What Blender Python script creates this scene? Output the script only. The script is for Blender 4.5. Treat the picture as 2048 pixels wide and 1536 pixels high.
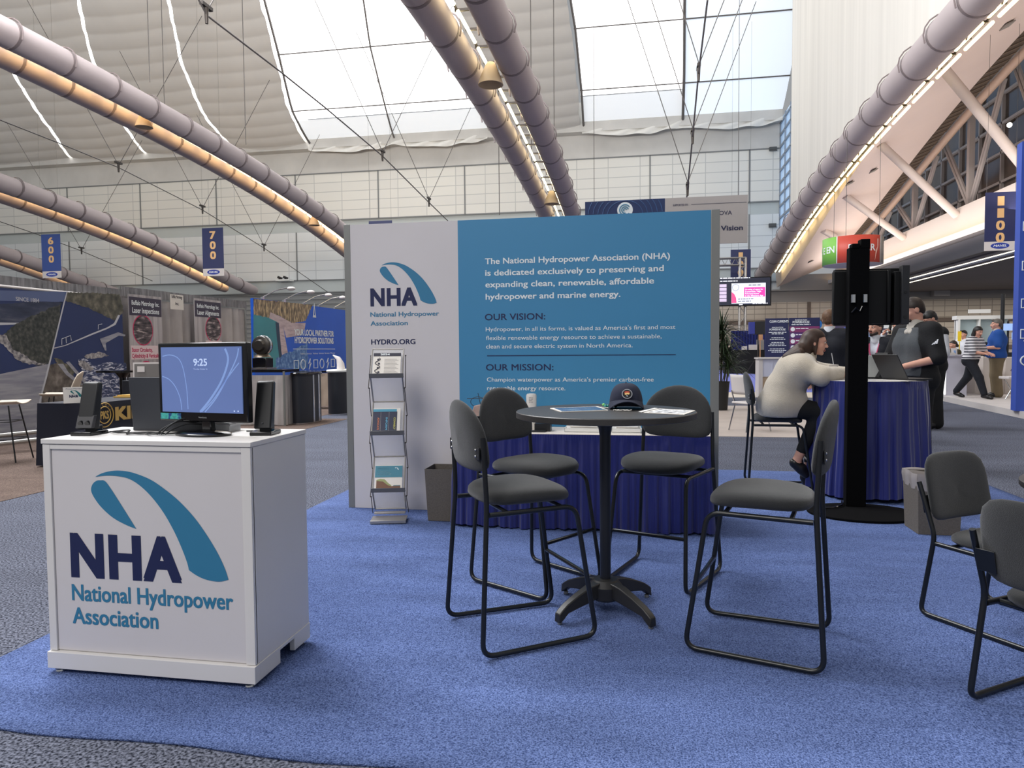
# Trade-show booth in a large exhibition hall, built object by object.
import bpy, bmesh, math, random
import numpy as np
from mathutils import Vector, Matrix

random.seed(7)
sc = bpy.context.scene
for _o in list(bpy.data.objects):
    bpy.data.objects.remove(_o)
COL = sc.collection

# ------------------------------------------------------------------ camera
# world: X runs along the booth back wall, Y into the hall, Z up (metres)
CF, CP, CR, CH, CY = 1421.0, 0.0469, -0.0079, 1.343, 0.1784


def _basis():
    cp, sp = math.cos(CP), math.sin(CP)
    f = Vector((0, cp, -sp)); u = Vector((0, sp, cp)); r = Vector((1, 0, 0))
    c, s = math.cos(CR), math.sin(CR)
    r2 = r * c + u * s
    u2 = u * c - r * s
    M = Matrix.Rotation(CY, 3, 'Z')
    return M @ r2, M @ u2, M @ f


CRT, CUP, CFW = _basis()
CORG = Vector((0, 0, CH))
cam = bpy.data.cameras.new('camera')
cam.sensor_width = 36.0
cam.lens = CF / 2048.0 * 36.0
cam.clip_end = 500
camo = bpy.data.objects.new('camera', cam)
camo.matrix_world = Matrix(((CRT.x, CUP.x, -CFW.x, 0), (CRT.y, CUP.y, -CFW.y, 0), (CRT.z, CUP.z, -CFW.z, CH), (0, 0, 0, 1)))
COL.objects.link(camo)
sc.camera = camo


def ray(px, py):
    return CFW + CRT * ((px - 1024) / CF) - CUP * ((py - 768) / CF)


def onz(px, py, z=0.0):
    d = ray(px, py); return CORG + d * ((z - CH) / d.z)


def onx(px, py, x):
    d = ray(px, py); return CORG + d * (x / d.x)


def ony(px, py, y):
    d = ray(px, py); return CORG + d * (y / d.y)


# ------------------------------------------------------------------ view, sky, lights
sc.view_settings.view_transform = 'Standard'
sc.view_settings.look = 'None'
sc.view_settings.gamma = 1.0
sc.view_settings.use_curve_mapping = False
sc.view_settings.exposure = 0.0
sc.cycles.max_bounces = 6
sc.cycles.diffuse_bounces = 3
sc.cycles.glossy_bounces = 3
sc.cycles.transmission_bounces = 6
sc.cycles.sample_clamp_indirect = 4.0
sc.cycles.caustics_reflective = False
sc.cycles.caustics_refractive = False

wd = bpy.data.worlds.new('sky')
sc.world = wd
wd.use_nodes = True
wn = wd.node_tree
bg = wn.nodes['Background']
bg.inputs[0].default_value = (0.93, 0.96, 1.0, 1)
bg.inputs[1].default_value = 0.36


def area_light(name, loc, rot, sx, sy, power, color):
    l = bpy.data.lights.new(name, 'AREA')
    l.shape = 'RECTANGLE'; l.size = sx; l.size_y = sy
    l.energy = power; l.color = color
    o = bpy.data.objects.new(name, l)
    o.location = loc; o.rotation_euler = rot
    COL.objects.link(o)
    return o


# daylight from the hall's other skylights, and an unseen fill nearer the podium
area_light('skylight_and_fill', (-14, 12, 21), (0, math.radians(-28), 0), 12, 16, 8600, (0.97, 0.98, 1.0))
area_light('skylight_and_fill', (-4.5, -5.5, 10), (math.radians(38), 0, math.radians(-22)), 6, 5, 900, (1.0, 0.96, 0.92))  # added fill, close enough to light the podium more than the wall
# added unseen lights brightening the roof, far wall and balcony soffit
area_light('roof_fill', (-20, 4, 12), (math.radians(146), 0, 0), 50, 3, 19000, (1.0, 0.97, 0.94))
area_light('soffit_fill', (13.6, 32, 6.2), (math.radians(180), math.radians(8), 0), 1.2, 46, 800, (1.0, 0.90, 0.84))
# added fill lights brightening the block wall under the balcony
area_light('under_balcony_fill', (26, 44, 5.45), (0, 0, 0), 18, 24, 2600, (1.0, 0.93, 0.84))
area_light('under_balcony_fill', (16, 20, 5.45), (0, 0, 0), 2, 24, 500, (1.0, 0.93, 0.84))

# ------------------------------------------------------------------ materials
MATS = {}


def rgb(r, g, b):
    def f(c):
        c /= 255.0
        return c / 12.92 if c <= 0.04045 else ((c + 0.055) / 1.055) ** 2.4
    return (f(r), f(g), f(b), 1.0)


def mat(name, col, rough=0.6, metal=0.0, bump=0.0, bscale=200.0, var=0.0, vscale=3.0, emit=0.0, ecol=None, spec=0.5, alpha=1.0, trans=0.0, coords='Object', sheen=0.0, stretch=None):
    """procedural principled material; col is linear rgb(...)"""
    if name in MATS:
        return MATS[name]
    m = bpy.data.materials.new(name)
    m.use_nodes = True
    nt = m.node_tree
    b = nt.nodes['Principled BSDF']
    b.inputs['Base Color'].default_value = col
    b.inputs['Roughness'].default_value = rough
    b.inputs['Metallic'].default_value = metal
    b.inputs['Specular IOR Level'].default_value = spec
    if sheen:
        b.inputs['Sheen Weight'].default_value = sheen
    if alpha < 1:
        b.inputs['Alpha'].default_value = alpha
    if trans:
        b.inputs['Transmission Weight'].default_value = trans
    if emit:
        b.inputs['Emission Color'].default_value = ecol or col
        b.inputs['Emission Strength'].default_value = emit
    if var or bump:
        tc = nt.nodes.new('ShaderNodeTexCoord')
        src = tc.outputs[coords]
        if stretch:
            mp = nt.nodes.new('ShaderNodeMapping')
            mp.inputs['Scale'].default_value = stretch
            nt.links.new(src, mp.inputs['Vector']); src = mp.outputs[0]
    if var:
        n = nt.nodes.new('ShaderNodeTexNoise')
        n.inputs['Scale'].default_value = vscale
        n.inputs['Detail'].default_value = 4
        nt.links.new(src, n.inputs['Vector'])
        r = nt.nodes.new('ShaderNodeValToRGB')
        c = col
        r.color_ramp.elements[0].position = 0.3
        r.color_ramp.elements[1].position = 0.7
        r.color_ramp.elements[0].color = (c[0] * (1 - var), c[1] * (1 - var), c[2] * (1 - var), 1)
        r.color_ramp.elements[1].color = (min(1, c[0] * (1 + var)), min(1, c[1] * (1 + var)), min(1, c[2] * (1 + var)), 1)
        nt.links.new(n.outputs['Fac'], r.inputs['Fac'])
        nt.links.new(r.outputs['Color'], b.inputs['Base Color'])
    if bump:
        n2 = nt.nodes.new('ShaderNodeTexNoise')
        n2.inputs['Scale'].default_value = bscale
        n2.inputs['Detail'].default_value = 3
        nt.links.new(src, n2.inputs['Vector'])
        bp = nt.nodes.new('ShaderNodeBump')
        bp.inputs['Strength'].default_value = bump
        bp.inputs['Distance'].default_value = 0.01
        nt.links.new(n2.outputs['Fac'], bp.inputs['Height'])
        nt.links.new(bp.outputs['Normal'], b.inputs['Normal'])
    MATS[name] = m
    return m


def carpet_mat(name, dark, light, scale=260.0, pile=0.35, patch=0.10, patch_scale=1.6, bump=0.6):
    """tufted carpet: fine fleck noise between two tones and soft brushed patches"""
    m = bpy.data.materials.new(name); m.use_nodes = True
    nt = m.node_tree; b = nt.nodes['Principled BSDF']
    b.inputs['Roughness'].default_value = 0.95
    b.inputs['Specular IOR Level'].default_value = 0.1
    tc = nt.nodes.new('ShaderNodeTexCoord')
    n = nt.nodes.new('ShaderNodeTexNoise'); n.inputs['Scale'].default_value = scale; n.inputs['Detail'].default_value = 2
    nt.links.new(tc.outputs['Object'], n.inputs['Vector'])
    r = nt.nodes.new('ShaderNodeValToRGB')
    r.color_ramp.elements[0].position = 0.5 - pile / 2; r.color_ramp.elements[0].color = dark
    r.color_ramp.elements[1].position = 0.5 + pile / 2; r.color_ramp.elements[1].color = light
    nt.links.new(n.outputs['Fac'], r.inputs['Fac'])
    mp = nt.nodes.new('ShaderNodeMapping'); mp.inputs['Scale'].default_value = (1.0, 3.2, 1.0)
    nt.links.new(tc.outputs['Object'], mp.inputs['Vector'])
    n3 = nt.nodes.new('ShaderNodeTexNoise'); n3.inputs['Scale'].default_value = patch_scale; n3.inputs['Detail'].default_value = 5
    nt.links.new(mp.outputs[0], n3.inputs['Vector'])
    r3 = nt.nodes.new('ShaderNodeMapRange')
    r3.inputs['From Min'].default_value = 0.3; r3.inputs['From Max'].default_value = 0.7
    r3.inputs['To Min'].default_value = 1 - patch; r3.inputs['To Max'].default_value = 1 + patch
    nt.links.new(n3.outputs['Fac'], r3.inputs['Value'])
    mx = nt.nodes.new('ShaderNodeVectorMath'); mx.operation = 'SCALE'
    nt.links.new(r.outputs['Color'], mx.inputs[0]); nt.links.new(r3.outputs[0], mx.inputs['Scale'])
    nt.links.new(mx.outputs[0], b.inputs['Base Color'])
    bp = nt.nodes.new('ShaderNodeBump'); bp.inputs['Strength'].default_value = bump; bp.inputs['Distance'].default_value = 0.01
    nt.links.new(n.outputs['Fac'], bp.inputs['Height']); nt.links.new(bp.outputs['Normal'], b.inputs['Normal'])
    MATS[name] = m
    return m


def patch_mat(name, stops, scale=4.0, detail=6, rough=0.5, stretch=None, distort=0.0):
    """several tones through noise: printed pictures (forest, rock, foam)"""
    m = bpy.data.materials.new(name); m.use_nodes = True
    nt = m.node_tree; b = nt.nodes['Principled BSDF']; b.inputs['Roughness'].default_value = rough
    tc = nt.nodes.new('ShaderNodeTexCoord'); src = tc.outputs['Object']
    if stretch:
        mp = nt.nodes.new('ShaderNodeMapping'); mp.inputs['Scale'].default_value = stretch
        nt.links.new(src, mp.inputs['Vector']); src = mp.outputs[0]
    n = nt.nodes.new('ShaderNodeTexNoise'); n.inputs['Scale'].default_value = scale; n.inputs['Detail'].default_value = detail
    n.inputs['Distortion'].default_value = distort
    nt.links.new(src, n.inputs['Vector'])
    r = nt.nodes.new('ShaderNodeValToRGB')
    cr = r.color_ramp
    while len(cr.elements) < len(stops):
        cr.elements.new(0.5)
    for e, (p, c) in zip(cr.elements, stops):
        e.position = p; e.color = c
    nt.links.new(n.outputs['Fac'], r.inputs['Fac']); nt.links.new(r.outputs['Color'], b.inputs['Base Color'])
    MATS[name] = m
    return m


# ------------------------------------------------------------------ mesh helpers
class MB:
    """collects geometry, then links it as one mesh object"""

    def __init__(self):
        self.v = []; self.f = []; self.mi = []

    def add(self, vs, fs, mi=0):
        n = len(self.v)
        self.v += [tuple(p) for p in vs]
        self.f += [tuple(i + n for i in f) for f in fs]
        self.mi += [mi] * len(fs)
        return self

    def box(self, c, s, rot=None, mi=0):
        x, y, z = s[0] / 2, s[1] / 2, s[2] / 2
        vs = [Vector(p) for p in ((-x, -y, -z), (x, -y, -z), (x, y, -z), (-x, y, -z), (-x, -y, z), (x, -y, z), (x, y, z), (-x, y, z))]
        if rot is not None:
            vs = [rot @ p for p in vs]
        c = Vector(c)
        return self.add([p + c for p in vs], [(0, 3, 2, 1), (4, 5, 6, 7), (0, 1, 5, 4), (1, 2, 6, 5), (2, 3, 7, 6), (3, 0, 4, 7)], mi)

    def box2(self, a, b, mi=0):
        return self.box([(a[i] + b[i]) / 2 for i in range(3)], [abs(b[i] - a[i]) for i in range(3)], None, mi)

    def tube(self, pts, r, n=8, closed=False, cap=True, mi=0):
        pts = [Vector(p) for p in pts]
        m = len(pts)
        rs = r if isinstance(r, (list, tuple)) else [r] * m
        tang = []
        for i in range(m):
            if closed:
                t = pts[(i + 1) % m] - pts[i - 1]
            else:
                t = pts[min(i + 1, m - 1)] - pts[max(i - 1, 0)]
            tang.append(t.normalized() if t.length > 1e-9 else Vector((0, 0, 1)))
        ref = Vector((0, 0, 1)) if abs(tang[0].z) < 0.9 else Vector((1, 0, 0))
        u = tang[0].cross(ref).normalized()
        vs = []
        for i in range(m):
            t = tang[i]
            u = (u - t * u.dot(t))
            u = u.normalized() if u.length > 1e-6 else t.orthogonal().normalized()
            w = t.cross(u)
            for k in range(n):
                a = 2 * math.pi * k / n
                vs.append(pts[i] + (u * math.cos(a) + w * math.sin(a)) * rs[i])
        fs = []
        for i in range(m if closed else m - 1):
            j = (i + 1) % m
            for k in range(n):
                l = (k + 1) % n
                fs.append((i * n + k, i * n + l, j * n + l, j * n + k))
        if cap and not closed:
            fs.append(tuple(range(n))[::-1]); fs.append(tuple((m - 1) * n + k for k in range(n)))
        return self.add(vs, fs, mi)

    def cyl(self, p0, p1, r0, r1=None, n=24, mi=0):
        return self.tube([p0, p1], [r0, r0 if r1 is None else r1], n, mi=mi)

    def lathe(self, prof, c=(0, 0, 0), n=32, mi=0, sx=1.0, sy=1.0, caps=True):
        vs = []; m = len(prof)
        for r, z in prof:
            for k in range(n):
                a = 2 * math.pi * k / n
                vs.append((c[0] + r * math.cos(a) * sx, c[1] + r * math.sin(a) * sy, c[2] + z))
        fs = []
        for i in range(m - 1):
            for k in range(n):
                l = (k + 1) % n
                fs.append((i * n + k, i * n + l, (i + 1) * n + l, (i + 1) * n + k))
        if caps:
            fs.append(tuple(range(n))[::-1]); fs.append(tuple((m - 1) * n + k for k in range(n)))
        return self.add(vs, fs, mi)

    def prism(self, poly, o, ex, ey, d, mi=0):
        """polygon (u,v) in the frame o,ex,ey, thickened by vector d"""
        o, ex, ey, d = Vector(o), Vector(ex), Vector(ey), Vector(d)
        n = len(poly)
        a = [o + ex * p[0] + ey * p[1] for p in poly]
        vs = a + [p + d for p in a]
        fs = [tuple(range(n))[::-1], tuple(range(n, 2 * n))]
        for i in range(n):
            j = (i + 1) % n
            fs.append((i, j, n + j, n + i))
        return self.add(vs, fs, mi)

    def grid(self, fn, nu, nv, mi=0):
        vs = [fn(i / nu, j / nv) for j in range(nv + 1) for i in range(nu + 1)]
        w = nu + 1
        fs = [(j * w + i, j * w + i + 1, (j + 1) * w + i + 1, (j + 1) * w + i) for j in range(nv) for i in range(nu)]
        return self.add(vs, fs, mi)

    def sphere(self, c, r, n=16, m=10, mi=0):
        if not isinstance(r, (tuple, list)):
            r = (r, r, r)
        vs = []; fs = []
        for j in range(m + 1):
            t = math.pi * j / m
            for i in range(n):
                a = 2 * math.pi * i / n
                vs.append((c[0] + r[0] * math.sin(t) * math.cos(a), c[1] + r[1] * math.sin(t) * math.sin(a), c[2] + r[2] * math.cos(t)))
        for j in range(m):
            for i in range(n):
                l = (i + 1) % n
                fs.append((j * n + i, (j + 1) * n + i, (j + 1) * n + l, j * n + l))
        return self.add(vs, fs, mi)

    def build(self, name, m, parent=None, smooth=True, bevel=0.0, seg=2, angle=35, thick=0.0, sub=0):
        me = bpy.data.meshes.new(name)
        me.from_pydata(self.v, [], self.f)
        me.validate(clean_customdata=False)
        bm = bmesh.new(); bm.from_mesh(me)
        bmesh.ops.recalc_face_normals(bm, faces=bm.faces)
        bm.to_mesh(me); bm.free()
        ms = m if isinstance(m, (list, tuple)) else [m]
        for x in ms:
            me.materials.append(x)
        if len(ms) > 1 and len(me.polygons) == len(self.mi):
            me.polygons.foreach_set('material_index', self.mi)
        if smooth:
            me.polygons.foreach_set('use_smooth', [True] * len(me.polygons))
            me.set_sharp_from_angle(angle=math.radians(angle))
        me.update()
        o = bpy.data.objects.new(name, me)
        COL.objects.link(o)
        if parent is not None:
            o.parent = parent
        if thick:
            md = o.modifiers.new('thickness', 'SOLIDIFY'); md.thickness = thick; md.offset = 0
        if sub:
            md = o.modifiers.new('smooth', 'SUBSURF'); md.levels = sub; md.render_levels = sub
        if bevel:
            md = o.modifiers.new('bevel', 'BEVEL'); md.width = bevel; md.segments = seg; md.limit_method = 'ANGLE'; md.angle_limit = math.radians(40)
        return o


def tag(o, label, cat, group=None):
    o['label'] = label; o['category'] = cat
    if group:
        o['group'] = group
    return o


def thing(name, label, cat, loc=(0, 0, 0), rz=0.0, group=None):
    o = bpy.data.objects.new(name, None)
    o.empty_display_size = 0.1
    o.location = loc; o.rotation_euler = (0, 0, rz)
    COL.objects.link(o)
    return tag(o, label, cat, group)


def struct(name, mb, m, label=None, **k):
    o = mb.build(name, m, **k)
    o['kind'] = 'structure'
    return o


def dup(root, loc, rz, label, group=None):
    r = root.copy(); COL.objects.link(r)
    r.location = loc; r.rotation_euler = (0, 0, rz); r['label'] = label
    if group:
        r['group'] = group
    for ch in list(root.children):
        c = ch.copy(); COL.objects.link(c); c.parent = r
        for g in list(ch.children):
            d = g.copy(); COL.objects.link(d); d.parent = c
    return r


def arc_pts(pts, rad, seg=6):
    """polyline with rounded corners"""
    pts = [Vector(p) for p in pts]
    out = [pts[0]]
    for i in range(1, len(pts) - 1):
        a, b, c = pts[i - 1], pts[i], pts[i + 1]
        d1 = (a - b); d2 = (c - b)
        r = min(rad, d1.length * 0.48, d2.length * 0.48)
        p1 = b + d1.normalized() * r; p2 = b + d2.normalized() * r
        for k in range(seg + 1):
            t = k / seg
            out.append(p1 * (1 - t) ** 2 + b * 2 * t * (1 - t) + p2 * t * t)
    out.append(pts[-1])
    return out


def frame_of(o, ex, ez):
    ex = Vector(ex).normalized(); ez = Vector(ez).normalized()
    return Vector(o), ex, ez


_TM = {}


def text_mesh(body, bold=0.0, italic=0.0):
    if (body, italic) in _TM:
        return _TM[(body, italic)]
    c = bpy.data.curves.new('lettering', 'FONT')
    c.body = body; c.size = 1.0; c.shear = italic; c.resolution_u = 3
    c.fill_mode = 'BOTH'
    o = bpy.data.objects.new('lettering', c)
    COL.objects.link(o)
    dg = bpy.context.evaluated_depsgraph_get()
    dg.update()
    me = bpy.data.meshes.new_from_object(o.evaluated_get(dg))
    bpy.data.objects.remove(o); bpy.data.curves.remove(c)
    v = [tuple(p.co) for p in me.vertices]; f = [tuple(p.vertices) for p in me.polygons]
    bpy.data.meshes.remove(me)
    _TM[(body, italic)] = (v, f)
    return v, f


def put_text(mb, body, o, ex, ey, width=None, height=0.1, bold=0.0, italic=0.0, align='L', depth=0.001, mi=0, up=1.0):
    """letters of cap height `height` in the frame o,ex,ey squeezed to `width`, standing proud by depth"""
    v, f = text_mesh(body, bold, italic)
    if not v:
        return
    capv, _ = text_mesh('H', bold)
    cap = max(p[1] for p in capv)
    x0 = min(p[0] for p in v); x1 = max(p[0] for p in v)
    sy = height / cap
    sx = sy if width is None else width / (x1 - x0)
    w = (x1 - x0) * sx
    off = {'L': 0, 'C': -w / 2, 'R': -w}[align]
    o, ex, ey = Vector(o), Vector(ex), Vector(ey)
    nrm = ex.cross(ey).normalized()
    b = bold * 0.8
    strikes = [(0, 0)] if b <= 0 else [(-b, -b * 0.6), (b, -b * 0.6), (-b, b * 0.6), (b, b * 0.6)] + ([(0, 0)] if b > 0.02 else [])
    for k, (dx, dy) in enumerate(strikes):
        mb.add([o + ex * ((p[0] - x0 + dx) * sx + off) + ey * ((p[1] + dy) * sy) + nrm * (depth + 0.00004 * k) for p in v], f, mi)


def tbars(mb, o, ex, ey, width, height, seed=0, align='L', depth=0.001):
    """a line of print too small to read: a row of word-long strokes"""
    rnd = random.Random(seed)
    o, ex, ey = Vector(o), Vector(ex), Vector(ey)
    n = ex.cross(ey).normalized() * depth
    x = -width / 2 if align == 'C' else 0.0
    end = x + width
    while x < end - height:
        w = min(height * rnd.uniform(1.8, 5.0), end - x)
        mb.add([o + ex * x + n, o + ex * (x + w) + n, o + ex * (x + w) + ey * height + n, o + ex * x + ey * height + n], [(0, 1, 2, 3)])
        x += w + height * 0.7
# ------------------------------------------------------------------ the hall
def interp(pts, y):
    if y <= pts[0][0]:
        return pts[0][1]
    for (a, b), (c, d) in zip(pts, pts[1:]):
        if y <= c:
            t = (y - a) / (c - a)
            return b + (d - b) * t
    return pts[-1][1]


def smooth_profile(pts, y, w=2.0):
    return sum(interp(pts, y + k * w / 4) for k in range(-4, 5)) / 9


WALL_Y = 60.0
CEIL = [(38, 34.0), (44, 31.0), (49, 27.2), (52, 24.6), (56, 21.5), (60, 18.7)]
ARCH = [(0, 10.2), (8, 10.8), (14, 11.0), (19, 11.15), (25, 11.05), (31, 10.8), (37, 10.35), (42, 9.75), (47, 9.05), (53.6, 7.75), (59.2, 6.6)]
SOFF = [(4, 12.2), (16, 12.4), (25, 12.05), (28.2, 11.75), (32.2, 11.25), (36, 10.6), (40, 9.8), (44, 8.85), (49, 7.7), (58.5, 5.95)]
cz = lambda y: smooth_profile(CEIL, y, 3.0)
az = lambda y: smooth_profile(ARCH, y, 4.0)
sz = lambda y: smooth_profile(SOFF, y, 3.0)


def on_ceiling(px, py):
    d = ray(px, py)
    lo, hi = 30.0, 62.0
    g = lambda y: (CORG + d * (y / d.y)).z - cz(y)
    for _ in range(60):
        m = (lo + hi) / 2
        if g(m) > 0:
            hi = m
        else:
            lo = m
    p = CORG + d * (lo / d.y)
    return p


M_floor = carpet_mat('grey_aisle_carpet', rgb(30, 33, 44), rgb(124, 128, 144), scale=90, pile=0.30, patch=0.12, patch_scale=0.7, bump=0.5)
M_blue = carpet_mat('blue_booth_carpet', rgb(50, 66, 110), rgb(122, 142, 196), scale=165, pile=0.40, patch=0.2, patch_scale=1.1, bump=0.9)
M_brown = carpet_mat('brown_carpet', rgb(74, 62, 58), rgb(128, 112, 104), scale=90, pile=0.5, patch=0.14)
M_tan = mat('tan_floor', rgb(176, 164, 156), 0.6, var=0.08, vscale=1.5)

mb = MB(); mb.grid(lambda u, v: (-80 + 140 * u, -12 + 72.2 * v, 0.0), 2, 2)
struct('floor', mb, M_floor, smooth=False)

# carpets laid over the aisle floor
mb = MB(); mb.grid(lambda u, v: (-2.78 + 6.10 * u, 2.12 + 5.97 * v + 0.012 * math.sin(u * 40) * (v < 0.01), 0.004 + 0.0015 * math.sin(u * 9 + v * 3)), 60, 60)
tag(mb.build('carpet', M_blue, thick=0.010), 'bright blue carpet under the booth with the white podium and bar stools', 'carpet')
mb = MB(); mb.box2((-13, -6, 0.001), (-5.75, 13.4, 0.004))
tag(mb.build('carpet', M_brown, smooth=False), 'brown carpet under the dam photograph booth on the left', 'carpet')
mb = MB(); mb.box2((-13, 13.6, 0.001), (-6.6, 30, 0.004))
tag(mb.build('carpet', M_brown, smooth=False), 'brown carpet under the blue display with black counters', 'carpet')
mb = MB(); mb.box2((-2.0, 11.25, 0.001), (4.2, 17.4, 0.004))
tag(mb.build('carpet', M_tan, smooth=False), 'pale tan floor covering behind the booth wall where the potted palm stands', 'carpet')

# --- far wall, built up from panelled zones
def panel_mat(name, col, line, bw, rh, zoff=0.0, mortar=0.035):
    m = bpy.data.materials.new(name); m.use_nodes = True
    nt = m.node_tree; b = nt.nodes['Principled BSDF']; b.inputs['Roughness'].default_value = 0.7
    tc = nt.nodes.new('ShaderNodeTexCoord')
    sp = nt.nodes.new('ShaderNodeSeparateXYZ'); nt.links.new(tc.outputs['Object'], sp.inputs[0])
    cb = nt.nodes.new('ShaderNodeCombineXYZ')
    ad = nt.nodes.new('ShaderNodeMath'); ad.operation = 'ADD'; ad.inputs[1].default_value = zoff
    nt.links.new(sp.outputs['X'], cb.inputs['X']); nt.links.new(sp.outputs['Z'], ad.inputs[0]); nt.links.new(ad.outputs[0], cb.inputs['Y'])
    br = nt.nodes.new('ShaderNodeTexBrick')
    br.offset = 0.0; br.inputs['Scale'].default_value = 1.0
    br.inputs['Brick Width'].default_value = bw; br.inputs['Row Height'].default_value = rh
    br.inputs['Mortar Size'].default_value = mortar; br.inputs['Mortar Smooth'].default_value = 0.2
    br.inputs['Color1'].default_value = col
    br.inputs['Color2'].default_value = (col[0] * 0.95, col[1] * 0.95, col[2] * 0.96, 1)
    br.inputs['Mortar'].default_value = line
    nt.links.new(cb.outputs[0], br.inputs['Vector']); nt.links.new(br.outputs['Color'], b.inputs['Base Color'])
    MATS[name] = m
    return m


M_panel = panel_mat('white_wall_panels', rgb(226, 224, 216), rgb(190, 190, 186), 2.6, 0.82, zoff=-17.2 + 0.82 * 22)
M_panel2 = panel_mat('white_wall_panels_low', rgb(224, 227, 226), rgb(190, 194, 196), 2.6, 0.86, zoff=-12.1 + 0.86 * 15)
M_band = mat('wall_band_grey', rgb(190, 196, 194), 0.7, var=0.04, vscale=0.3)
M_head = mat('wall_header', rgb(205, 203, 198), 0.7, var=0.08, vscale=0.5)
M_louv = mat('grey_louvre', rgb(140, 142, 142), 0.7)
M_dark = mat('dark_metal_line', rgb(80, 82, 82), 0.6)
M_brick = panel_mat('tan_block_wall', rgb(206, 194, 178), rgb(158, 148, 136), 0.82, 0.41, mortar=0.03)
XL, XR = -82, 10.9
mb = MB(); mb.box2((XL, WALL_Y, 17.2), (XR, WALL_Y + 0.3, 19.6)); struct('wall_back', mb, M_head, smooth=False)
mb = MB(); mb.box2((XL, WALL_Y, 13.05), (XR, WALL_Y + 0.3, 17.2)); struct('wall_back', mb, M_panel, smooth=False)
mb = MB(); mb.box2((XL, WALL_Y + 0.1, 12.1), (XR, WALL_Y + 0.3, 13.05)); struct('wall_back', mb, M_band, smooth=False)
mb = MB(); mb.box2((XL, WALL_Y, 7.8), (XR, WALL_Y + 0.3, 12.1)); struct('wall_back', mb, M_panel2, smooth=False)
mb = MB(); mb.box2((XL, WALL_Y + 0.05, 6.7), (XR, WALL_Y + 0.3, 7.8)); struct('wall_back', mb, M_band, smooth=False)
mb = MB()
mb.box2((XL, WALL_Y + 0.12, 0), (-8.0, WALL_Y + 0.3, 6.7))
for k in range(14):
    mb.box2((XL, WALL_Y + 0.02, 6.6 - k * 0.42), (-8.0, WALL_Y + 0.12, 6.52 - k * 0.42))
struct('wall_back', mb, M_louv, smooth=False)
mb = MB(); mb.box2((-8.0, WALL_Y + 0.02, 0), (11.0, WALL_Y + 0.3, 6.7)); struct('wall_back', mb, M_panel2, smooth=False)
mb = MB()
for z in (17.2, 13.05, 7.8, 6.7):
    mb.box2((XL, WALL_Y - 0.05, z - 0.05), (XR, WALL_Y + 0.02, z + 0.05))
for k in range(-7, 2):
    x = 0.8 + k * 7.8
    mb.box2((x - 0.05, WALL_Y - 0.05, 13.05), (x + 0.05, WALL_Y + 0.02, 17.2)); mb.box2((x - 0.05, WALL_Y - 0.05, 7.8), (x + 0.05, WALL_Y + 0.02, 12.1))
struct('trim_1', mb, mat('wall_joint', rgb(122, 124, 124), 0.6), smooth=False)
# lower block wall beneath the balcony on the right
mb = MB(); mb.box2((5.2, 59.6, 0), (60, 60.0, 5.0)); struct('wall_back', mb, M_brick, smooth=False)
mb = MB(); mb.box2((5.2, 59.5, 3.3), (60, 59.62, 3.62)); mb.box2((5.2, 59.5, 1.2), (60, 59.62, 1.5)); mb.box2((13.0, 59.5, 0), (13.25, 59.62, 5)); struct('trim_2', mb, mat('brown_wall_band', rgb(112, 98, 88), 0.7), smooth=False)
M_plast = mat('warm_plaster', rgb(205, 192, 184), 0.7, var=0.03, vscale=0.6)
M_hdr = mat('grey_header', rgb(156, 152, 148), 0.7)
mb = MB(); mb.box2((5.2, 59.7, 5.0), (60, 60.0, 6.0)); mb.box2((11.0, 59.7, 6.0), (60, 60.0, 7.2)); mb.box2((5.2, 59.4, 5.9), (60, 59.75, 6.0)); struct('wall_back', mb, M_hdr, smooth=False)

# --- fabric ceiling in pleated panels, bright skylights between them
M_fab = mat('ceiling_fabric', rgb(206, 203, 198), 0.9, var=0.05, vscale=0.25, bump=0.5, bscale=0.9, stretch=(1.0, 0.35, 0.35))
M_sky = mat('skylight_pane', (1, 1, 1, 1), 0.5, emit=3.2, ecol=(1.0, 1.0, 1.0, 1))
M_sky2 = mat('skylight_fabric_low', (0.8, 0.83, 0.86, 1), 0.8, emit=0.46, ecol=(0.93, 0.97, 1.0, 1))
M_skyb = mat('skylight_pane_blue', (0.8, 0.86, 0.95, 1), 0.6, emit=0.62, ecol=(0.80, 0.90, 1.0, 1))
M_mull = mat('skylight_bar', rgb(96, 92, 90), 0.5)
TOPY = 40.0


def edge_fn(pix):
    pts = sorted([(p.y, p.x) for p in (on_ceiling(*q) for q in pix)])
    a, b = pts[0], pts[-1]
    sl = (pts[1][1] - pts[0][1]) / (pts[1][0] - pts[0][0])
    return lambda y: a[1] + sl * 0.6 * (y - a[0]) if y < a[0] else (b[1] if y > b[0] else interp(pts, y))


S1 = edge_fn([(165, 340), (110, 270), (60, 200), (10, 115)])
S2 = edge_fn([(157, 0), (181, 106), (224, 213), (270, 280), (315, 330)])
S3 = edge_fn([(338, 0), (362, 120), (390, 190), (413, 237), (500, 318)])
K1L = edge_fn([(526, 0), (554, 106), (581, 219), (627, 300)])
K1R = edge_fn([(905, 0), (943, 120), (985, 290)])
K2L = edge_fn([(1138, 0), (1148, 60), (1160, 180), (1167, 285)])
K1M = edge_fn([(727, 0), (740, 90), (770, 210), (798, 300)])
K2M = edge_fn([(1369, 0), (1368, 150), (1364, 285)])
LFT = lambda y: -84.0
RGT = lambda y: 10.9
YS = [TOPY + (59.4 - TOPY) * k / 120 for k in range(121)]


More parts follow.
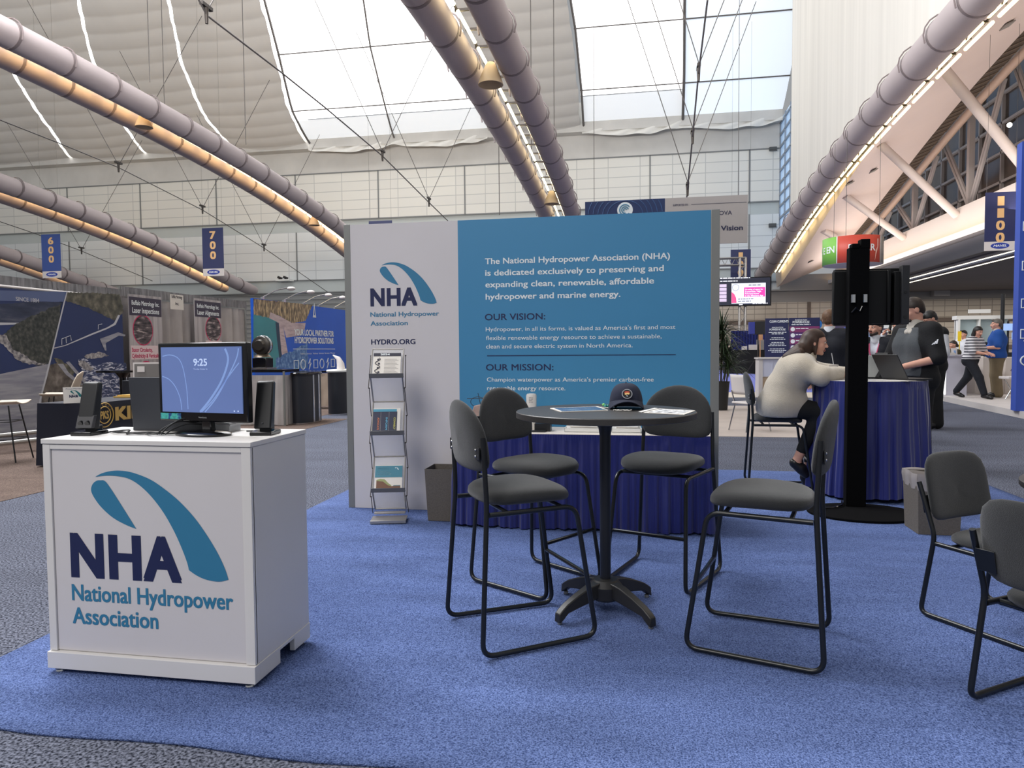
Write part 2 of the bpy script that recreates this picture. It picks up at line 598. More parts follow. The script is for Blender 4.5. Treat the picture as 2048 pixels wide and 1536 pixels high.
def fabric(x0, x1, jag0=0.0, jag1=0.0):
    m = MB()

    def fn(u, v):
        y = TOPY + (59.4 - TOPY) * v
        s = v * 19.4 * 1.25
        xa = x0(y) + jag0 * (1 + math.sin(s * 1.9) * 0.22 + math.sin(s * 5) * 0.12)
        xb = x1(y) - jag1 * (1 + math.sin(s * 1.7 + 1) * 0.22 + math.sin(s * 4.3) * 0.12)
        x = xa + (xb - xa) * u
        sag = abs(math.sin(math.pi * s / 1.25)) ** 0.8
        bulge = 0.5 * math.sin(math.pi * u) ** 0.8
        return (x, y - 0.06 * sag - bulge * 0.3, cz(y) - 0.07 * sag - bulge * 0.5)
    m.grid(fn, 24, 240)
    o = m.build('ceiling', M_fab, angle=80)
    o['kind'] = 'structure'


fabric(LFT, S1, 0, 0.14)
fabric(S1, S2, 0.14, 0.13)
fabric(S2, S3, 0.13, 0.12)
fabric(S3, K1L, 0.12, 0.22)
fabric(K1R, K2L, 0.05, 0.16)


def skypane(name, x0, x1, y0, y1, m, dz=0.9):
    b = MB()
    b.grid(lambda u, v: (x0(y0 + (y1 - y0) * v) * (1 - u) + x1(y0 + (y1 - y0) * v) * u, y0 + (y1 - y0) * v + dz * 0.5, cz(y0 + (y1 - y0) * v) + dz), 2, 40)
    o = b.build(name, m); o['kind'] = 'structure'
    return o


YB1 = on_ceiling(680, 216).y; YB0 = on_ceiling(700, 97).y
skypane('window_1', LFT, lambda y: K1L(y) + 0.4, TOPY, 58.4, M_sky, 1.0)
mb = MB(); mb.box2((XL, 59.0, 19.15), (XR, 60.2, 21.5)); struct('trim_9', mb, M_head, smooth=False)  # added ledge blocking skylight glow that leaks onto the wall header
skypane('window_2', K1L, K1R, TOPY, YB1 + 0.9, M_sky, 0.3)
skypane('window_2', K1L, K1R, YB1 + 0.9, 59.2, M_sky2, 0.2)
skypane('window_3', K2L, K2M, TOPY, YB1 + 0.6, M_sky, 0.3)
skypane('window_3', K2L, K2M, YB1 + 0.6, 59.2, M_sky2, 0.2)
skypane('window_3', K2M, RGT, TOPY, 59.2, M_skyb, 0.2)
bars = MB()
for fnx, r in ((lambda y: K1L(y) + 0.12, 0.10), (K1M, 0.07), (lambda y: K2L(y) + 0.12, 0.09), (K2M, 0.11)):
    bars.tube([(fnx(y), y, cz(y) - 0.05) for y in YS[::4] + [59.3]], r, 6)
for y in (YB0, YB1):
    for a, b in ((K1L, K1R), (K2L, RGT)):
        bars.tube([(a(y), y, cz(y)), (b(y), y, cz(y))], 0.05, 6)
o = bars.build('trim_3', M_mull); o['kind'] = 'structure'
# gathered hem of the skylight fabric
M_hem = mat('skylight_hem_fabric', rgb(226, 224, 218), 0.9)
for a, b, mid in ((K1L, K1R, K1M), (K2L, RGT, K2M)):
    h = MB()

    def hem(u, v, a=a, b=b, mid=mid):
        x0, x1, xm = a(59), b(59), mid(59)
        x = x0 + (x1 - x0) * u
        t = (x - x0) / (xm - x0) if x < xm else (x - xm) / (x1 - xm)
        dip = 0.35 * math.sin(math.pi * min(max(t, 0), 1))
        return (x, 59.2 + 0.12 * math.sin(x * 3 + v * 5) - 0.3 * v, cz(59.2) + 0.15 - dip - 0.75 * v + 0.05 * math.sin(x * 2.2 + v * 3))
    h.grid(hem, 120, 6)
    o = h.build('ceiling', M_hem, angle=80); o['kind'] = 'structure'

# --- paired air ducts following the roof, with lamp racks between them
M_duct = mat('duct_fabric', rgb(178, 166, 166), 0.75, var=0.05, vscale=0.8)
M_ring = mat('duct_band', rgb(126, 114, 114), 0.6)
M_lamp = mat('warm_lamp', (1, 0.8, 0.5, 1), 0.4, emit=6.5, ecol=(1.0, 0.68, 0.32, 1))
M_lamp2 = mat('bright_lamp', (1, 0.9, 0.6, 1), 0.4, emit=6.0, ecol=(1.0, 0.86, 0.5, 1))
M_lamp3 = mat('soft_lamp', (1, 0.9, 0.6, 1), 0.4, emit=3.2, ecol=(1.0, 0.80, 0.42, 1))
M_iron = mat('dark_iron', rgb(58, 52, 48), 0.5, metal=0.4)
M_cone = mat('loudspeaker_horn', rgb(190, 168, 140), 0.6)


def duct(label, x, dz, r, y0, y1, wobble=0.0):
    t = thing('air_duct', label, 'duct', (x, y0, 0), group='fabric air ducts under the roof')
    m = MB()
    n = int((y1 - y0) / 1.0)
    pts = [(0, (y1 - y0) * k / n, az(y0 + (y1 - y0) * k / n) + dz) for k in range(n + 1)]
    rr = [r * (1 if k < n else 0.8) for k in range(n + 1)]
    m.tube(pts, rr, 24)
    m.build('duct_tube', M_duct, t, angle=60)
    y = y0 + 1.1
    while y < y1 - 0.8:
        m = MB()
        e = 0.06
        p = [(0, y - y0 - e, az(y - e) + dz), (0, y - y0 + e, az(y + e) + dz)]
        m.tube(p, r * 1.02, 24)
        m.tube([(r * 1.16 * math.cos(a), y - y0, az(y) + dz + r * 1.16 * math.sin(a)) for a in [math.pi * j / 8 for j in range(-1, 10)]], 0.025, 5)
        m.build('band', M_ring, t)
        y += 2.2
    return t


def lamp_rack(label, x, dz, y0, y1, m, step=2.2, sx=0.12, cones=(), w=0.35):
    t = thing('lamp_rack', label, 'lights', (x, y0, 0), group='lamp racks along the ducts')
    f = MB()
    n = int((y1 - y0) / 1.5)
    for s in (-w, w):
        f.tube([(s, (y1 - y0) * k / n, az(y0 + (y1 - y0) * k / n) + dz + 0.12) for k in range(n + 1)], 0.035, 5)
    y = y0 + 0.5
    while y < y1:
        f.box((0, y - y0, az(y) + dz + 0.1), (w * 2.6, 0.06, 0.06))
        y += step / 2
    f.build('rack_frame', M_iron, t, smooth=False)
    y = y0 + 0.3
    while y < y1 - step:
        for s in (-w, w):
            l = MB()
            l.tube([(s + 0.08, y - y0, az(y) + dz - 0.02), (s + 0.08, y - y0 + step * 0.82, az(y + step * 0.82) + dz - 0.02)], sx, 6)
            l.build('lamp', m, t)
        y += step
    for yc in cones:
        c = MB(); c.lathe([(0.10, 0.0), (0.14, -0.06), (0.30, -0.42), (0.36, -0.62), (0.33, -0.62), (0.1, -0.1)], (0.1, yc - y0, az(yc) + dz - 0.15), 20)
        c.build('horn_loudspeaker', M_cone, t)
    return t


DX = dict(A=-35.0, B=-20.2, C=-5.15, D=9.3)
duct('upper left duct running to the far wall above the grey drape', -34.0, 0.0, 0.5, 20, 58.8)
duct('lower left duct lit warm from inside above the aisle signs', -36.0, 0.0, 0.45, 20, 57.5)
duct('leftmost grey duct ending above the dam photograph drape', -47.5, 0.0, 0.5, 40, 59.0)
duct('leftmost warm lit duct just above the dam photograph drape', -49.4, 0.0, 0.45, 40, 58.5)
duct('big grey duct sweeping from the top left to the booth wall', -19.95, 0.5, 0.46, 8, 58.8)
duct('big warm lit duct sweeping below the grey one to the booth wall', -21.95, 0.71, 0.44, 8, 58)
duct('left duct of the pair above the booth wall', -4.95, -1.58, 0.42, 8, 58.8)
duct('right duct of the pair above the booth wall', -3.55, -1.6, 0.42, 8, 58.8)
duct('right-hand duct along the pinkish balcony roof', 9.3, 0.0, 0.55, 8, 58.8)
lamp_rack('warm lamp rack between the upper left ducts', -35.1, 0.3, 20, 58, M_lamp)
lamp_rack('warm lamp rack between the leftmost ducts', -48.5, 0.3, 40, 58, M_lamp)
lamp_rack('warm lamp rack between the two big sweeping ducts on the left', -20.9, 0.80, 8, 58, M_lamp, cones=(27.5, 43.5))
lamp_rack('bright yellow lamp rack between the ducts above the booth wall', -4.25, -1.5, 8, 58, M_lamp2, cones=(20.0, 34.0), w=0.17, sx=0.05)
lamp_rack('bright yellow lamp rack along the edge of the balcony roof', 10.05, -0.1, 8, 57, M_lamp3, w=0.14, sx=0.06)

# --- white fabric drop wall above the right duct, and glazed corner behind it
M_drop = mat('white_drop_fabric', rgb(222, 218, 210), 0.85, var=0.07, vscale=0.7, bump=0.3, bscale=1.2, stretch=(1, 2.0, 0.05))
mb = MB()
mb.grid(lambda u, v: (9.5 + 0.006 * math.sin(u * 90), 6 + 42.6 * u, az(6 + 42.6 * u) * (1 - v) + 33 * v), 160, 12)
struct('wall_right', mb, M_drop, angle=80)
M_glass = mat('blue_window_glass', rgb(170, 205, 240), 0.1, emit=0.35, ecol=(0.50, 0.70, 1.0, 1))
mb = MB(); mb.grid(lambda u, v: (11.0, 46 + 14 * u, (sz(46 + 14 * u) + 0.9) * (1 - v) + 19.5 * v), 14, 8)
struct('window_4', mb, M_glass, smooth=False)
mb = MB()
for k in range(13):
    ys = 46 if 7.9 + k * 0.93 > 9.4 else 50.5
    mb.box2((10.88, ys, 7.9 + k * 0.93), (11.0, 60, 8.04 + k * 0.93))
for k in range(8):
    mb.box2((10.88, 46 + k * 2, sz(46 + k * 2) + 0.9), (11.0, 46.1 + k * 2, 19.5))
struct('trim_4', mb, mat('window_frame_grey', rgb(150, 160, 172), 0.5), smooth=False)

# --- balcony on the right: soffit, lip, perforated strip, pipe, truss, glazing, fascia, under-ceiling
SX0, SX1, SX2 = 10.5, 14.0, 14.75
M_soff = mat('balcony_soffit', rgb(240, 224, 218), 0.7, var=0.03, vscale=0.4)
sofz = lambda x, y: sz(y) + 0.43 * (x - SX0)
mb = MB(); mb.grid(lambda u, v: (SX0 + (SX1 - SX0) * u, 4 + 54.5 * v, sofz(SX0 + (SX1 - SX0) * u, 4 + 54.5 * v)), 6, 80)
struct('ceiling', mb, M_soff, angle=80)
mb = MB(); mb.grid(lambda u, v: (SX0 - 0.12 * u, 4 + 54.5 * v, sz(4 + 54.5 * v) + 1.3 * u - 0.02), 2, 80)
struct('trim_5', mb, mat('balcony_lip', rgb(232, 216, 200), 0.6), angle=80)
mb = MB(); mb.grid(lambda u, v: (SX1 + (SX2 - SX1) * u, 4 + 54.5 * v, sofz(SX1, 4 + 54.5 * v) + 0.02 + 0.3 * u), 2, 80)
for k in range(110):
    y = 5 + k * 0.49
    mb.box((SX1 + 0.37, y, sofz(SX1, y) + 0.14), (0.75, 0.05, 0.03), Matrix.Rotation(math.radians(-22), 3, 'Y'), mi=1)
struct('trim_6', mb, [mat('perforated_strip', rgb(96, 84, 74), 0.7), mat('strip_slat', rgb(140, 124, 110), 0.7)], angle=80)
mb = MB(); mb.tube([(15.0, 4 + 54 * k / 50, sofz(SX1, 4 + 54 * k / 50) + 0.28) for k in range(51)], 0.2, 12)
o = struct('trim_7', mb, mat('pink_pipe', rgb(205, 178, 160), 0.6), angle=70)
FZ0, FZ1 = 6.6, 8.0
M_fasc = mat('white_fascia', rgb(226, 218, 212), 0.7)
mb = MB(); mb.box2((15.0, 4, FZ0), (15.25, 59.5, FZ1)); mb.box2((14.55, 4, FZ0 - 0.22), (15.25, 59.5, FZ0 - 0.02)); mb.box2((14.5, 4, FZ0 - 0.22), (14.58, 59.5, FZ0 + 0.06))
struct('wall_right', mb, M_fasc, smooth=False)
mb = MB(); mb.box2((14.72, 4, FZ0), (14.84, 59.5, FZ0 + 0.05))
tag(mb.build('strip_light', mat('cove_light', (1, .8, .5, 1), 0.4, emit=4.0, ecol=(1.0, 0.68, 0.34, 1)), smooth=False), 'warm strip light glowing along the foot of the white balcony fascia', 'light')
mb = MB(); mb.grid(lambda u, v: (17.2, 4 + 55.5 * u, 7.9 + 8 * v), 2, 2); struct('window_5', mb, mat('dark_balcony_glass', rgb(92, 82, 76), 0.15, var=0.25, vscale=0.35), smooth=False)
mb = MB()
for z in (9.2, 10.6, 12.0, 13.4):
    mb.box2((17.05, 4, z), (17.2, 59.5, z + 0.12))
for k in range(24):
    mb.box2((17.05, 6 + k * 2.3, 7.9), (17.2, 6.1 + k * 2.3, 16))
struct('trim_8', mb, mat('glazing_bar', rgb(186, 178, 174), 0.5), smooth=False)
M_steel = mat('painted_steel', rgb(176, 168, 164), 0.6)
M_strut = mat('white_strut', rgb(222, 210, 204), 0.6)
NODES = [onx(2040, 335, 14.8).y, onx(1908, 434, 14.8).y, onx(1803, 475, 14.8).y, 54.0]
NODES = [NODES[1] - (NODES[2] - NODES[1]), NODES[1], NODES[2], 2 * NODES[2] - NODES[1]]
for i, yb in enumerate(NODES):
    nm = ['nearest', 'second', 'third', 'farthest'][i]
    m = MB()
    pz = sofz(SX1, yb) + 0.3
    m.box2((15.35, yb - 0.13, FZ1), (15.6, yb + 0.13, pz + 1))
    for dy in (-3.0, 3.0):
        p1 = Vector((15.5, yb, FZ1)); p2 = Vector((15.5, yb + dy, sofz(SX1, yb + dy) + 0.6))
        for s in (-0.11, 0.11):
            d = (p2 - p1).normalized(); q = Vector((0, d.z, -d.y)) * s
            m.tube([p1 + q, p2 + q], 0.09, 6)
    tag(m.build('roof_truss', M_steel, angle=30), f'grey steel truss post with splayed braces on the balcony, {nm} from the camera', 'truss', 'balcony trusses')
    if i < 4:
        # round strut from the fascia up to the soffit
        a = Vector((14.9, yb, FZ1 - 0.35)); 
        ty = [29.4, 36.1, 41.8, 46.5][i]; tx = 11.0
        b = Vector((tx, ty, sofz(tx, ty) + 0.05))
        m = MB(); m.tube([a, b], 0.19, 16)
        tag(m.build('strut', M_strut), f'round white strut leaning from the fascia to the balcony roof, {nm} from the camera', 'strut', 'round struts under the balcony roof')
# under-balcony ceiling, duct and light strips
mb = MB(); mb.grid(lambda u, v: (15.2 + 45 * u, 2 + 58 * v, 5.62 + 0.03 * u), 2, 2); struct('ceiling', mb, mat('under_balcony_ceiling', rgb(120, 112, 108), 0.8, var=0.06, vscale=0.3), smooth=False)
mb = MB(); mb.grid(lambda u, v: (15.0 + 0.5 * u, 2 + 58 * v, FZ0 - 0.25 - 0.75 * u), 2, 2); struct('ceiling', mb, mat('slate_soffit', rgb(126, 126, 132), 0.7), smooth=False)
mb = MB(); mb.tube([(16.1, 10, 5.75), (16.1, 59, 5.75)], 0.34, 16)
tag(mb.build('air_duct', mat('pale_duct', rgb(196, 202, 222), 0.5)), 'pale duct tinted as lit blue-white, running under the balcony edge', 'duct')  # blue-white lighting put into the duct's base colour
M_led = mat('strip_lamp', (1, 1, 1, 1), 0.5, emit=3.0, ecol=(1.0, 0.92, 0.66, 1))
for (pa, pb), lb in ((((1815, 558), (2036, 501)), 'upper of two bright strip lights under the balcony ceiling'), (((1815, 566), (2036, 514)), 'lower of two bright strip lights under the balcony ceiling')):
    a = onz(pa[0], pa[1], 5.45); b = onz(pb[0], pb[1], 5.45)
    d = (b - a)
    m = MB(); m.box2((a.x - 0.03, b.y - 8, 5.43), (a.x + 0.03, a.y + 4, 5.46)); m.box2((a.x - 0.05, b.y - 8, 5.46), (a.x + 0.05, a.y + 4, 5.60), mi=1)
    tag(m.build('strip_light', [M_led, M_steel], smooth=False), lb, 'light')
# small fittings on the far wall
for (px, py), lb in (((1546, 297), 'small grey wall light high on the far wall by the corner glazing'), ((1545, 450), 'small grey wall light lower on the far wall by the corner glazing')):
    p = ony(px, py, 59.8)
    m = MB(); m.box(p, (0.55, 0.25, 0.22)); m.box(p + Vector((0, -0.1, -0.18)), (0.6, 0.12, 0.06))
    tag(m.build('wall_light', M_dark, smooth=False), lb, 'light')
p = ony(566, 558, 59.2)
t = thing('camera_shelf', 'white shelf with two black cameras on the far wall left of the booth wall', 'shelf', p)
m = MB(); m.box((0, 0.3, -0.1), (1.3, 0.9, 0.14)); m.build('shelf_board', mat('white_paint', rgb(232, 232, 228), 0.5), t, smooth=False)
for s in (-0.35, 0.2):
    m = MB(); m.box((s, 0.1, 0.12), (0.35, 0.3, 0.2), Matrix.Rotation(0.4, 3, 'Y')); m.cyl((s - 0.1, 0.1, -0.05), (s, 0.1, 0.1), 0.05, n=8); m.build('camera', mat('black_plastic', rgb(24, 25, 28), 0.4), t, smooth=False)

# --- roof cables with their node fittings and hanging rods
M_cable = mat('steel_cable', rgb(96, 92, 90), 0.5, metal=0.3)


def cable(label, X, pix, nodes, r=0.026):
    t = thing('roof_cable', label, 'cable', (0, 0, 0), group='roof cables')
    pts = [onx(px, py, X) for px, py in pix]
    m = MB(); m.tube(pts, r, 6); m.build('main_cable', M_cable, t)
    for px, py in nodes:
        p = onx(px, py, X)
        m = MB(); m.cyl(p + Vector((0, 0, 0.25)), p + Vector((0, 0, -0.25)), 0.07, 0.045, n=8); m.box(p + Vector((0, 0, 0.25)), (0.12, 0.5, 0.1))
        m.build('cable_node', M_iron, t)
        m = MB()
        for s in (-1, 1):
            q = p + Vector((s * 3.2, 3.0 * s, 9.0))
            m.tube([p + Vector((0, 0.15 * s, 0.3)), q], 0.018, 5)
        m.build('stay_wire', M_cable, t)


cable('roof cable crossing the first skylight down to the booth wall', -12.5, [(395, -5), (413, 30), (554, 138), (650, 215), (765, 312), (858, 405), (900, 446)], [(413, 30), (765, 312), (858, 405)], 0.03)
cable('roof cable crossing the far wall panels on the left', -27.5, [(-10, 236), (120, 287), (237, 335), (405, 420), (528, 496), (655, 584)], [(237, 335), (405, 420), (528, 496)])
cable('roof cable low at the far left over the grey drape', -42.0, [(-10, 440), (70, 467), (163, 502), (305, 562)], [(163, 502)])
cable('roof cable hanging down the second skylight', 2.0, [(1415, 0), (1397, 148), (1385, 275), (1375, 380), (1370, 432)], [(1397, 148), (1385, 275), (1375, 380)], 0.03)
for i, (px, y0, y1, Y, lb) in enumerate(((294, -20, 165, 30, 'above the big ducts, leftmost'), (322, -20, 280, 34, 'above the big ducts, beside the leftmost rod'), (484, -20, 290, 34, 'left of the first skylight'), (995, -20, 430, 36, 'just left of the pair of ducts'), (1061, -20, 330, 34, 'over the grey fabric right of the duct pair'), (1107, -20, 420, 38, 'over the grey fabric beside the second skylight'))):
    a = ony(px, y0, Y); b = ony(px, y1, Y)
    m = MB(); m.tube([a, Vector((a.x, a.y, b.z))], 0.022, 5)
    tag(m.build('hanging_rod', M_cable), f'thin steel rod hanging from the roof {lb}', 'rod', 'hanging roof rods')
# ------------------------------------------------------------------ the booth: shared materials and the association logo
M_white = mat('white_laminate', rgb(222, 219, 217), 0.45, bump=0.02, bscale=300, var=0.02, vscale=2)
M_whiteS = mat('white_print', rgb(212, 208, 210), 0.55, var=0.02, vscale=1.5)
M_teal = mat('teal_print', rgb(48, 122, 160), 0.5)
M_navy = mat('navy_print', rgb(22, 32, 78), 0.5)
M_bluep = mat('blue_print', rgb(62, 136, 180), 0.5, var=0.02, vscale=1.5)
M_wtxt = mat('white_lettering', rgb(232, 238, 240), 0.5)
M_frame = mat('grey_aluminium', rgb(136, 137, 134), 0.45, metal=0.35)
M_blk = mat('black_plastic', rgb(24, 25, 28), 0.4)
M_gloss = mat('gloss_black', rgb(14, 14, 17), 0.12)
M_chrome = mat('chrome', rgb(200, 200, 202), 0.15, metal=1.0)
M_tube = mat('black_tube', rgb(20, 22, 25), 0.32)
M_seat = mat('charcoal_fabric', rgb(41, 42, 43), 0.95, bump=0.35, bscale=420, var=0.12, vscale=160, sheen=0.25)
M_paper = mat('paper', rgb(226, 220, 212), 0.7)
M_skin = mat('skin', rgb(214, 160, 138), 0.6, var=0.05, vscale=20)

PY0 = 2.539      # podium front plane
_u = lambda px, py: (lambda p: (p.x + 2.439, p.z))(ony(px, py, PY0))
_z6 = lambda x, y: _u(50 + x * 0.49497, 640 + y * 0.49479)
ARC_PX = [(278, 635), (305, 621), (340, 612), (380, 610), (430, 618), (500, 645), (560, 685), (620, 735), (680, 800), (730, 870), (775, 945), (805, 1010), (818, 1052), (780, 1060), (730, 1052), (690, 1035), (658, 1013), (650, 980), (625, 915), (595, 850), (555, 780), (510, 720), (465, 675), (420, 645), (375, 633), (325, 630)]
DROP_PX = [(300, 649), (318, 652), (340, 680), (385, 750), (445, 846), (400, 828), (350, 800), (305, 760), (275, 720), (262, 690), (268, 665), (284, 651)]
NHA_PX = dict(N=(190, 308, 1035, 868), H=(345, 459, 1043, 875), A=(483, 620, 1050, 880))


def spline(poly, corners, k=4):
    """Catmull-Rom through the outline, keeping the listed corner indices sharp"""
    n = len(poly); out = []
    for i in range(n):
        p0, p1, p2, p3 = poly[i - 1], poly[i], poly[(i + 1) % n], poly[(i + 2) % n]
        if i in corners: p0 = p1
        if (i + 1) % n in corners: p3 = p2
        for j in range(k):
            t = j / k
            out.append(tuple(0.5 * ((2 * b) + (-a + c) * t + (2 * a - 5 * b + 4 * c - d) * t * t + (-a + 3 * b - 3 * c + d) * t ** 3) for a, b, c, d in zip(p0, p1, p2, p3)))
    return out


ARC = spline([_z6(*p) for p in ARC_PX], {0, 12, 16}, 4)
DROP = spline([_z6(*p) for p in DROP_PX], {4}, 4)
NHA = {k: (_z6(a, b), _z6(c, b), _z6(a, t)) for k, (a, c, b, t) in NHA_PX.items()}
LOGO_O = NHA['N'][0]


def fill_poly(mb, poly, place, mi=0):
    """triangulated flat shape"""
    bm = bmesh.new()
    vs = [bm.verts.new((p[0], p[1], 0)) for p in poly]
    f = bm.faces.new(vs)
    r = bmesh.ops.triangulate(bm, faces=[f])
    bm.verts.index_update()
    mb.add([place(v.co.x, v.co.y) for v in bm.verts], [tuple(v.index for v in f.verts) for f in bm.faces], mi)
    bm.free()


def put_logo(swoosh, letters, o, ex, ey, s, depth=0.0015, mi_s=0, mi_l=0):
    """the swoosh and letters, s metres per podium metre, letters' lower-left corner at o"""
    o, ex, ey = Vector(o), Vector(ex), Vector(ey); n = ex.cross(ey)
    pl = lambda u, v: o + ex * ((u - LOGO_O[0]) * s) + ey * ((v - LOGO_O[1]) * s) + n * depth
    fill_poly(swoosh, ARC, pl, mi_s); fill_poly(swoosh, DROP, pl, mi_s)
    if letters is not None:
        for ch, (a, b, t) in NHA.items():
            base = pl(a[0], LOGO_O[1])
            put_text(letters, ch, base, ex, ey, (b[0] - a[0]) * s, (t[1] - a[1]) * s, bold=0.055, depth=0, mi=mi_l)


# ------------------------------------------------------------------ white podium
pod = thing('podium', 'white podium with large teal and navy logo and association name on its front', 'podium', (-2.439, PY0, 0.01))
PW, PD, PH = 0.938, 0.464, 0.983
m = MB(); m.box2((0, 0.012, 0.09), (PW, PD, PH - 0.021)); m.build('cabinet_body', M_white, pod, bevel=0.002)
m = MB(); m.box2((0.0, 0.0, 0.092), (0.034, 0.02, PH - 0.022)); m.box2((PW - 0.04, 0.0, 0.092), (PW, 0.02, PH - 0.022)); m.box2((0.034, 0.001, PH - 0.042), (PW - 0.04, 0.02, PH - 0.022)); m.build('front_frame', M_white, pod, bevel=0.0015, smooth=False)
m = MB(); m.box2((0.036, 0.008, 0.095), (PW - 0.042, 0.016, PH - 0.043)); fp = m.build('front_panel', M_whiteS, pod, smooth=False)
m = MB(); m.box2((-0.004, -0.004, PH - 0.02), (PW + 0.004, PD + 0.004, PH)); m.build('top', M_white, pod, bevel=0.002)
m = MB()
m.box2((-0.004, -0.012, 0.02), (PW + 0.004, 0.03, 0.09))
m.box2((PW - 0.02, 0.03, 0.02), (PW + 0.004, 0.19, 0.09)); m.box2((PW - 0.02, 0.19, 0.075), (PW + 0.004, 0.315, 0.09)); m.box2((PW - 0.02, 0.315, 0.02), (PW + 0.004, PD, 0.09))
m.box2((-0.004, 0.03, 0.02), (0.02, 0.19, 0.09)); m.box2((-0.004, 0.19, 0.075), (0.02, 0.315, 0.09)); m.box2((-0.004, 0.315, 0.02), (0.02, PD, 0.09)); m.box2((0.0, PD - 0.02, 0.02), (PW, PD, 0.09))
m.build('plinth', M_white, pod, smooth=False, bevel=0.002)
for x, y in ((0.035, 0.015), (PW - 0.035, 0.015), (PW - 0.03, PD - 0.03), (0.03, PD - 0.03)):
    m = MB(); m.lathe([(0.008, 0.022), (0.008, 0.012), (0.019, 0.010), (0.021, 0.004), (0.018, -0.004)], (x, y, 0), 16); m.build('foot', M_chrome, pod)
sw, lt = MB(), MB()
loc = lambda u, v: (u, 0.008, v - 0.01)
put_logo(sw, lt, loc(*LOGO_O), (1, 0, 0), (0, 0, 1), 1.0)
sw.build('logo_swoosh', M_teal, pod, smooth=False); lt.build('logo_letters', M_navy, pod, smooth=False)
tx = MB()
a = _z6(187, 1135); b = _z6(836, 1172); put_text(tx, 'National Hydropower', loc(a[0], (a[1] + b[1]) / 2), (1, 0, 0), (0, 0, 1), b[0] - a[0], 0.066, bold=0.028, depth=0.0015)
a = _z6(190, 1229); b = _z6(533, 1248); put_text(tx, 'Association', loc(a[0], (a[1] + b[1]) / 2), (1, 0, 0), (0, 0, 1), b[0] - a[0], 0.066, bold=0.028, depth=0.0015)
tx.build('lettering', M_teal, pod, smooth=False)

PT = 0.9935      # podium top height
# monitor
mon = thing('monitor', 'black widescreen monitor showing 9:25 on a blue lock screen on the podium', 'monitor', (-1.838, 2.745, PT), math.radians(-10))
m = MB()
m.lathe([(0.001, 0.004), (0.128, 0.004), (0.134, 0.009), (0.118, 0.016), (0.03, 0.022), (0.001, 0.022)], (0.0, 0.0, 0), 40, sy=0.62, caps=False); m.lathe([(0.001, 0), (0.132, 0), (0.134, 0.009)], (0, 0, 0), 40, sy=0.62, caps=False)
m.build('stand_base', M_gloss, mon)
m = MB(); m.prism([(-0.022, 0.018), (0.03, 0.018), (0.018, 0.12), (-0.018, 0.12)], (0.012, 0.0, 0), (1, 0, 0), (0, 0, 1), (0, 0.03, 0)); m.build('stand_neck', M_gloss, mon, bevel=0.004)
m = MB(); m.box((0.0, 0.015, 0.225), (0.478, 0.034, 0.338)); m.box((0, 0.037, 0.225), (0.30, 0.02, 0.2)); m.build('housing', M_gloss, mon, bevel=0.006)
m = MB(); m.box((0, -0.004, 0.236), (0.434, 0.005, 0.280))
SCRW = mat('screen_blue', rgb(92, 110, 160), 0.2, emit=0.30, ecol=rgb(112, 136, 194), var=0.12, vscale=1.2)
scr = m.build('screen', SCRW, mon, smooth=False)
M_scrl = mat('screen_light', rgb(180, 196, 230), 0.2, emit=0.45, ecol=rgb(186, 204, 238))
M_scrs = mat('screen_swirl', rgb(122, 148, 200), 0.2, emit=0.36, ecol=rgb(138, 166, 222))
m = MB()


def ribbon(mb, pts, w, y, mi=0):
    pts = [Vector((p[0], y, p[1])) for p in pts]
    vs = []
    for i, p in enumerate(pts):
        t = (pts[min(i + 1, len(pts) - 1)] - pts[max(i - 1, 0)]).normalized()
        n = Vector((-t.z, 0, t.x)); ww = w[i] if isinstance(w, list) else w
        vs += [p + n * ww / 2, p - n * ww / 2]
    mb.add(vs, [(2 * i, 2 * i + 1, 2 * i + 3, 2 * i + 2) for i in range(len(pts) - 1)], mi)


SX = lambda u: -0.217 + 0.434 * u
SZ = lambda v: 0.096 + 0.280 * v
sp = lambda pts: [(SX(p[0]), SZ(p[1])) for p in spline(pts, {0, len(pts) - 1}, 6)[:-6]]
ribbon(m, sp([(0.02, 0.86), (0.12, 0.88), (0.22, 0.83), (0.28, 0.68), (0.32, 0.35), (0.33, 0.01)]), 0.004, -0.0068)
ribbon(m, sp([(0.01, 0.55), (0.1, 0.5), (0.18, 0.38), (0.235, 0.2), (0.25, 0.01)]), 0.004, -0.0068)
ribbon(m, sp([(0.48, 0.01), (0.62, 0.22), (0.76, 0.5), (0.84, 0.8), (0.80, 0.99)]), 0.010, -0.0068)
ribbon(m, sp([(0.54, 0.01), (0.68, 0.22), (0.82, 0.52), (0.94, 0.82), (0.97, 0.99)]), 0.006, -0.0068)
ribbon(m, sp([(0.50, 0.01), (0.66, 0.22), (0.84, 0.55), (0.985, 0.78)]), 0.005, -0.0068)
m.build('screen_swirl', M_scrs, scr, smooth=False)
m = MB()
put_text(m, '9:25', (0, -0.0066, SZ(0.715)), (1, 0, 0), (0, 0, 1), 0.072, 0.029, bold=0.03, align='C', depth=0.001)
put_text(m, 'Thursday, October 16', (0, -0.0066, SZ(0.655)), (1, 0, 0), (0, 0, 1), 0.075, 0.005, align='C', depth=0.001)
for u in (0.90, 0.945):
    mi_ = MB(); mi_.box((SX(u), -0.0066, SZ(0.035)), (0.006, 0.001, 0.006)); mi_.build('corner_icon', M_scrl, scr, smooth=False)
m.build('clock_lettering', M_scrl, scr, smooth=False)
m = MB(); put_text(m, 'ViewSonic', (0, -0.0025, 0.072), (1, 0, 0), (0, 0, 1), 0.045, 0.006, align='C', depth=0.001); m.build('badge', mat('silver_print', rgb(170, 172, 176), 0.4), mon, smooth=False)
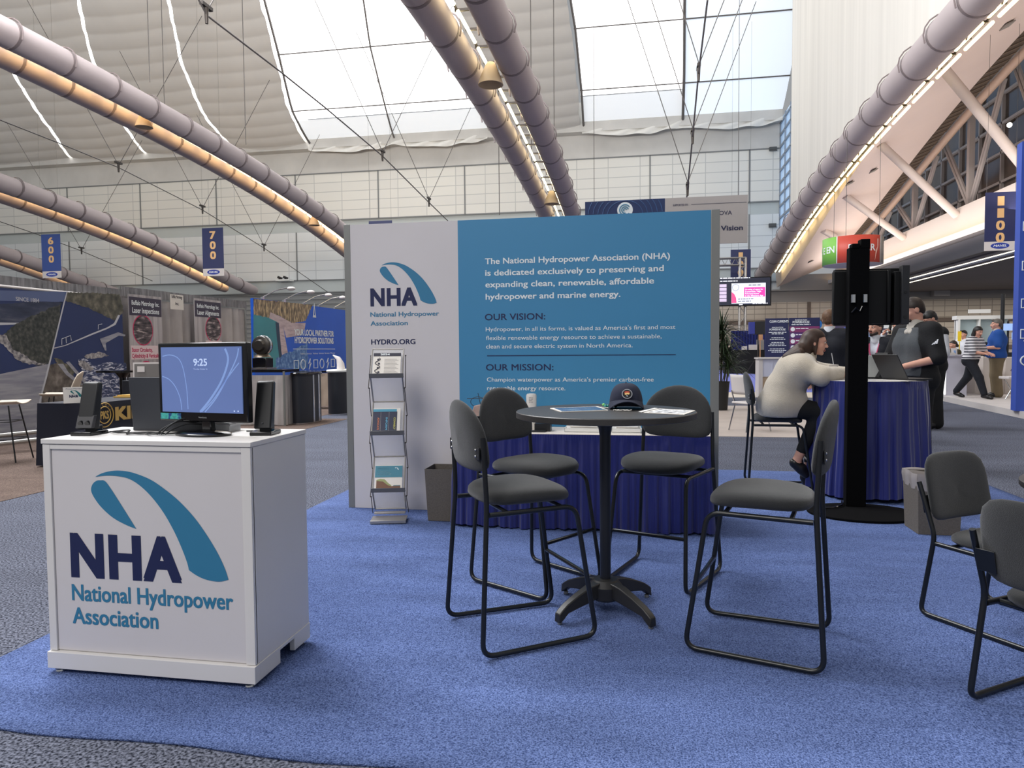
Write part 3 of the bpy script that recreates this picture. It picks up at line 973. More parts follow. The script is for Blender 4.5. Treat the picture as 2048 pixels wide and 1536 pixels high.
m = MB(); m.box((-0.175, -0.0028, 0.077), (0.115, 0.001, 0.026)); m.build('sticker', patch_mat('teal_sticker', [(0.35, rgb(20, 96, 104)), (0.5, rgb(80, 190, 180)), (0.62, rgb(30, 70, 130))], 30, 3, 0.3), mon, smooth=False)
# laptop seen from behind
lap = thing('laptop', 'dark grey laptop seen from its lid, open behind the monitor on the podium', 'laptop', (-2.085, 2.855, PT), math.radians(-4))
m = MB(); m.box2((-0.19, 0.0, 0.0), (0.19, 0.16, 0.014)); m.build('keyboard_base', mat('laptop_grey', rgb(52, 54, 60), 0.45), lap, bevel=0.003)
m = MB(); R1 = Matrix.Rotation(math.radians(5), 3, 'X'); m.box(R1 @ Vector((0, 0.0, 0.118)) + Vector((0, 0.004, 0.008)), (0.378, 0.008, 0.236), R1); m.build('lid', mat('laptop_lid_grey', rgb(54, 57, 64), 0.5), lap, bevel=0.003)


def speaker(loc, rz, label, knobs, lean):
    t = thing('speaker', label, 'speaker', loc, rz, 'desktop speakers on the podium')
    m = MB(); m.prism([(-0.045, -0.06), (0.045, -0.06), (0.055, 0.05), (0.03, 0.07), (-0.03, 0.07), (-0.055, 0.05)], (0, 0, 0), (1, 0, 0), (0, 1, 0), (0, 0, 0.016)); m.box((0, 0.035, 0.022), (0.05, 0.05, 0.03)); m.build('base', M_gloss, t, bevel=0.003)
    m = MB()
    y0, y1 = -0.035, 0.055
    m.prism([(y0, 0.026), (y0 + 0.055, 0.022), (y1 - 0.0, 0.22), (y1 - 0.015, 0.228), (y1 - 0.035, 0.224)], (-0.036, 0, 0), (0, 1, 0), (0, 0, 1), (0.072, 0, 0)); b = m.build('cabinet', M_blk, t, bevel=0.006)
    if knobs:
        m = MB(); m.prism([(y0 - 0.004, 0.03), (y0 + 0.016, 0.03), (y0 + 0.037, 0.085), (y0 + 0.017, 0.085)], (-0.037, 0, 0), (0, 1, 0), (0, 0, 1), (0.074, 0, 0)); m.build('control_panel', mat('grey_plastic', rgb(58, 58, 62), 0.4), t, bevel=0.003)
        for x in (-0.016, 0.014):
            m = MB(); m.cyl((x, -0.018, 0.056), (x, -0.036, 0.05), 0.010, n=14); m.build('knob', M_gloss, t)
    else:
        m = MB(); m.lathe([(0.004, 0), (0.004, 0.002)], (0, -0.03, 0.05), 10); m.build('logo_dot', mat('grey_mark', rgb(110, 110, 116), 0.4), t)
    return t


speaker((-2.36, 2.705, PT), math.radians(8), 'black speaker with two knobs on the left end of the podium', True, 0)
speaker((-1.585, 2.80, PT), math.radians(12), 'black speaker on the right end of the podium beside the monitor', False, 0)
cz0 = PT + 0.006
cb = thing('cable_bundle', 'tangle of thin black cables lying on the podium around the monitor foot', 'cables', (0, 0, 0))
for pts in ([(-2.30, 2.74), (-2.24, 2.80), (-2.17, 2.70), (-2.09, 2.73), (-2.0, 2.71), (-1.93, 2.76)], [(-2.30, 2.76), (-2.2, 2.70), (-2.12, 2.74), (-2.04, 2.68), (-1.97, 2.73)], [(-2.29, 2.78), (-2.22, 2.73), (-2.1, 2.70), (-2.02, 2.74)]):
    p3 = [(x, y, cz0 + 0.004 * (i % 2)) for i, (x, y) in enumerate(pts)]
    m = MB(); m.tube(spline(p3, {0, len(p3) - 1}, 6)[:-6], 0.0035, 6); m.build('cable', M_blk, cb)
for (x0, x1, h) in ((-2.02, -1.86, 0.05), (-2.0, -1.84, 0.062), (-1.98, -1.83, 0.04)):
    p3 = [(x0, 2.69, cz0), (x0 + 0.015, 2.72, cz0 + h * 0.5), (x0 + 0.06, 2.76, cz0 + h), ((x0 + x1) / 2 + 0.04, 2.80, cz0 + h * 0.9), (x1, 2.83, cz0 + 0.085)]
    m = MB(); m.tube(spline(p3, {0, 4}, 6)[:-6], 0.0035, 6); m.build('cable', M_blk, cb)
p3 = [(-1.70, 2.85, cz0), (-1.66, 2.86, cz0), (-1.63, 2.86, cz0 + 0.01)]
m = MB(); m.tube(p3, 0.003, 6); m.build('cable', M_blk, cb)
m = MB(); m.box((-1.86, 2.90, PT + 0.045), (0.16, 0.1, 0.006), Matrix.Rotation(0.1, 3, 'Y')); m.box((-1.86, 2.90, PT + 0.03), (0.17, 0.11, 0.006)); m.box((-1.86, 2.90, PT + 0.0135), (0.15, 0.09, 0.026))
tag(m.build('docking_station', mat('silver_plastic', rgb(178, 178, 180), 0.35), smooth=False), 'silver docking box behind the monitor foot on the podium', 'electronics')

# ------------------------------------------------------------------ booth wall
WX0, WX1, WY, WH = -2.46, 0.603, 5.698, 2.405
wall = thing('display_wall', 'white and blue booth display wall with mission text', 'display wall', (0, 0, 0.01))
FRW = 0.056
m = MB(); m.box2((WX0, WY, 0), (WX0 + FRW, WY + 0.12, WH)); m.build('frame_post', M_frame, wall, bevel=0.003)
m = MB(); m.box2((WX1 - 0.066, WY, 0), (WX1, WY + 0.12, WH)); m.build('frame_post', M_frame, wall, bevel=0.003)
BX = -1.47
m = MB(); m.box2((WX0 + FRW, WY + 0.004, 0), (BX, WY + 0.1, WH - 0.004)); m.build('white_panel', M_whiteS, wall, smooth=False)
m = MB(); m.box2((BX, WY + 0.004, 0), (WX1 - 0.066, WY + 0.1, WH - 0.004)); m.build('blue_panel', M_bluep, wall, smooth=False)
wp = lambda x, y: (lambda p: Vector((p.x, WY, p.z - 0.01)))(ony(680 + x * 0.44268, 400 + y * 0.44271, WY + 0.004))
EXW, EZW = Vector((1, 0, 0)), Vector((0, 0, 1))


def wall_text(mb, s, l, r, cap, bold):
    a, b = wp(*l), wp(*r)
    put_text(mb, s, Vector((a.x, WY + 0.002, (a.z + b.z) / 2)), EXW, EZW, b.x - a.x, cap, bold=bold, depth=0.0)


wt, wn_ = MB(), MB()
for s, l, r in (('The National Hydropower Association (NHA)', (656, 288), (1490, 267)), ('is dedicated exclusively to preserving and', (657, 343), (1462, 320)), ('expanding clean, renewable, affordable', (658, 397), (1418, 375)), ('hydropower and marine energy.', (659, 450), (1266, 437))):
    wall_text(wt, s, l, r, 0.046, 0.024)
for s, l, r in (("Hydropower, in all its forms, is valued as America's first and most", (659, 594), (1515, 582)), ('flexible renewable energy resource to achieve a sustainable,', (660, 633), (1453, 624)), ('clean and secure electric system in North America.', (660, 671), (1322, 665)), ("Champion waterpower as America's premier carbon-free", (664, 822), (1417, 818)), ('renewable energy resource.', (665, 860), (1018, 858))):
    wall_text(wt, s, l, r, 0.033, 0.004)
wt.build('white_lettering', M_wtxt, wall, smooth=False)
for s, l, r in (('OUR VISION:', (655, 542), (927, 540)), ('OUR MISSION:', (660, 770), (964, 769))):
    wall_text(wn_, s, l, r, 0.05, 0.014)
wall_text(wn_, 'HYDRO.ORG', (142, 652), (340, 651), 0.041, 0.03)
a, b = wp(665, 705), wp(1517, 697)
wn_.box(((a.x + b.x) / 2, WY + 0.002, (a.z + b.z) / 2), (b.x - a.x, 0.002, 0.006))
sw, lt = MB(), MB()
a, b = wp(142, 478), wp(437, 470)
s_logo = (b.x - a.x) / (ARC[12 * 4][0] - LOGO_O[0])
put_logo(sw, wn_, (a.x, WY + 0.0035, a.z), EXW, EZW, s_logo)
sw.build('logo_swoosh', M_teal, wall, smooth=False)
tx = MB(); wall_text(tx, 'National Hydropower', (138, 526), (447, 523), 0.036, 0.02); wall_text(tx, 'Association', (139, 567), (306, 565), 0.036, 0.02); tx.build('teal_lettering', M_teal, wall, smooth=False)
wn_.build('navy_lettering', M_navy, wall, smooth=False)

# ------------------------------------------------------------------ zig-zag brochure rack
RA = math.radians(14)
rack = thing('brochure_rack', 'silver zig-zag brochure rack with three filled trays by the booth wall', 'rack', (-1.945, 5.29, 0.01), RA)
M_alu = mat('silver_aluminium', rgb(168, 164, 160), 0.35, metal=0.7)
M_acr = mat('clear_acrylic', rgb(240, 240, 240), 0.08, alpha=0.22)
M_ledge = mat('grey_ledge', rgb(86, 86, 90), 0.4)
RW = 0.245
yf, yb = -0.05, 0.10
LV = [(1.352, yb), (1.135, yf), (0.935, yb), (0.69, yf), (0.495, yb), (0.243, yf), (0.075, yb)]
for i in range(len(LV) - 1):
    (z0, y0), (z1, y1) = LV[i], LV[i + 1]
    m = MB()
    for s in (-1, 1):
        m.tube([(s * RW / 2, y0, z0), (s * RW / 2, y1, z1)], 0.006, 8)
    m.tube([(-RW / 2, y0, z0), (RW / 2, y0, z0)], 0.006, 8); m.tube([(-RW / 2, y1, z1), (RW / 2, y1, z1)], 0.006, 8)
    fr = m.build('panel_frame', M_alu, rack)
    m = MB(); m.add([(-RW / 2, y0, z0), (RW / 2, y0, z0), (RW / 2, y1, z1), (-RW / 2, y1, z1)], [(0, 1, 2, 3)]); m.build('acrylic_panel', M_acr, fr, smooth=False, thick=0.003)
    if i % 2 == 0:
        m = MB(); m.box((0, y1 - 0.022, z1 + 0.014), (RW + 0.02, 0.006, 0.034)); m.box((0, y1 - 0.004, z1), (RW + 0.02, 0.04, 0.006)); m.build('tray_ledge', M_ledge, rack, bevel=0.002)
m = MB(); m.box((0, -0.02, 0.02), (RW + 0.03, 0.17, 0.012)); m.box((0, 0.045, 0.055), (RW, 0.05, 0.012)); m.box((0, -0.108, 0.016), (RW + 0.03, 0.012, 0.024)); m.build('base_tray', M_alu, rack, bevel=0.002)
m = MB()
for s in (-1, 1):
    zz = [1.30, 1.05, 0.82, 0.62, 0.40, 0.20, 0.04]
    for k in range(len(zz) - 1):
        xo = s * (RW / 2 + 0.014)
        m.tube([(xo, 0.11 if k % 2 == 0 else -0.03, zz[k]), (xo + s * 0.006, -0.03 if k % 2 == 0 else 0.11, zz[k + 1])], 0.003, 6)
        m.sphere((xo, 0.11 if k % 2 == 0 else -0.03, zz[k]), 0.006, 8, 6)
m.build('scissor_arms', M_iron, rack)
# brochures resting in the trays
rackM = Matrix.Translation((-1.945, 5.29, 0.01)) @ Matrix.Rotation(RA, 4, 'Z')


def brochure(label, tray, stack, rows, x_off=0.0, h=0.205):
    (z0, y0), (z1, y1) = LV[2 * tray], LV[2 * tray + 1]
    d = Vector((0, y0 - y1, z0 - z1)).normalized()
    n = Vector((0, -d.z, d.y))
    t = thing('brochure', label, 'brochure', rackM @ (Vector((x_off, y1 + 0.001, z1 + 0.006)) + n * 0.008), RA, 'brochures in the rack')
    W = 0.212
    m = MB(); m.prism([(-W / 2, 0), (W / 2, 0), (W / 2, h), (-W / 2, h)], (0, 0, 0), (1, 0, 0), d, n * stack); m.build('pages', M_paper, t, smooth=False)
    for nm, mt, fn in rows:
        m = MB(); fn(m, n * (stack + 0.0012), d, W, h); m.build(nm, mt, t, smooth=False)
    return t


def rect(u0, u1, v0, v1):
    return lambda m, o, d, W, h: m.prism([(u0 * W, v0 * h), (u1 * W, v0 * h), (u1 * W, v1 * h), (u0 * W, v1 * h)], o, (1, 0, 0), d, o.normalized() * 0.0006)


def lay(poly):
    return lambda m, o, d, W, h: m.prism([(u * W, v * h) for u, v in poly], o + o.normalized() * 0.0008, (1, 0, 0), d, o.normalized() * 0.0004)


def ttext(items):
    def f(m, o, d, W, h):
        for s, u, v, w, c, al, bo in items:
            put_text(m, s, o + o.normalized() * 0.0014 + Vector((u * W, 0, 0)) + d * (v * h), Vector((1, 0, 0)), d, w * W if w else None, c * h, bold=bo, align=al, depth=0)
    return f


def sflow(m, o, d, W, h):
    pts = []
    for k in range(41):
        a = k / 40
        pts.append(o + o.normalized() * 0.001 + Vector(((-0.34 + 0.09 * math.sin(a * math.pi * 4 + 0.6)) * W, 0, 0)) + d * ((0.78 - 0.72 * a) * h))
    m.tube(pts, 0.0028, 5)
    for k in range(4):
        c = o + o.normalized() * 0.001 + Vector(((-0.32 + 0.03 * (k % 2)) * W, 0, 0)) + d * ((0.70 - 0.19 * k) * h)
        m.prism([(0.009 * math.cos(t * 0.6283), 0.009 * math.sin(t * 0.6283)) for t in range(10)], c, (1, 0, 0), d, o.normalized() * 0.0005)


def tlines(v0, v1, n, u0, u1):
    def f(m, o, d, W, h):
        for k in range(n):
            v = v0 + (v1 - v0) * k / max(1, n - 1)
            rect(u0, u1 - 0.06 * (k % 3), v - 0.006, v + 0.006)(m, o, d, W, h)
    return f


M_ink = mat('dark_ink', rgb(44, 42, 58), 0.6)
M_greyink = mat('grey_ink', rgb(168, 162, 160), 0.6)
brochure('cream brochure headed 2024 in the top tray of the rack', 0, 0.012, [('header_band', M_ink, rect(-0.5, 0.5, 0.86, 1.0)), ('title_lettering', M_wtxt, ttext([('2024', -0.08, 0.895, 0.33, 0.075, 'C', 0.05)])), ('flow_drawing', M_ink, sflow), ('text_lines', M_greyink, tlines(0.1, 0.72, 11, -0.1, 0.42))])
brochure('dark blue brochure with ADVOCATE, INFORM, CONNECT columns in the middle tray', 1, 0.02, [('cover', mat('dark_navy_cover', rgb(32, 38, 66), 0.5), rect(-0.5, 0.38, 0.0, 0.86)), ('top_band', mat('aqua_band', rgb(70, 150, 176), 0.5), rect(-0.5, 0.36, 0.86, 0.97)),
    ('column_rules', M_greyink, lambda m, o, d, W, h: [rect(u, u + 0.008, 0.02, 0.84)(m, o + o.normalized() * 0.0008, d, W, h) for u in (-0.22, 0.08)])], -0.008)
# rotated column words on the middle brochure
(z0, y0), (z1, y1) = LV[2], LV[3]
dd = Vector((0, y0 - y1, z0 - z1)).normalized(); nn = Vector((0, -dd.z, dd.y))
bro2 = [o for o in COL.objects if o.get('label', '').startswith('dark blue brochure')][0]
for s, u, mt in (('ADVOCATE', -0.33, mat('orange_ink', rgb(214, 120, 70), 0.5)), ('INFORM', -0.03, mat('sky_ink', rgb(96, 180, 214), 0.5)), ('CONNECT', 0.26, mat('lime_ink', rgb(206, 200, 90), 0.5))):
    m = MB(); put_text(m, s, nn * 0.0224 + Vector((u * 0.212, 0, 0)) + dd * 0.125, -dd, Vector((1, 0, 0)), 0.105, 0.014, bold=0.02, depth=0); m.build('column_lettering', mt, bro2, smooth=False)
def logo_on(m, o, d, W, h):
    put_logo(m, None, o + o.normalized() * 0.001 + Vector((0.2 * W, 0, 0)) + d * (0.8 * h), Vector((1, 0, 0)), d, 0.05, 0.0004)


brochure('white brochure with teal top and brown landscape drawing in the bottom tray', 2, 0.012, [('teal_panel', mat('teal_cover', rgb(52, 124, 144), 0.5), rect(-0.5, 0.5, 0.50, 0.97)), ('title_lettering', M_ink, tlines(0.82, 0.87, 2, -0.42, 0.04)), ('subtitle_lettering', M_wtxt, tlines(0.63, 0.75, 3, -0.42, 0.10)), ('logo_mark', M_wtxt, logo_on),
    ('earth_drawing', mat('brown_drawing', rgb(112, 76, 56), 0.6), lay([(-0.44, 0.05), (0.44, 0.05), (0.44, 0.14), (0.1, 0.14), (-0.02, 0.18), (-0.2, 0.33), (-0.44, 0.36)])), ('grass_drawing', mat('green_drawing', rgb(150, 156, 104), 0.6), lay([(-0.44, 0.36), (-0.2, 0.33), (-0.02, 0.18), (0.1, 0.14), (0.12, 0.17), (0.0, 0.26), (-0.14, 0.42), (-0.3, 0.44), (-0.44, 0.40)])), ('water_drawing', mat('blue_drawing', rgb(70, 100, 110), 0.6), lay([(0.16, 0.14), (0.44, 0.14), (0.44, 0.17), (0.2, 0.17)]))])

# ------------------------------------------------------------------ waste bins, skirted counter
def bin_box(loc, w0, w1, h, mt, label, liner=False, rz=0.0):
    t = thing('waste_bin', label, 'bin', loc, rz, 'grey square waste bins')
    m = MB()
    a, b = w0 / 2, w1 / 2; th = 0.006
    vs = [(-a, -a, 0), (a, -a, 0), (a, a, 0), (-a, a, 0), (-b, -b, h), (b, -b, h), (b, b, h), (-b, b, h), (-b + th, -b + th, h), (b - th, -b + th, h), (b - th, b - th, h), (-b + th, b - th, h), (-a + th, -a + th, 0.02), (a - th, -a + th, 0.02), (a - th, a - th, 0.02), (-a + th, a - th, 0.02)]
    fs = [(0, 3, 2, 1)] + [(i, (i + 1) % 4, 4 + (i + 1) % 4, 4 + i) for i in range(4)] + [(4 + i, 4 + (i + 1) % 4, 8 + (i + 1) % 4, 8 + i) for i in range(4)] + [(8 + i, 8 + (i + 1) % 4, 12 + (i + 1) % 4, 12 + i) for i in range(4)] + [(12, 13, 14, 15)]
    m.add(vs, fs); m.build('bin_shell', mt, t, smooth=False)
    if liner:
        m = MB()
        def ln(u, v):
            a2 = u * 4; k = int(min(a2, 3.999)); f = a2 - k
            cs = [(-1, -1), (1, -1), (1, 1), (-1, 1)]
            c0, c1 = cs[k], cs[(k + 1) % 4]
            x = c0[0] + (c1[0] - c0[0]) * f; y = c0[1] + (c1[1] - c0[1]) * f
            prof = [(1.0 * b - 0.02, h - 0.10), (b - 0.005, h), (b + 0.005, h + 0.012), (b + 0.007, h - 0.02), (b - 0.003, h - 0.105)]
            q = v * 4; i = int(min(q, 3.999)); g = q - i
            r = prof[i][0] + (prof[i + 1][0] - prof[i][0]) * g; z = prof[i][1] + (prof[i + 1][1] - prof[i][1]) * g
            return (x * r + 0.003 * math.sin(u * 60), y * r, z + 0.004 * math.sin(u * 37 + v * 3))
        m.grid(ln, 80, 12); m.build('bin_liner', mat('clear_liner', rgb(176, 168, 164), 0.3, alpha=0.75), t)
    return t


M_bin = mat('grey_felt', rgb(98, 92, 86), 0.9, bump=0.3, bscale=300, var=0.14, vscale=120)
bin_box((-1.525, 5.45, 0.012), 0.235, 0.27, 0.41, M_bin, 'open grey waste bin between the brochure rack and blue skirted counter')
bin_box((2.09, 5.58, 0.012), 0.27, 0.30, 0.42, M_bin, 'grey waste bin with clear liner folded over its rim beside the screen stand', True)

M_skirt = mat('navy_satin', rgb(30, 36, 104), 0.3, var=0.08, vscale=2.0, sheen=0.3)
M_cloth = mat('white_table_vinyl', rgb(224, 214, 204), 0.55)
CT = thing('skirted_table', 'long white-topped table with pleated navy skirt against the booth wall', 'table', (-0.435, 5.44, 0.012))
CW, CD, CTH = 1.91, 0.47, 0.715
m = MB(); m.box2((-CW / 2, -CD / 2, CTH - 0.02), (CW / 2, CD / 2, CTH)); m.build('tabletop', M_cloth, CT, bevel=0.004)
for x in (-0.8, 0.8):
    m = MB(); m.box2((x - 0.02, -0.15, 0), (x + 0.02, 0.15, CTH - 0.02)); m.build('leg', M_frame, CT, smooth=False)


def skirt_mesh(path, z0, z1, amp, freq, flare=0.02, seed=0):
    """pleated cloth hanging along a path of (x,y) points with outward normals"""
    L = [0.0]
    for a, b in zip(path, path[1:]):
        L.append(L[-1] + math.hypot(b[0] - a[0], b[1] - a[1]))
    tot = L[-1]
    rnd = random.Random(seed)
    ph = [rnd.uniform(0, 6.28) for _ in range(6)]
    m = MB()

    def fn(u, v):
        s = u * tot
        k = max(i for i in range(len(L)) if L[i] <= s + 1e-9); k = min(k, len(path) - 2)
        f = (s - L[k]) / (L[k + 1] - L[k])
        a, b = path[k], path[k + 1]
        tx, ty = (b[0] - a[0]), (b[1] - a[1]); l = math.hypot(tx, ty); nx, ny = ty / l, -tx / l
        w = s * freq
        pl = math.sin(w * 6.283 + 1.2 * math.sin(s * 3.1 + ph[0])) * 0.6 + math.sin(w * 3.3 + ph[1]) * 0.5 + 0.3 * math.sin(w * 11.7 + ph[2])
        e = amp * (0.25 + 0.9 * v) * pl + flare * v + 0.004 * math.sin(v * 9 + s * 14 + ph[3])
        if v < 0.06:
            e = 0.004 + 0.002 * math.sin(w * 25)
        return (a[0] + tx * f + nx * e, a[1] + ty * f + ny * e, z1 + (z0 - z1) * v + (0.008 * math.sin(s * 7 + ph[4]) if v > 0.99 else 0))
    m.grid(fn, int(tot * 170), 26)
    return m


pth = [(-CW / 2, CD / 2 - 0.03), (-CW / 2, -CD / 2 + 0.02), (-CW / 2 + 0.02, -CD / 2), (CW / 2 - 0.02, -CD / 2), (CW / 2, -CD / 2 + 0.02), (CW / 2, CD / 2 - 0.03)]
skirt_mesh(pth, 0.01, CTH - 0.005, 0.021, 13.0, 0.02, 3).build('skirt', M_skirt, CT, angle=80)
CTZ = 0.727
for x, w, lb in ((-0.42, 0.27, 'left of two'), (-0.1, 0.21, 'right of two')):
    t = thing('letter_tray', f'shallow white tray of papers, {lb} on the skirted table', 'tray', (x, 5.36, CTZ), 0, 'white trays on the skirted table')
    m = MB(); m.box((0, 0, 0.004), (w, 0.16, 0.008)); m.box((0, -0.078, 0.02), (w, 0.004, 0.03)); m.box((0, 0.078, 0.025), (w, 0.004, 0.05)); m.box((-w / 2, 0, 0.02), (0.004, 0.16, 0.03)); m.box((w / 2, 0, 0.02), (0.004, 0.16, 0.03)); m.build('tray_body', mat('white_paint', rgb(232, 232, 228), 0.5), t, smooth=False)
    m = MB(); m.box((-0.02, 0, 0.03), (w * 0.8, 0.13, 0.012), Matrix.Rotation(0.12, 3, 'Z')); m.box((0.01, 0, 0.043), (w * 0.75, 0.12, 0.008), Matrix.Rotation(-0.1, 3, 'Z')); m.build('papers', M_paper, t, smooth=False)
m = MB(); m.box((-0.73, 5.38, CTZ + 0.03), (0.12, 0.1, 0.06)); m.box((-0.76, 5.31, CTZ + 0.006), (0.12, 0.07, 0.012))
tag(m.build('card_box', M_blk, smooth=False), 'small black box on the skirted table behind the left back stool', 'box')
t = thing('pen', 'grey pen lying on the skirted table right of the paper trays', 'pen', (0.12, 5.33, CTZ + 0.006)); m = MB(); m.cyl((-0.07, 0, 0), (0.07, 0.01, 0), 0.005, n=8); m.build('barrel', M_greyink, t)
p = ony(1063, 812, 5.52)
t = thing('air_freshener', 'white rounded container on the skirted table behind the left back stool', 'container', (p.x, 5.52, CTZ))
m = MB(); m.lathe([(0.03, 0.0), (0.036, 0.01), (0.04, 0.19), (0.042, 0.26), (0.036, 0.275), (0.02, 0.278)], (0, 0, 0), 24, sy=0.7); m.build('container_body', mat('white_plastic', rgb(220, 216, 210), 0.4), t)
m = MB(); 
for k in range(4): tbars(m, (0, -0.0295, 0.245 - 0.012 * k), (1, 0, 0), (0, 0, 1), 0.032, 0.005, k, 'C')
m.build('label_print', M_greyink, t, smooth=False)
p = ony(955, 815, 5.5)
t = thing('ornament', 'small pinkish stone plaque with looped wires at the left end of the skirted table', 'ornament', (p.x, 5.5, CTZ))
m = MB(); m.prism([(-0.05, 0), (0.06, 0), (0.055, 0.16), (0.02, 0.19), (-0.03, 0.18), (-0.05, 0.12)], (0, 0, 0), (1, 0, 0), (0, 0, 1), (0, 0.05, 0)); m.build('plaque', mat('pink_stone', rgb(164, 140, 132), 0.7, var=0.15, vscale=20), t, bevel=0.008)
m = MB(); m.tube([(0.06 * math.cos(a), 0.02, 0.21 + 0.04 * math.sin(a)) for a in [6.283 * k / 20 for k in range(21)]], 0.0025, 6); m.tube([(-0.09, 0.02, 0.235), (0.09, 0.02, 0.235)], 0.0025, 6); m.tube([(0.02, 0.02, 0.19), (0.0, 0.02, 0.28)], 0.0025, 6); m.build('wire_loop', M_iron, t)

# ------------------------------------------------------------------ tall round table and what lies on it
TX, TY, TZ, TR = -0.174, 3.62, 1.036, 0.452
tb = thing('bistro_table', 'tall round black bistro table with four-armed foot between the bar stools', 'table', (TX, TY, 0.012))
m = MB(); m.lathe([(0.01, TZ - 0.045), (TR - 0.008, TZ - 0.045), (TR, TZ - 0.042), (TR, TZ - 0.016), (TR - 0.004, TZ - 0.0125), (0.01, TZ - 0.012)], (0, 0, 0), 96)
m.build('tabletop', mat('black_laminate', rgb(54, 52, 51), 0.42, var=0.10, vscale=60), tb, bevel=0.0)
m = MB(); m.lathe([(0.05, TZ - 0.047), (0.05, TZ - 0.06), (0.034, TZ - 0.10), (0.028, TZ - 0.14), (0.028, 0.16), (0.030, 0.12)], (0, 0, 0), 28); m.build('column', mat('black_powder_coat', rgb(26, 27, 31), 0.4), tb)
m = MB(); m.lathe([(0.02, 0.165), (0.06, 0.16), (0.085, 0.13), (0.085, 0.07), (0.06, 0.055), (0.02, 0.05)], (0, 0, 0), 32); m.build('hub', mat('black_cast_iron', rgb(34, 33, 33), 0.45), tb)
for k in range(4):
    a = math.radians(47 + 90 * k)
    ex = Vector((math.cos(a), math.sin(a), 0)); ey = Vector((-math.sin(a), math.cos(a), 0))
    m = MB()
    secs = [(0.05, 0.155, 0.085, 0.034), (0.12, 0.145, 0.072, 0.030), (0.20, 0.118, 0.058, 0.026), (0.27, 0.088, 0.045, 0.024), (0.305, 0.066, 0.018, 0.024), (0.325, 0.05, 0.006, 0.022)]
    vs = []
    for r, zt, zb, w in secs:
        for sgn, z in ((-1, zb), (1, zb), (0.8, zt), (-0.8, zt)):
            vs.append(ex * r + ey * (w * sgn) + Vector((0, 0, z)))
    fs = [(0, 3, 2, 1), tuple(range(20, 24))]
    for i in range(5):
        for j in range(4):
            fs.append((i * 4 + j, i * 4 + (j + 1) % 4, i * 4 + 4 + (j + 1) % 4, i * 4 + 4 + j))
    m.add(vs, fs); lg = m.build('leg', mat('black_cast_iron', rgb(34, 33, 33), 0.45), tb, bevel=0.005, angle=50)
    m = MB(); m.lathe([(0.012, 0.012), (0.012, -0.002)], (0.308 * math.cos(a), 0.308 * math.sin(a), 0), 12); m.build('glide', M_frame, lg)

TT = TZ + 0.0005
# cap
p = onz(1253, 818, TT)
cap_o = Vector((p.x - 0.004, p.y + 0.07, TT))
cap = thing('baseball_cap', 'navy baseball cap with round embroidered badge on the bistro table', 'cap', cap_o, math.radians(3))
M_capf = mat('navy_twill', rgb(28, 33, 54), 0.9, bump=0.25, bscale=400)
m = MB()


def crown(u, v):
    a = u * 2 * math.pi
    t = v * math.pi / 2
    ca, sa = math.cos(a), math.sin(a)
    rx, ry = 0.086, 0.10
    r = math.cos(t) ** 0.62
    z = 0.012 + 0.118 * math.sin(t) ** 0.92
    f = 1 + 0.10 * max(0, -sa) * math.sin(2 * t)
    return (rx * r * ca * f, ry * r * sa * f, z - 0.004 * (1 - v) * math.cos(2 * a))


m.grid(crown, 48, 14); m.build('crown', M_capf, cap, thick=0.003)
m = MB()


def brim(u, v):
    a = math.pi + math.pi * u
    ca, sa = math.cos(a), math.sin(a)
    e = v * 0.075 * (abs(sa) ** 0.7)
    x = 0.086 * ca * (1 + 0.10 * v); y = 0.10 * sa - e
    return (x, y, 0.020 + 0.026 * (-sa) ** 1.0 - 0.030 * v * abs(ca) ** 2 * 1.2 - 0.006 * v + 0.004)


m.grid(brim, 36, 8); m.build('brim', M_capf, cap, thick=0.004)
m = MB(); m.lathe([(0.001, 0.128), (0.006, 0.130), (0.005, 0.134), (0.001, 0.136)], (0, 0, 0), 12); m.build('button', M_capf, cap)
bc = Vector((0.002, -0.1075, 0.080)); bn = Vector((0.02, -0.87, 0.42)).normalized(); bx = Vector((0, 0, 1)).cross(-bn).normalized() * -1; bx = Vector((1, 0.02, 0)).normalized(); bz = bx.cross(-bn) * -1; bz = bn.cross(bx)
circ = lambda r, n=28: [(r * math.cos(6.2832 * k / n), r * math.sin(6.2832 * k / n)) for k in range(n)]
m = MB(); m.prism(circ(0.027), bc, bx, bz, bn * 0.002); m.build('badge_ring', mat('silver_thread', rgb(150, 152, 160), 0.7), cap, smooth=False)
m = MB(); m.prism(circ(0.0225), bc + bn * 0.002, bx, bz, bn * 0.001); m.build('badge_centre', mat('black_thread', rgb(16, 17, 22), 0.8), cap, smooth=False)
wv = lambda y0, hgt, w: [(-w, y0), (-w * 0.4, y0 - 0.004), (0, y0 + 0.001), (w * 0.5, y0 - 0.002), (w, y0 + 0.002), (w * 0.9, y0 + hgt), (0, y0 + hgt + 0.002), (-w * 0.9, y0 + hgt)]
m = MB(); m.prism(wv(0.006, 0.006, 0.014), bc + bn * 0.003, bx, bz, bn * 0.001); m.build('badge_red_wave', mat('red_thread', rgb(190, 74, 58), 0.7), cap, smooth=False)
m = MB(); m.prism(wv(-0.003, 0.007, 0.013), bc + bn * 0.003, bx, bz, bn * 0.001); m.build('badge_gold_wave', mat('gold_thread', rgb(238, 196, 128), 0.7), cap, smooth=False)
m = MB(); m.prism([(-0.006, -0.010), (0.0, -0.016), (0.005, -0.013), (0.0, -0.009)], bc + bn * 0.003, bx, bz, bn * 0.001); m.build('badge_pale_mark', mat('pale_thread', rgb(190, 200, 214), 0.7), cap, smooth=False)


def flat_quad(pix, z):
    return [onz(px, py, z) for px, py in pix]


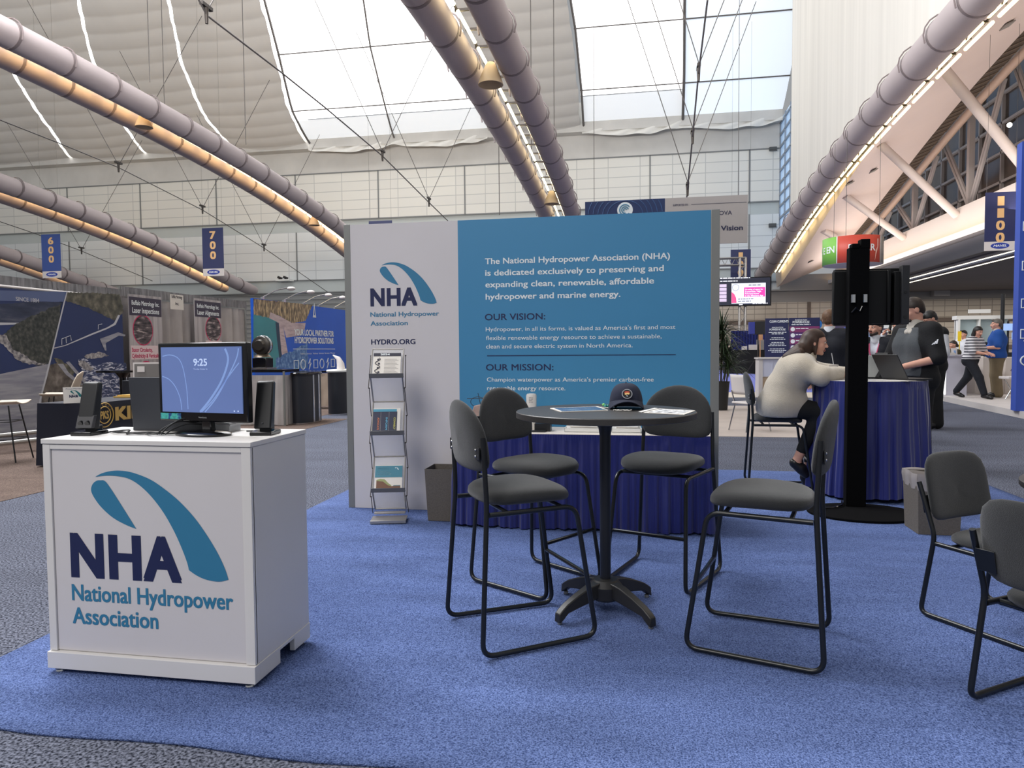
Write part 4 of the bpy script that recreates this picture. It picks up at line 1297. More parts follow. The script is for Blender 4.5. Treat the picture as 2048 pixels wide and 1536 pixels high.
def sheet(name, label, cat, pix, mts, z=TT, th=0.0025, group=None):
    q = flat_quad(pix, z + th)
    c = sum(q, Vector()) / 4
    m = MB(); m.prism([(v.x, v.y) for v in q], (0, 0, z), (1, 0, 0), (0, 1, 0), (0, 0, th))
    o = m.build(name, M_paper if mts is None else mts, smooth=False)
    return tag(o, label, cat, group), q


o, q = sheet('magazine', 'glossy blue brochure lying on the left of the bistro table', 'brochure', [(1100, 816), (1122, 823), (1216, 820), (1196, 812.5)], None, th=0.004)
qi = [q[0] * 0.93 + q[2] * 0.07, q[1] * 0.97 + q[3] * 0.03, q[2] * 0.98 + q[0] * 0.02, q[3] * 0.93 + q[1] * 0.07]
m = MB(); m.prism([(v.x, v.y) for v in qi], (0, 0, TT + 0.004), (1, 0, 0), (0, 1, 0), (0, 0, 0.0006)); m.build('cover_picture', patch_mat('glossy_cover', [(0.35, rgb(96, 130, 160)), (0.5, rgb(90, 96, 130)), (0.65, rgb(150, 180, 200))], 14, 4, 0.15), o, smooth=False)
o, q = sheet('flyer', 'black and white printed flyer lying on the right of the bistro table', 'flyer', [(1286, 825), (1368, 829), (1391, 821), (1318, 817)], None, th=0.002)
qi = [q[0] * 0.9 + q[2] * 0.1, q[1] * 0.92 + q[3] * 0.08, q[2] * 0.92 + q[0] * 0.08, q[3] * 0.9 + q[1] * 0.1]
m = MB(); m.prism([(v.x, v.y) for v in qi], (0, 0, TT + 0.002), (1, 0, 0), (0, 1, 0), (0, 0, 0.0006)); m.build('printed_picture', patch_mat('grey_print', [(0.4, rgb(90, 92, 96)), (0.5, rgb(200, 200, 200)), (0.6, rgb(236, 236, 236))], 40, 5, 0.5), o, smooth=False)
o, q = sheet('notepad', 'narrow white folded leaflet partly under the printed flyer on the bistro table', 'leaflet', [(1277, 823), (1284, 824), (1316, 816.5), (1309, 815.5)], mat('white_paper', rgb(238, 236, 232), 0.6), th=0.0018)
p = onz(1216, 815, TT)
t = thing('lanyard', 'green and teal beaded keyring with white tab beside the cap', 'keyring', (p.x, p.y, TT))
for k in range(7):
    m = MB(); m.sphere((0.018 * math.cos(k * 2.2) * (1 + 0.1 * k) + 0.006 * (k - 3), 0.010 * math.sin(k * 1.7), 0.008 + 0.006 * (k % 2)), 0.0085, 10, 8); m.build('bead', [mat('teal_bead', rgb(30, 132, 130), 0.4), mat('lime_bead', rgb(120, 196, 110), 0.4)][k % 2], t)
m = MB(); m.box((-0.01, -0.018, 0.002), (0.10, 0.009, 0.003), Matrix.Rotation(-0.5, 3, 'Z')); m.build('tab', mat('white_paper', rgb(238, 236, 232), 0.6), t, smooth=False)
p = onz(1245, 822, TT)
t = thing('earbuds', 'white earphone cord bundle in front of the cap on the bistro table', 'earphones', (p.x, p.y, TT))
m = MB(); m.tube([(-0.045 + 0.09 * k / 30, 0.008 * math.sin(k * 0.45), 0.004 + 0.001 * math.sin(k * 0.9)) for k in range(31)], 0.003, 6); m.tube([(-0.04 + 0.07 * k / 30, 0.007 * math.cos(k * 0.38), 0.004) for k in range(31)], 0.0026, 6); m.build('cord', mat('white_plastic', rgb(220, 216, 210), 0.4), t)

# ------------------------------------------------------------------ bar stools and low chairs
def pad(w, d, h, n_exp=3.2, dome=0.3, nu=40, nv=10):
    """rounded upholstered cushion, superellipse plan; returns grid function over full closed surface"""
    m = MB()

    def fn(u, v):
        a = u * 2 * math.pi
        ca, sa = math.cos(a), math.sin(a)
        r = (abs(ca) ** n_exp + abs(sa) ** n_exp) ** (-1 / n_exp)
        t = v * math.pi - math.pi / 2
        k = max(math.cos(t), 0) ** 0.27
        z = math.copysign(abs(math.sin(t)) ** 0.9, math.sin(t)) * h / 2
        return (w / 2 * r * ca * k, d / 2 * r * sa * k, z)
    m.grid(fn, nu, nv * 2)
    return m


def back_pad(w, h, th, top_round, curve, nu=36, nv=26):
    """upright backrest: rounded lower corners, domed top; local x across, z up from 0, y thickness, curved plan"""
    m = MB()

    def outline(a):
        ca, sa = math.cos(a), math.sin(a)
        if sa >= 0:
            e = top_round
        else:
            e = 5.0
        r = (abs(ca) ** e + abs(sa) ** e) ** (-1 / e)
        cy = 0.36
        return (w / 2 * r * ca, h * cy + (h * (1 - cy) if sa >= 0 else h * cy) * r * sa)

    def fn(u, v):
        a = u * 2 * math.pi
        ox, oz = outline(a)
        t = v * math.pi - math.pi / 2
        k = max(math.cos(t), 0) ** 0.32
        cx, czz = 0.0, h * 0.42
        x = cx + (ox - cx) * k; z = czz + (oz - czz) * k
        y = math.sin(t) * th / 2 + curve * (x / (w / 2)) ** 2
        return (x, y, z)
    m.grid(fn, nu, nv)
    return m


def make_stool(label, group):
    t = thing('bar_stool', label, 'stool', (0, 0, 0), 0, group)
    m = pad(0.45, 0.44, 0.078, 3.0)
    m.v = [(x * (1 + 0.10 * y), y - 0.01, z + 0.668 - 0.25 * max(0, y - 0.10) ** 2 * 4 + 0.012 * (1 - (y / 0.22) ** 2)) for x, y, z in m.v]
    m.build('seat', M_seat, t, angle=80)
    m = back_pad(0.435, 0.315, 0.055, 2.1, 0.035)
    m.v = [(x, y - 0.262 - 0.12 * z, z + 0.795) for x, y, z in m.v]
    m.build('backrest', M_seat, t, angle=80)
    R = 0.0115
    for s in (-1, 1):
        pts = [(s * 0.213, -0.258, 0.955), (s * 0.222, -0.245, 0.66), (s * 0.262, -0.285, 0.012), (s * 0.235, 0.285, 0.012), (s * 0.205, 0.195, 0.618), (s * 0.226, -0.235, 0.618)]
        m = MB(); m.tube(arc_pts(pts, 0.062, 7), R, 12); m.build('side_frame', M_tube, t)
        m = MB(); m.box((s * 0.182, -0.272, 0.885), (0.055, 0.006, 0.055)); br = m.build('back_bracket', M_tube, t, bevel=0.002)
        for dz in (-0.014, 0.014):
            m = MB(); m.sphere((s * 0.172, -0.277, 0.885 + dz), 0.005, 8, 6); m.build('bolt', M_chrome, br)
    for y in (-0.15, 0.12):
        m = MB(); m.tube([(-0.213, y, 0.622), (0.213, y, 0.622)], 0.010, 8); m.build('seat_rail', M_tube, t)
    m = MB(); m.tube([(-0.222, 0.241, 0.30), (0.222, 0.241, 0.30)], 0.0105, 10); m.build('footrest', mat('worn_black_tube', rgb(40, 42, 46), 0.18, metal=0.5), t)
    return t


SG = 'charcoal bar stools'
st = make_stool('charcoal bar stool left of the bistro table, nearest the podium', SG)
st.location = (-0.565, 3.30, 0.012); st.rotation_euler = (0, 0, math.radians(-57.6))
dup(st, (-0.585, 4.02, 0.012), math.radians(-124), 'charcoal bar stool at the back left of the bistro table, before the navy skirt')
dup(st, (0.13, 4.215, 0.012), math.radians(158), 'charcoal bar stool at the back right of the bistro table, behind the cap')
dup(st, (0.535, 3.33, 0.012), math.radians(74), 'charcoal bar stool in the right foreground facing the bistro table')


def make_chair(label, group):
    t = thing('stacking_chair', label, 'chair', (0, 0, 0), 0, group)
    m = pad(0.45, 0.44, 0.06, 3.4)
    m.v = [(x, y, z + 0.40) for x, y, z in m.v]; m.build('seat', M_seat, t, angle=80)
    m = back_pad(0.455, 0.33, 0.045, 4.5, 0.03)
    m.v = [(x, y - 0.27 - 0.20 * z, z + 0.467) for x, y, z in m.v]; m.build('backrest', M_seat, t, angle=80)
    for s in (-1, 1):
        pts = [(s * 0.235, -0.315, 0.66), (s * 0.238, -0.225, 0.41), (s * 0.25, -0.285, 0.012), (s * 0.25, 0.27, 0.012), (s * 0.235, 0.20, 0.36), (s * 0.235, -0.225, 0.37)]
        m = MB(); m.tube(arc_pts(pts, 0.045, 6), 0.0115, 12); m.build('side_frame', M_tube, t)
        m = MB(); m.box((s * 0.195, -0.296, 0.55), (0.07, 0.006, 0.085), Matrix.Rotation(0.2, 3, 'X')); br = m.build('back_bracket', M_tube, t, bevel=0.002)
    for y in (-0.15, 0.12):
        m = MB(); m.tube([(-0.235, y, 0.368), (0.235, y, 0.368)], 0.010, 8); m.build('seat_rail', M_tube, t)
    return t


ch = make_chair('low charcoal sled chair at the right edge, its back to the grey bin', 'low charcoal chairs')
ch.location = (1.745, 3.70, 0.012); ch.rotation_euler = (0, 0, math.radians(-146))
dup(ch, (1.60, 2.84, 0.012), math.radians(-55), 'nearest low charcoal sled chair cut by the right edge of the photo')
t = thing('side_table', 'low round dark table at the right edge behind the low chairs', 'table', (2.13, 3.42, 0.012))
m = MB(); m.lathe([(0.01, 0.70), (0.452, 0.70), (0.455, 0.705), (0.455, 0.726), (0.45, 0.73), (0.01, 0.73)], (0, 0, 0), 64); m.build('tabletop', mat('black_laminate', rgb(54, 52, 51), 0.42), t)
m = MB(); m.lathe([(0.03, 0.70), (0.03, 0.04), (0.2, 0.03), (0.22, 0.0)], (0, 0, 0), 32); m.build('pedestal', M_tube, t)

# ------------------------------------------------------------------ screen on its stand, seen from behind
tv = thing('screen_stand', 'tall black screen stand seen from behind beside the round skirted table', 'tv stand', (1.76, 6.28, 0.012))
m = MB()
bp_ = [(0.42 * math.cos(a), -0.22 + 0.33 * math.sin(a)) for a in [6.2832 * k / 40 for k in range(40)]]
m.prism(bp_, (0, 0, 0), (1, 0, 0), (0, 1, 0), (0, 0, 0.018)); m.build('base_plate', mat('black_velvet', rgb(7, 7, 9), 0.9, spec=0.1), tv, bevel=0.004)
m = MB(); m.box2((-0.078, -0.045, 0.018), (0.078, 0.045, 2.15)); m.box2((-0.06, -0.05, 2.14), (0.0, 0.04, 2.18)); m.box2((0.006, -0.05, 2.14), (0.078, 0.04, 2.215)); m.build('column', mat('black_velvet', rgb(7, 7, 9), 0.9, spec=0.1), tv, bevel=0.006)
m = MB(); m.box2((-0.17, 0.06, 1.53), (0.27, 0.12, 1.97)); m.box2((-0.15, 0.12, 1.52), (0.40, 0.17, 1.99)); m.box2((0.24, 0.04, 1.54), (0.27, 0.12, 1.97)); m.build('screen_housing', mat('black_matt', rgb(9, 10, 12), 0.5, spec=0.25), tv, bevel=0.006)
m = MB(); m.box2((0.29, 0.03, 1.53), (0.385, 0.13, 1.955)); m.build('side_housing', mat('black_matt', rgb(9, 10, 12), 0.5, spec=0.25), tv, bevel=0.004)
m = MB(); m.box2((0.335, 0.0, 1.52), (0.395, 0.07, 2.0)); hb = m.build('mount_rail', mat('grey_black', rgb(30, 31, 35), 0.5), tv, bevel=0.004)
for z in (1.58, 1.78):
    m = MB(); m.cyl((0.365, -0.004, z), (0.365, 0.002, z), 0.012, n=12); m.build('screw_hole', M_gloss, hb)
for x in (-0.05, 0.04):
    m = MB(); m.cyl((x, -0.065, 1.70), (x, -0.065, 1.765), 0.019, n=16); m.build('clamp', M_chrome, tv)
m = MB(); m.tube([(-0.06, -0.06, 1.62), (-0.03, -0.07, 1.66), (0.0, -0.065, 1.63), (0.02, -0.06, 1.67)], 0.006, 6); m.tube([(-0.09, 0.03, 0.05), (-0.11, -0.05, 0.03), (-0.2, -0.15, 0.03), (-0.35, -0.2, 0.028)], 0.007, 6); m.build('cable', M_gloss, tv)
# ------------------------------------------------------------------ hanging aisle signs
M_sign = mat('navy_sign', rgb(38, 46, 92), 0.5, var=0.05, vscale=0.8)
M_signw = mat('pale_sign', rgb(214, 208, 206), 0.5)
M_num = mat('gold_numerals', rgb(236, 190, 132), 0.5)
M_oval = mat('royal_blue_oval', rgb(36, 60, 160), 0.5)


def aisle_sign(num, x, y, z0, z1, w, ztop, col=None):
    t = thing('aisle_sign', f'hanging navy aisle sign reading {num} with an oval blue logo panel below', 'sign', (x, y, 0), 0, 'hanging aisle signs')
    h = z1 - z0; zb = z0 + h * 0.155
    m = MB(); m.box2((-w / 2, 0, zb), (w / 2, 0.02, z1)); m.build('navy_panel', col or M_sign, t, smooth=False)
    m = MB(); m.box2((-w / 2, 0, z0), (w / 2, 0.02, zb)); m.build('logo_panel', M_signw, t, smooth=False)
    m = MB()
    n = len(num); sp = h * 0.845 / 4.05; top = z1 - h * 0.075
    for i, ch in enumerate(num):
        c = sp * 0.72
        put_text(m, ch, (0, -0.004, top - sp * i - c), (1, 0, 0), (0, 0, 1), w * (0.24 if ch != '1' else 0.12), c, bold=0.05, align='C', depth=0.001)
    m.build('numerals', M_num, t, smooth=False)
    m = MB(); m.prism([(w * 0.3 * math.cos(a), h * 0.052 * math.sin(a)) for a in [6.2832 * k / 28 for k in range(28)]], (0, 0, z0 + h * 0.082), (1, 0, 0), (0, 0, 1), (0, -0.006, 0)); m.build('oval', M_oval, t, smooth=False)
    m = MB(); put_text(m, 'MAVEL', (0, -0.008, z0 + h * 0.065), (1, 0, 0), (0, 0, 1), w * 0.42, h * 0.036, bold=0.03, italic=0.25, align='C', depth=0.001)
    m.box((0, -0.003, z0 + h * 0.02), (w * 0.6, 0.002, 0.012)); m.build('oval_lettering', M_wtxt, t, smooth=False)
    m = MB()
    for s in (-1, 1):
        m.tube([(s * w * 0.46, 0.01, z1), (s * w * 0.46, 0.01, ztop)], 0.006, 4)
    m.build('hanging_wires', M_cable, t)
    return t


M_sign6 = mat('mid_blue_sign', rgb(58, 82, 150), 0.5)
_k = 42.5 / 39
_z = lambda z: CH + (z - CH) * _k
aisle_sign('600', -36.28 * _k, 42.5, _z(6.12), _z(8.84), 1.36 * _k, 31.6, M_sign6)
aisle_sign('700', -25.15 * _k, 42.5, _z(5.95), _z(8.81), 1.38 * _k, 31.6)
aisle_sign('800', -14.6 * _k, 42.5, _z(6.0), _z(8.81), 1.40 * _k, 31.6)
_p = ony(1481.5, 499, 52.5)
aisle_sign('1000', _p.x, 52.5, _p.z - 2.85, _p.z, 1.36, 24.0)
_p = ony(2003, 384, 28.5); _q = ony(1999, 501, 28.5)
aisle_sign('1100', (_p.x + _q.x) / 2, 28.5, _q.z, _p.z, 1.02, sofz((_p.x + _q.x) / 2, 28.5) + 0.1)

# ------------------------------------------------------------------ big hanging banner behind the booth wall
BYB = 16.0
bq = [ony(px, py, BYB) for px, py in ((1170, 404), (1496, 389), (1495, 485))]
t = thing('hanging_banner', 'large hanging banner, navy left and pale grey right, above the booth wall', 'banner', (0, BYB, 0))
xa, xb_, zt, zb = bq[0].x, bq[1].x, (bq[0].z + bq[1].z) / 2, bq[2].z
xm = ony(1330, 397, BYB).x
m = MB(); m.box2((xa, 0, zb), (xm, 0.05, zt)); m.build('navy_panel', mat('navy_banner', rgb(20, 44, 92), 0.6), t, smooth=False)
m = MB(); m.box2((xm, 0, zb), (xb_, 0.05, zt)); m.build('grey_panel', mat('grey_banner', rgb(178, 172, 170), 0.6), t, smooth=False)
m = MB()
cc = ony(1250, 420, BYB)
for k in range(1, 13):
    r = 0.22 + 0.085 * k
    arc = [(cc.x + r * 1.25 * math.cos(a), -0.003, cc.z - 0.1 + r * math.sin(a)) for a in [math.pi * (0.02 + 0.96 * j / 30) for j in range(31)]]
    arc = [(min(max(p[0], xa), xm), p[1], p[2]) for p in arc if p[2] < zt and xa < p[0] < xm]
    if len(arc) > 3:
        gs = [[]]
        for p in arc:
            if gs[-1] and (Vector(p) - Vector(gs[-1][-1])).length > 0.4:
                gs.append([])
            gs[-1].append(p)
        for g_ in gs:
            if len(g_) > 2:
                m.tube(g_, 0.009, 4)
m.build('arc_pattern', mat('steel_blue_line', rgb(62, 92, 140), 0.6), t)
m = MB(); m.prism([(0.17 * math.cos(a), 0.17 * math.sin(a)) for a in [6.2832 * k / 36 for k in range(36)]], (cc.x, -0.004, cc.z), (1, 0, 0), (0, 0, 1), (0, -0.004, 0)); m.build('emblem_disc', M_wtxt, t, smooth=False)
m = MB()
for r, a0, a1 in ((0.115, 0.6, 5.6), (0.07, 0.2, 4.9), (0.03, 0, 4.2)):
    m.tube([(cc.x + r * math.cos(a), -0.011, cc.z + r * math.sin(a)) for a in [a0 + (a1 - a0) * j / 24 for j in range(25)]], 0.014, 5)
m.build('emblem_waves', mat('sea_green', rgb(70, 130, 160), 0.5), t)
m = MB()
for s, px, py, w, c, b in (('SUPPORTED BY:', 1346, 412.5, 0.32, 0.04, 0.03), ('GE VERNOVA', 1389, 432, 0.78, 0.085, 0.012), ('Hydro Vision', 1392, 463, 0.97, 0.10, 0.035)):
    p = ony(px, py, BYB); put_text(m, s, (p.x, -0.002, p.z), (1, 0, 0), (0, 0, 1), w, c, bold=b, depth=0.002)
p = ony(1380, 409, BYB); m.box((p.x + 0.6, -0.003, p.z), (1.15, 0.003, 0.008))
m.build('lettering', mat('dark_slate_print', rgb(42, 44, 76), 0.5), t, smooth=False)
m = MB()
for x in (xa + 0.2, xb_ - 0.2):
    m.tube([(x, 0.02, zt), (x, 0.02, 10.5)], 0.006, 4)
m.build('hanging_wires', M_cable, t)

# ------------------------------------------------------------------ left row of booths (their back walls stand in planes of constant X)
BXP = -9.6
lx = lambda px, py, d=0.0: onx(px, py, BXP + d)
EYL, EZL = Vector((0, 1, 0)), Vector((0, 0, 1))     # facing +X: right is +Y
M_drape = mat('grey_drape', rgb(176, 170, 168), 0.85, var=0.1, vscale=1.5)
M_drapeT = mat('grey_crushed_drape', rgb(128, 127, 130), 0.85, var=0.4, vscale=6.0, stretch=(1, 3, 0.4))


def drape(label, y0, y1, x, z0, z1, mt, freq=2.4, amp=0.05):
    n = int((y1 - y0) * 26)
    m = MB()
    m.grid(lambda u, v: (x + amp * math.sin((y0 + (y1 - y0) * u) * freq * 6.283 + 1.7 * math.sin((y0 + (y1 - y0) * u) * 1.9)) * (0.5 + 0.5 * v) + amp * 0.5 * math.sin((y0 + (y1 - y0) * u) * freq * 11 + 1), y0 + (y1 - y0) * u, z1 + (z0 - z1) * v), n, 6)
    return m


t = thing('pipe_and_drape', 'pleated grey drape wall behind the dam photograph and the narrow banners', 'drape', (0, 0, 0))
drape('', 3.0, 16.35, BXP - 0.12, 0.05, 2.42, M_drape).build('drape', M_drape, t, angle=80)
drape('', 3.0, 12.0, BXP - 0.06, 2.34, 2.56, M_drapeT, 9.0, 0.02).build('valance', M_drapeT, t, angle=80)
drape('', 12.0, 16.35, BXP - 0.06, 2.44, 2.62, M_drapeT, 9.0, 0.02).build('valance', M_drapeT, t, angle=80)
for y in (3.0, 12.0, 16.35):
    m = MB(); m.cyl((BXP - 0.1, y, 0), (BXP - 0.1, y, 2.62), 0.025, n=12); m.cyl((BXP - 0.1, y, 0), (BXP - 0.1, y, 0.02), 0.2, n=20); m.build('upright', M_frame, t)

# dam photograph backdrop
kb = thing('photo_backdrop', 'curved fabric backdrop printed with an aerial dam photograph and SINCE 1884', 'backdrop', (0, 0, 0))
kz = lambda px, py, d=0.02: (lambda p: (p.y, p.z))(lx(px, py, d))
KY0, KY1 = 5.0, kz(247, 700)[0]
KZ0, KZ1 = 0.12, 2.36


def rounded_rect(y0, y1, z0, z1, r):
    pts = []
    for cx, cz_, a0 in ((y1 - r, z1 - r, 0), (y0 + r, z1 - r, 90), (y0 + r, z0 + r, 180), (y1 - r, z0 + r, 270)):
        for k in range(7):
            a = math.radians(a0 + 15 * k); pts.append((cx + r * math.cos(a), cz_ + r * math.sin(a)))
    return pts


m = MB(); m.prism(rounded_rect(KY0, KY1, KZ0, KZ1, 0.14), (BXP - 0.02, 0, 0), EYL, EZL, (0.04, 0, 0)); m.build('printed_fabric', mat('deep_water_print', rgb(34, 52, 100), 0.55, var=0.12, vscale=0.8), kb, angle=30)
m = MB(); m.tube([(BXP, KY0, KZ1 + 0.03), (BXP, KY1 - 0.25, KZ1 + 0.03), (BXP, KY1 - 0.05, KZ1)], 0.022, 8); m.build('frame_tube', M_signw, kb)
z2k = lambda x, y: kz(x * 0.16602, 540 + y * 0.16602)


ROUGH = {'forest_hill': 22, 'shore_rocks': 22, 'river_bank': 16, 'earth_bank': 14, 'green_bank': 22, 'white_water': 26, 'rapids': 22, 'spill': 22, 'far_hills': 10, 'rocks': 16, 'plant_bank': 20, 'cliff': 9}


def roughen(poly, amp, seed=1):
    rnd = random.Random(seed)
    out = []
    for i, a in enumerate(poly):
        b = poly[(i + 1) % len(poly)]
        L = math.hypot(b[0] - a[0], b[1] - a[1]); n = max(1, min(40, int(L / (amp * 1.1))))
        nx, ny = (b[1] - a[1]) / max(L, 1e-6), -(b[0] - a[0]) / max(L, 1e-6)
        out.append(a)
        for k in range(1, n):
            t = k / n; j = rnd.uniform(-1, 1) * amp * 0.5
            out.append((a[0] + (b[0] - a[0]) * t + nx * j, a[1] + (b[1] - a[1]) * t + ny * j))
    return out


def kpatch(name, poly, mt, d, par=kb, conv=None):
    m = MB(); c = conv or z2k
    if name in ROUGH:
        poly = [(max(-2400, p[0]), p[1]) for p in roughen(poly, ROUGH[name], len(poly))]
        if par is not kb:
            poly = [(max(85, p[0]), min(905, max(p[1], 190 + (p[0] - 85) * 0.106))) for p in poly]
        else:
            poly = [(p[0] if p[0] < 1478 else min(p[0], 1478 + max(0, p[1] - 300) * 0.052), p[1]) for p in poly]
    fill_poly(m, [c(*p) for p in poly], lambda u, v: Vector((BXP + 0.02 + d, u, v)))
    return m.build(name, mt, par, smooth=False)


P_hazy = mat('hazy_blue_print', rgb(92, 106, 146), 0.6, var=0.06, vscale=1.0)
P_forest = patch_mat('forest_print', [(0.3, rgb(34, 40, 44)), (0.5, rgb(62, 66, 64)), (0.7, rgb(96, 96, 92))], 16, 8, 0.7)
P_hill = patch_mat('hill_print', [(0.3, rgb(40, 48, 70)), (0.55, rgb(56, 64, 88)), (0.75, rgb(90, 94, 110))], 4, 8, 0.7, stretch=(1, 0.6, 3))
P_rock = patch_mat('rock_print', [(0.35, rgb(84, 84, 96)), (0.55, rgb(168, 164, 166)), (0.7, rgb(206, 202, 202))], 14, 7, 0.7)
P_foam = patch_mat('foam_print', [(0.35, rgb(30, 42, 78)), (0.5, rgb(72, 84, 122)), (0.6, rgb(210, 212, 224))], 7, 9, 0.6, stretch=(1, 1, 3), distort=1.2)
P_conc = patch_mat('concrete_print', [(0.3, rgb(128, 130, 146)), (0.6, rgb(164, 164, 174)), (0.75, rgb(184, 184, 190))], 3, 6, 0.7, stretch=(1, 0.5, 5))
P_earth = patch_mat('earth_print', [(0.3, rgb(70, 64, 60)), (0.55, rgb(112, 104, 98)), (0.75, rgb(150, 142, 136))], 8, 7, 0.7)
P_shore = patch_mat('shore_print', [(0.3, rgb(58, 60, 56)), (0.5, rgb(92, 90, 80)), (0.7, rgb(140, 132, 118))], 7, 8, 0.7)
P_white = mat('white_line_print', rgb(196, 198, 206), 0.6)
YL = -2500
kpatch('sky_band', [(YL, 190), (800, 262), (770, 390), (0, 370), (YL, 330)], P_hazy, 0.002)
kpatch('far_hills', [(YL, 420), (0, 410), (400, 380), (760, 385), (700, 470), (480, 560), (280, 640), (0, 640), (YL, 660)], P_hill, 0.002)
kpatch('sandbar', [(YL, 640), (0, 632), (270, 636), (160, 658), (0, 664), (YL, 680)], P_white, 0.003)
kpatch('forest_hill', [(130, 690), (360, 560), (560, 480), (745, 400), (650, 930), (590, 1130), (480, 1150), (300, 1110), (190, 1040), (60, 880), (30, 790)], P_forest, 0.004)
kpatch('shore_rocks', [(-60, 780), (80, 790), (110, 860), (150, 960), (280, 1010), (380, 1090), (480, 1120), (560, 1140), (430, 1150), (300, 1120), (200, 1080), (130, 1000), (50, 920), (-40, 830)], P_rock, 0.005)
kpatch('dam_slope', [(YL, 1500), (-200, 1300), (60, 1240), (590, 1130), (500, 1536), (470, 2100), (YL, 2100)], P_conc, 0.006)
kpatch('river_bank', [(800, 262), (1440, 290), (1490, 500), (1370, 610), (1240, 540), (1050, 450), (780, 375)], P_shore, 0.002)
kpatch('earth_bank', [(590, 1150), (700, 1110), (900, 1300), (1060, 1400), (1110, 1536), (1000, 1900), (480, 1900), (500, 1536)], P_earth, 0.003)
kpatch('access_road', [(690, 1130), (790, 1260), (960, 1390), (1000, 1380), (820, 1230), (760, 1130)], P_conc, 0.005)
kpatch('green_bank', [(640, 1060), (740, 1080), (900, 1220), (880, 1280), (760, 1200), (690, 1120)], P_shore, 0.004)
kpatch('road_strip', [(790, 1110), (830, 1100), (1060, 1370), (1030, 1390)], P_conc, 0.006)
kpatch('white_water', [(940, 1080), (1010, 1060), (1150, 1150), (1300, 1110), (1530, 1130), (1540, 1330), (1480, 1470), (1320, 1536), (1320, 1900), (1120, 1900), (1110, 1500), (1000, 1290)], P_foam, 0.004)
kpatch('rapids', [(1010, 1040), (1100, 1000), (1200, 985), (1310, 1030), (1150, 1065), (1050, 1070)], P_rock, 0.005)
kpatch('spill', [(960, 1090), (1040, 1110), (1130, 1180), (1090, 1220), (1000, 1190), (940, 1130)], P_rock, 0.006)
kpatch('dam_wall', [(650, 935), (780, 905), (1100, 765), (1290, 690), (1370, 640), (1420, 540), (1445, 545), (1390, 660), (1280, 715), (1100, 785), (790, 912), (650, 948)], P_white, 0.005)
kpatch('power_house', [(1200, 830), (1420, 750), (1510, 780), (1500, 800), (1430, 790), (1270, 880), (1280, 970), (1260, 970)], P_conc, 0.005)
m = MB()
for pl in ([(740, 900), (740, 830), (845, 790), (855, 850)], [(795, 880), (790, 815)], [(1180, 715), (1180, 660), (1225, 650)]):
    m.tube([Vector((BXP + 0.027, *z2k(*p))) for p in pl], 0.006, 5)
m.build('gantry_lines', P_white, kb)
kpatch('white_stripe', [(800, 255), (812, 255), (770, 420), (640, 960), (560, 1300), (490, 1560), (440, 1900), (425, 1900), (470, 1560), (540, 1290), (622, 960), (755, 410)], P_white, 0.008)
m = MB(); a = z2k(187, 370); b = z2k(468, 384); put_text(m, 'SINCE 1884', (BXP + 0.024, a[0], a[1]), EYL, EZL, b[0] - a[0], 0.06, bold=0.02, depth=0.003); m.build('lettering', P_white, kb, smooth=False)


# narrow hanging banners on the drape
M_plum = mat('plum_header', rgb(58, 52, 72), 0.5)
M_silver = patch_mat('silver_streaks', [(0.3, rgb(140, 134, 136)), (0.5, rgb(172, 166, 168)), (0.7, rgb(198, 192, 192))], 3, 4, 0.4, stretch=(1, 4, 0.3))  # silver tones varied in upright streaks
M_pink = mat('pink_label', rgb(226, 206, 208), 0.5)
M_red = mat('magenta_print', rgb(200, 44, 96), 0.5)
M_mach = patch_mat('machine_print', [(0.35, rgb(30, 28, 34)), (0.55, rgb(96, 84, 88)), (0.68, rgb(190, 176, 172))], 6, 6, 0.5, stretch=(1, 1, 4))


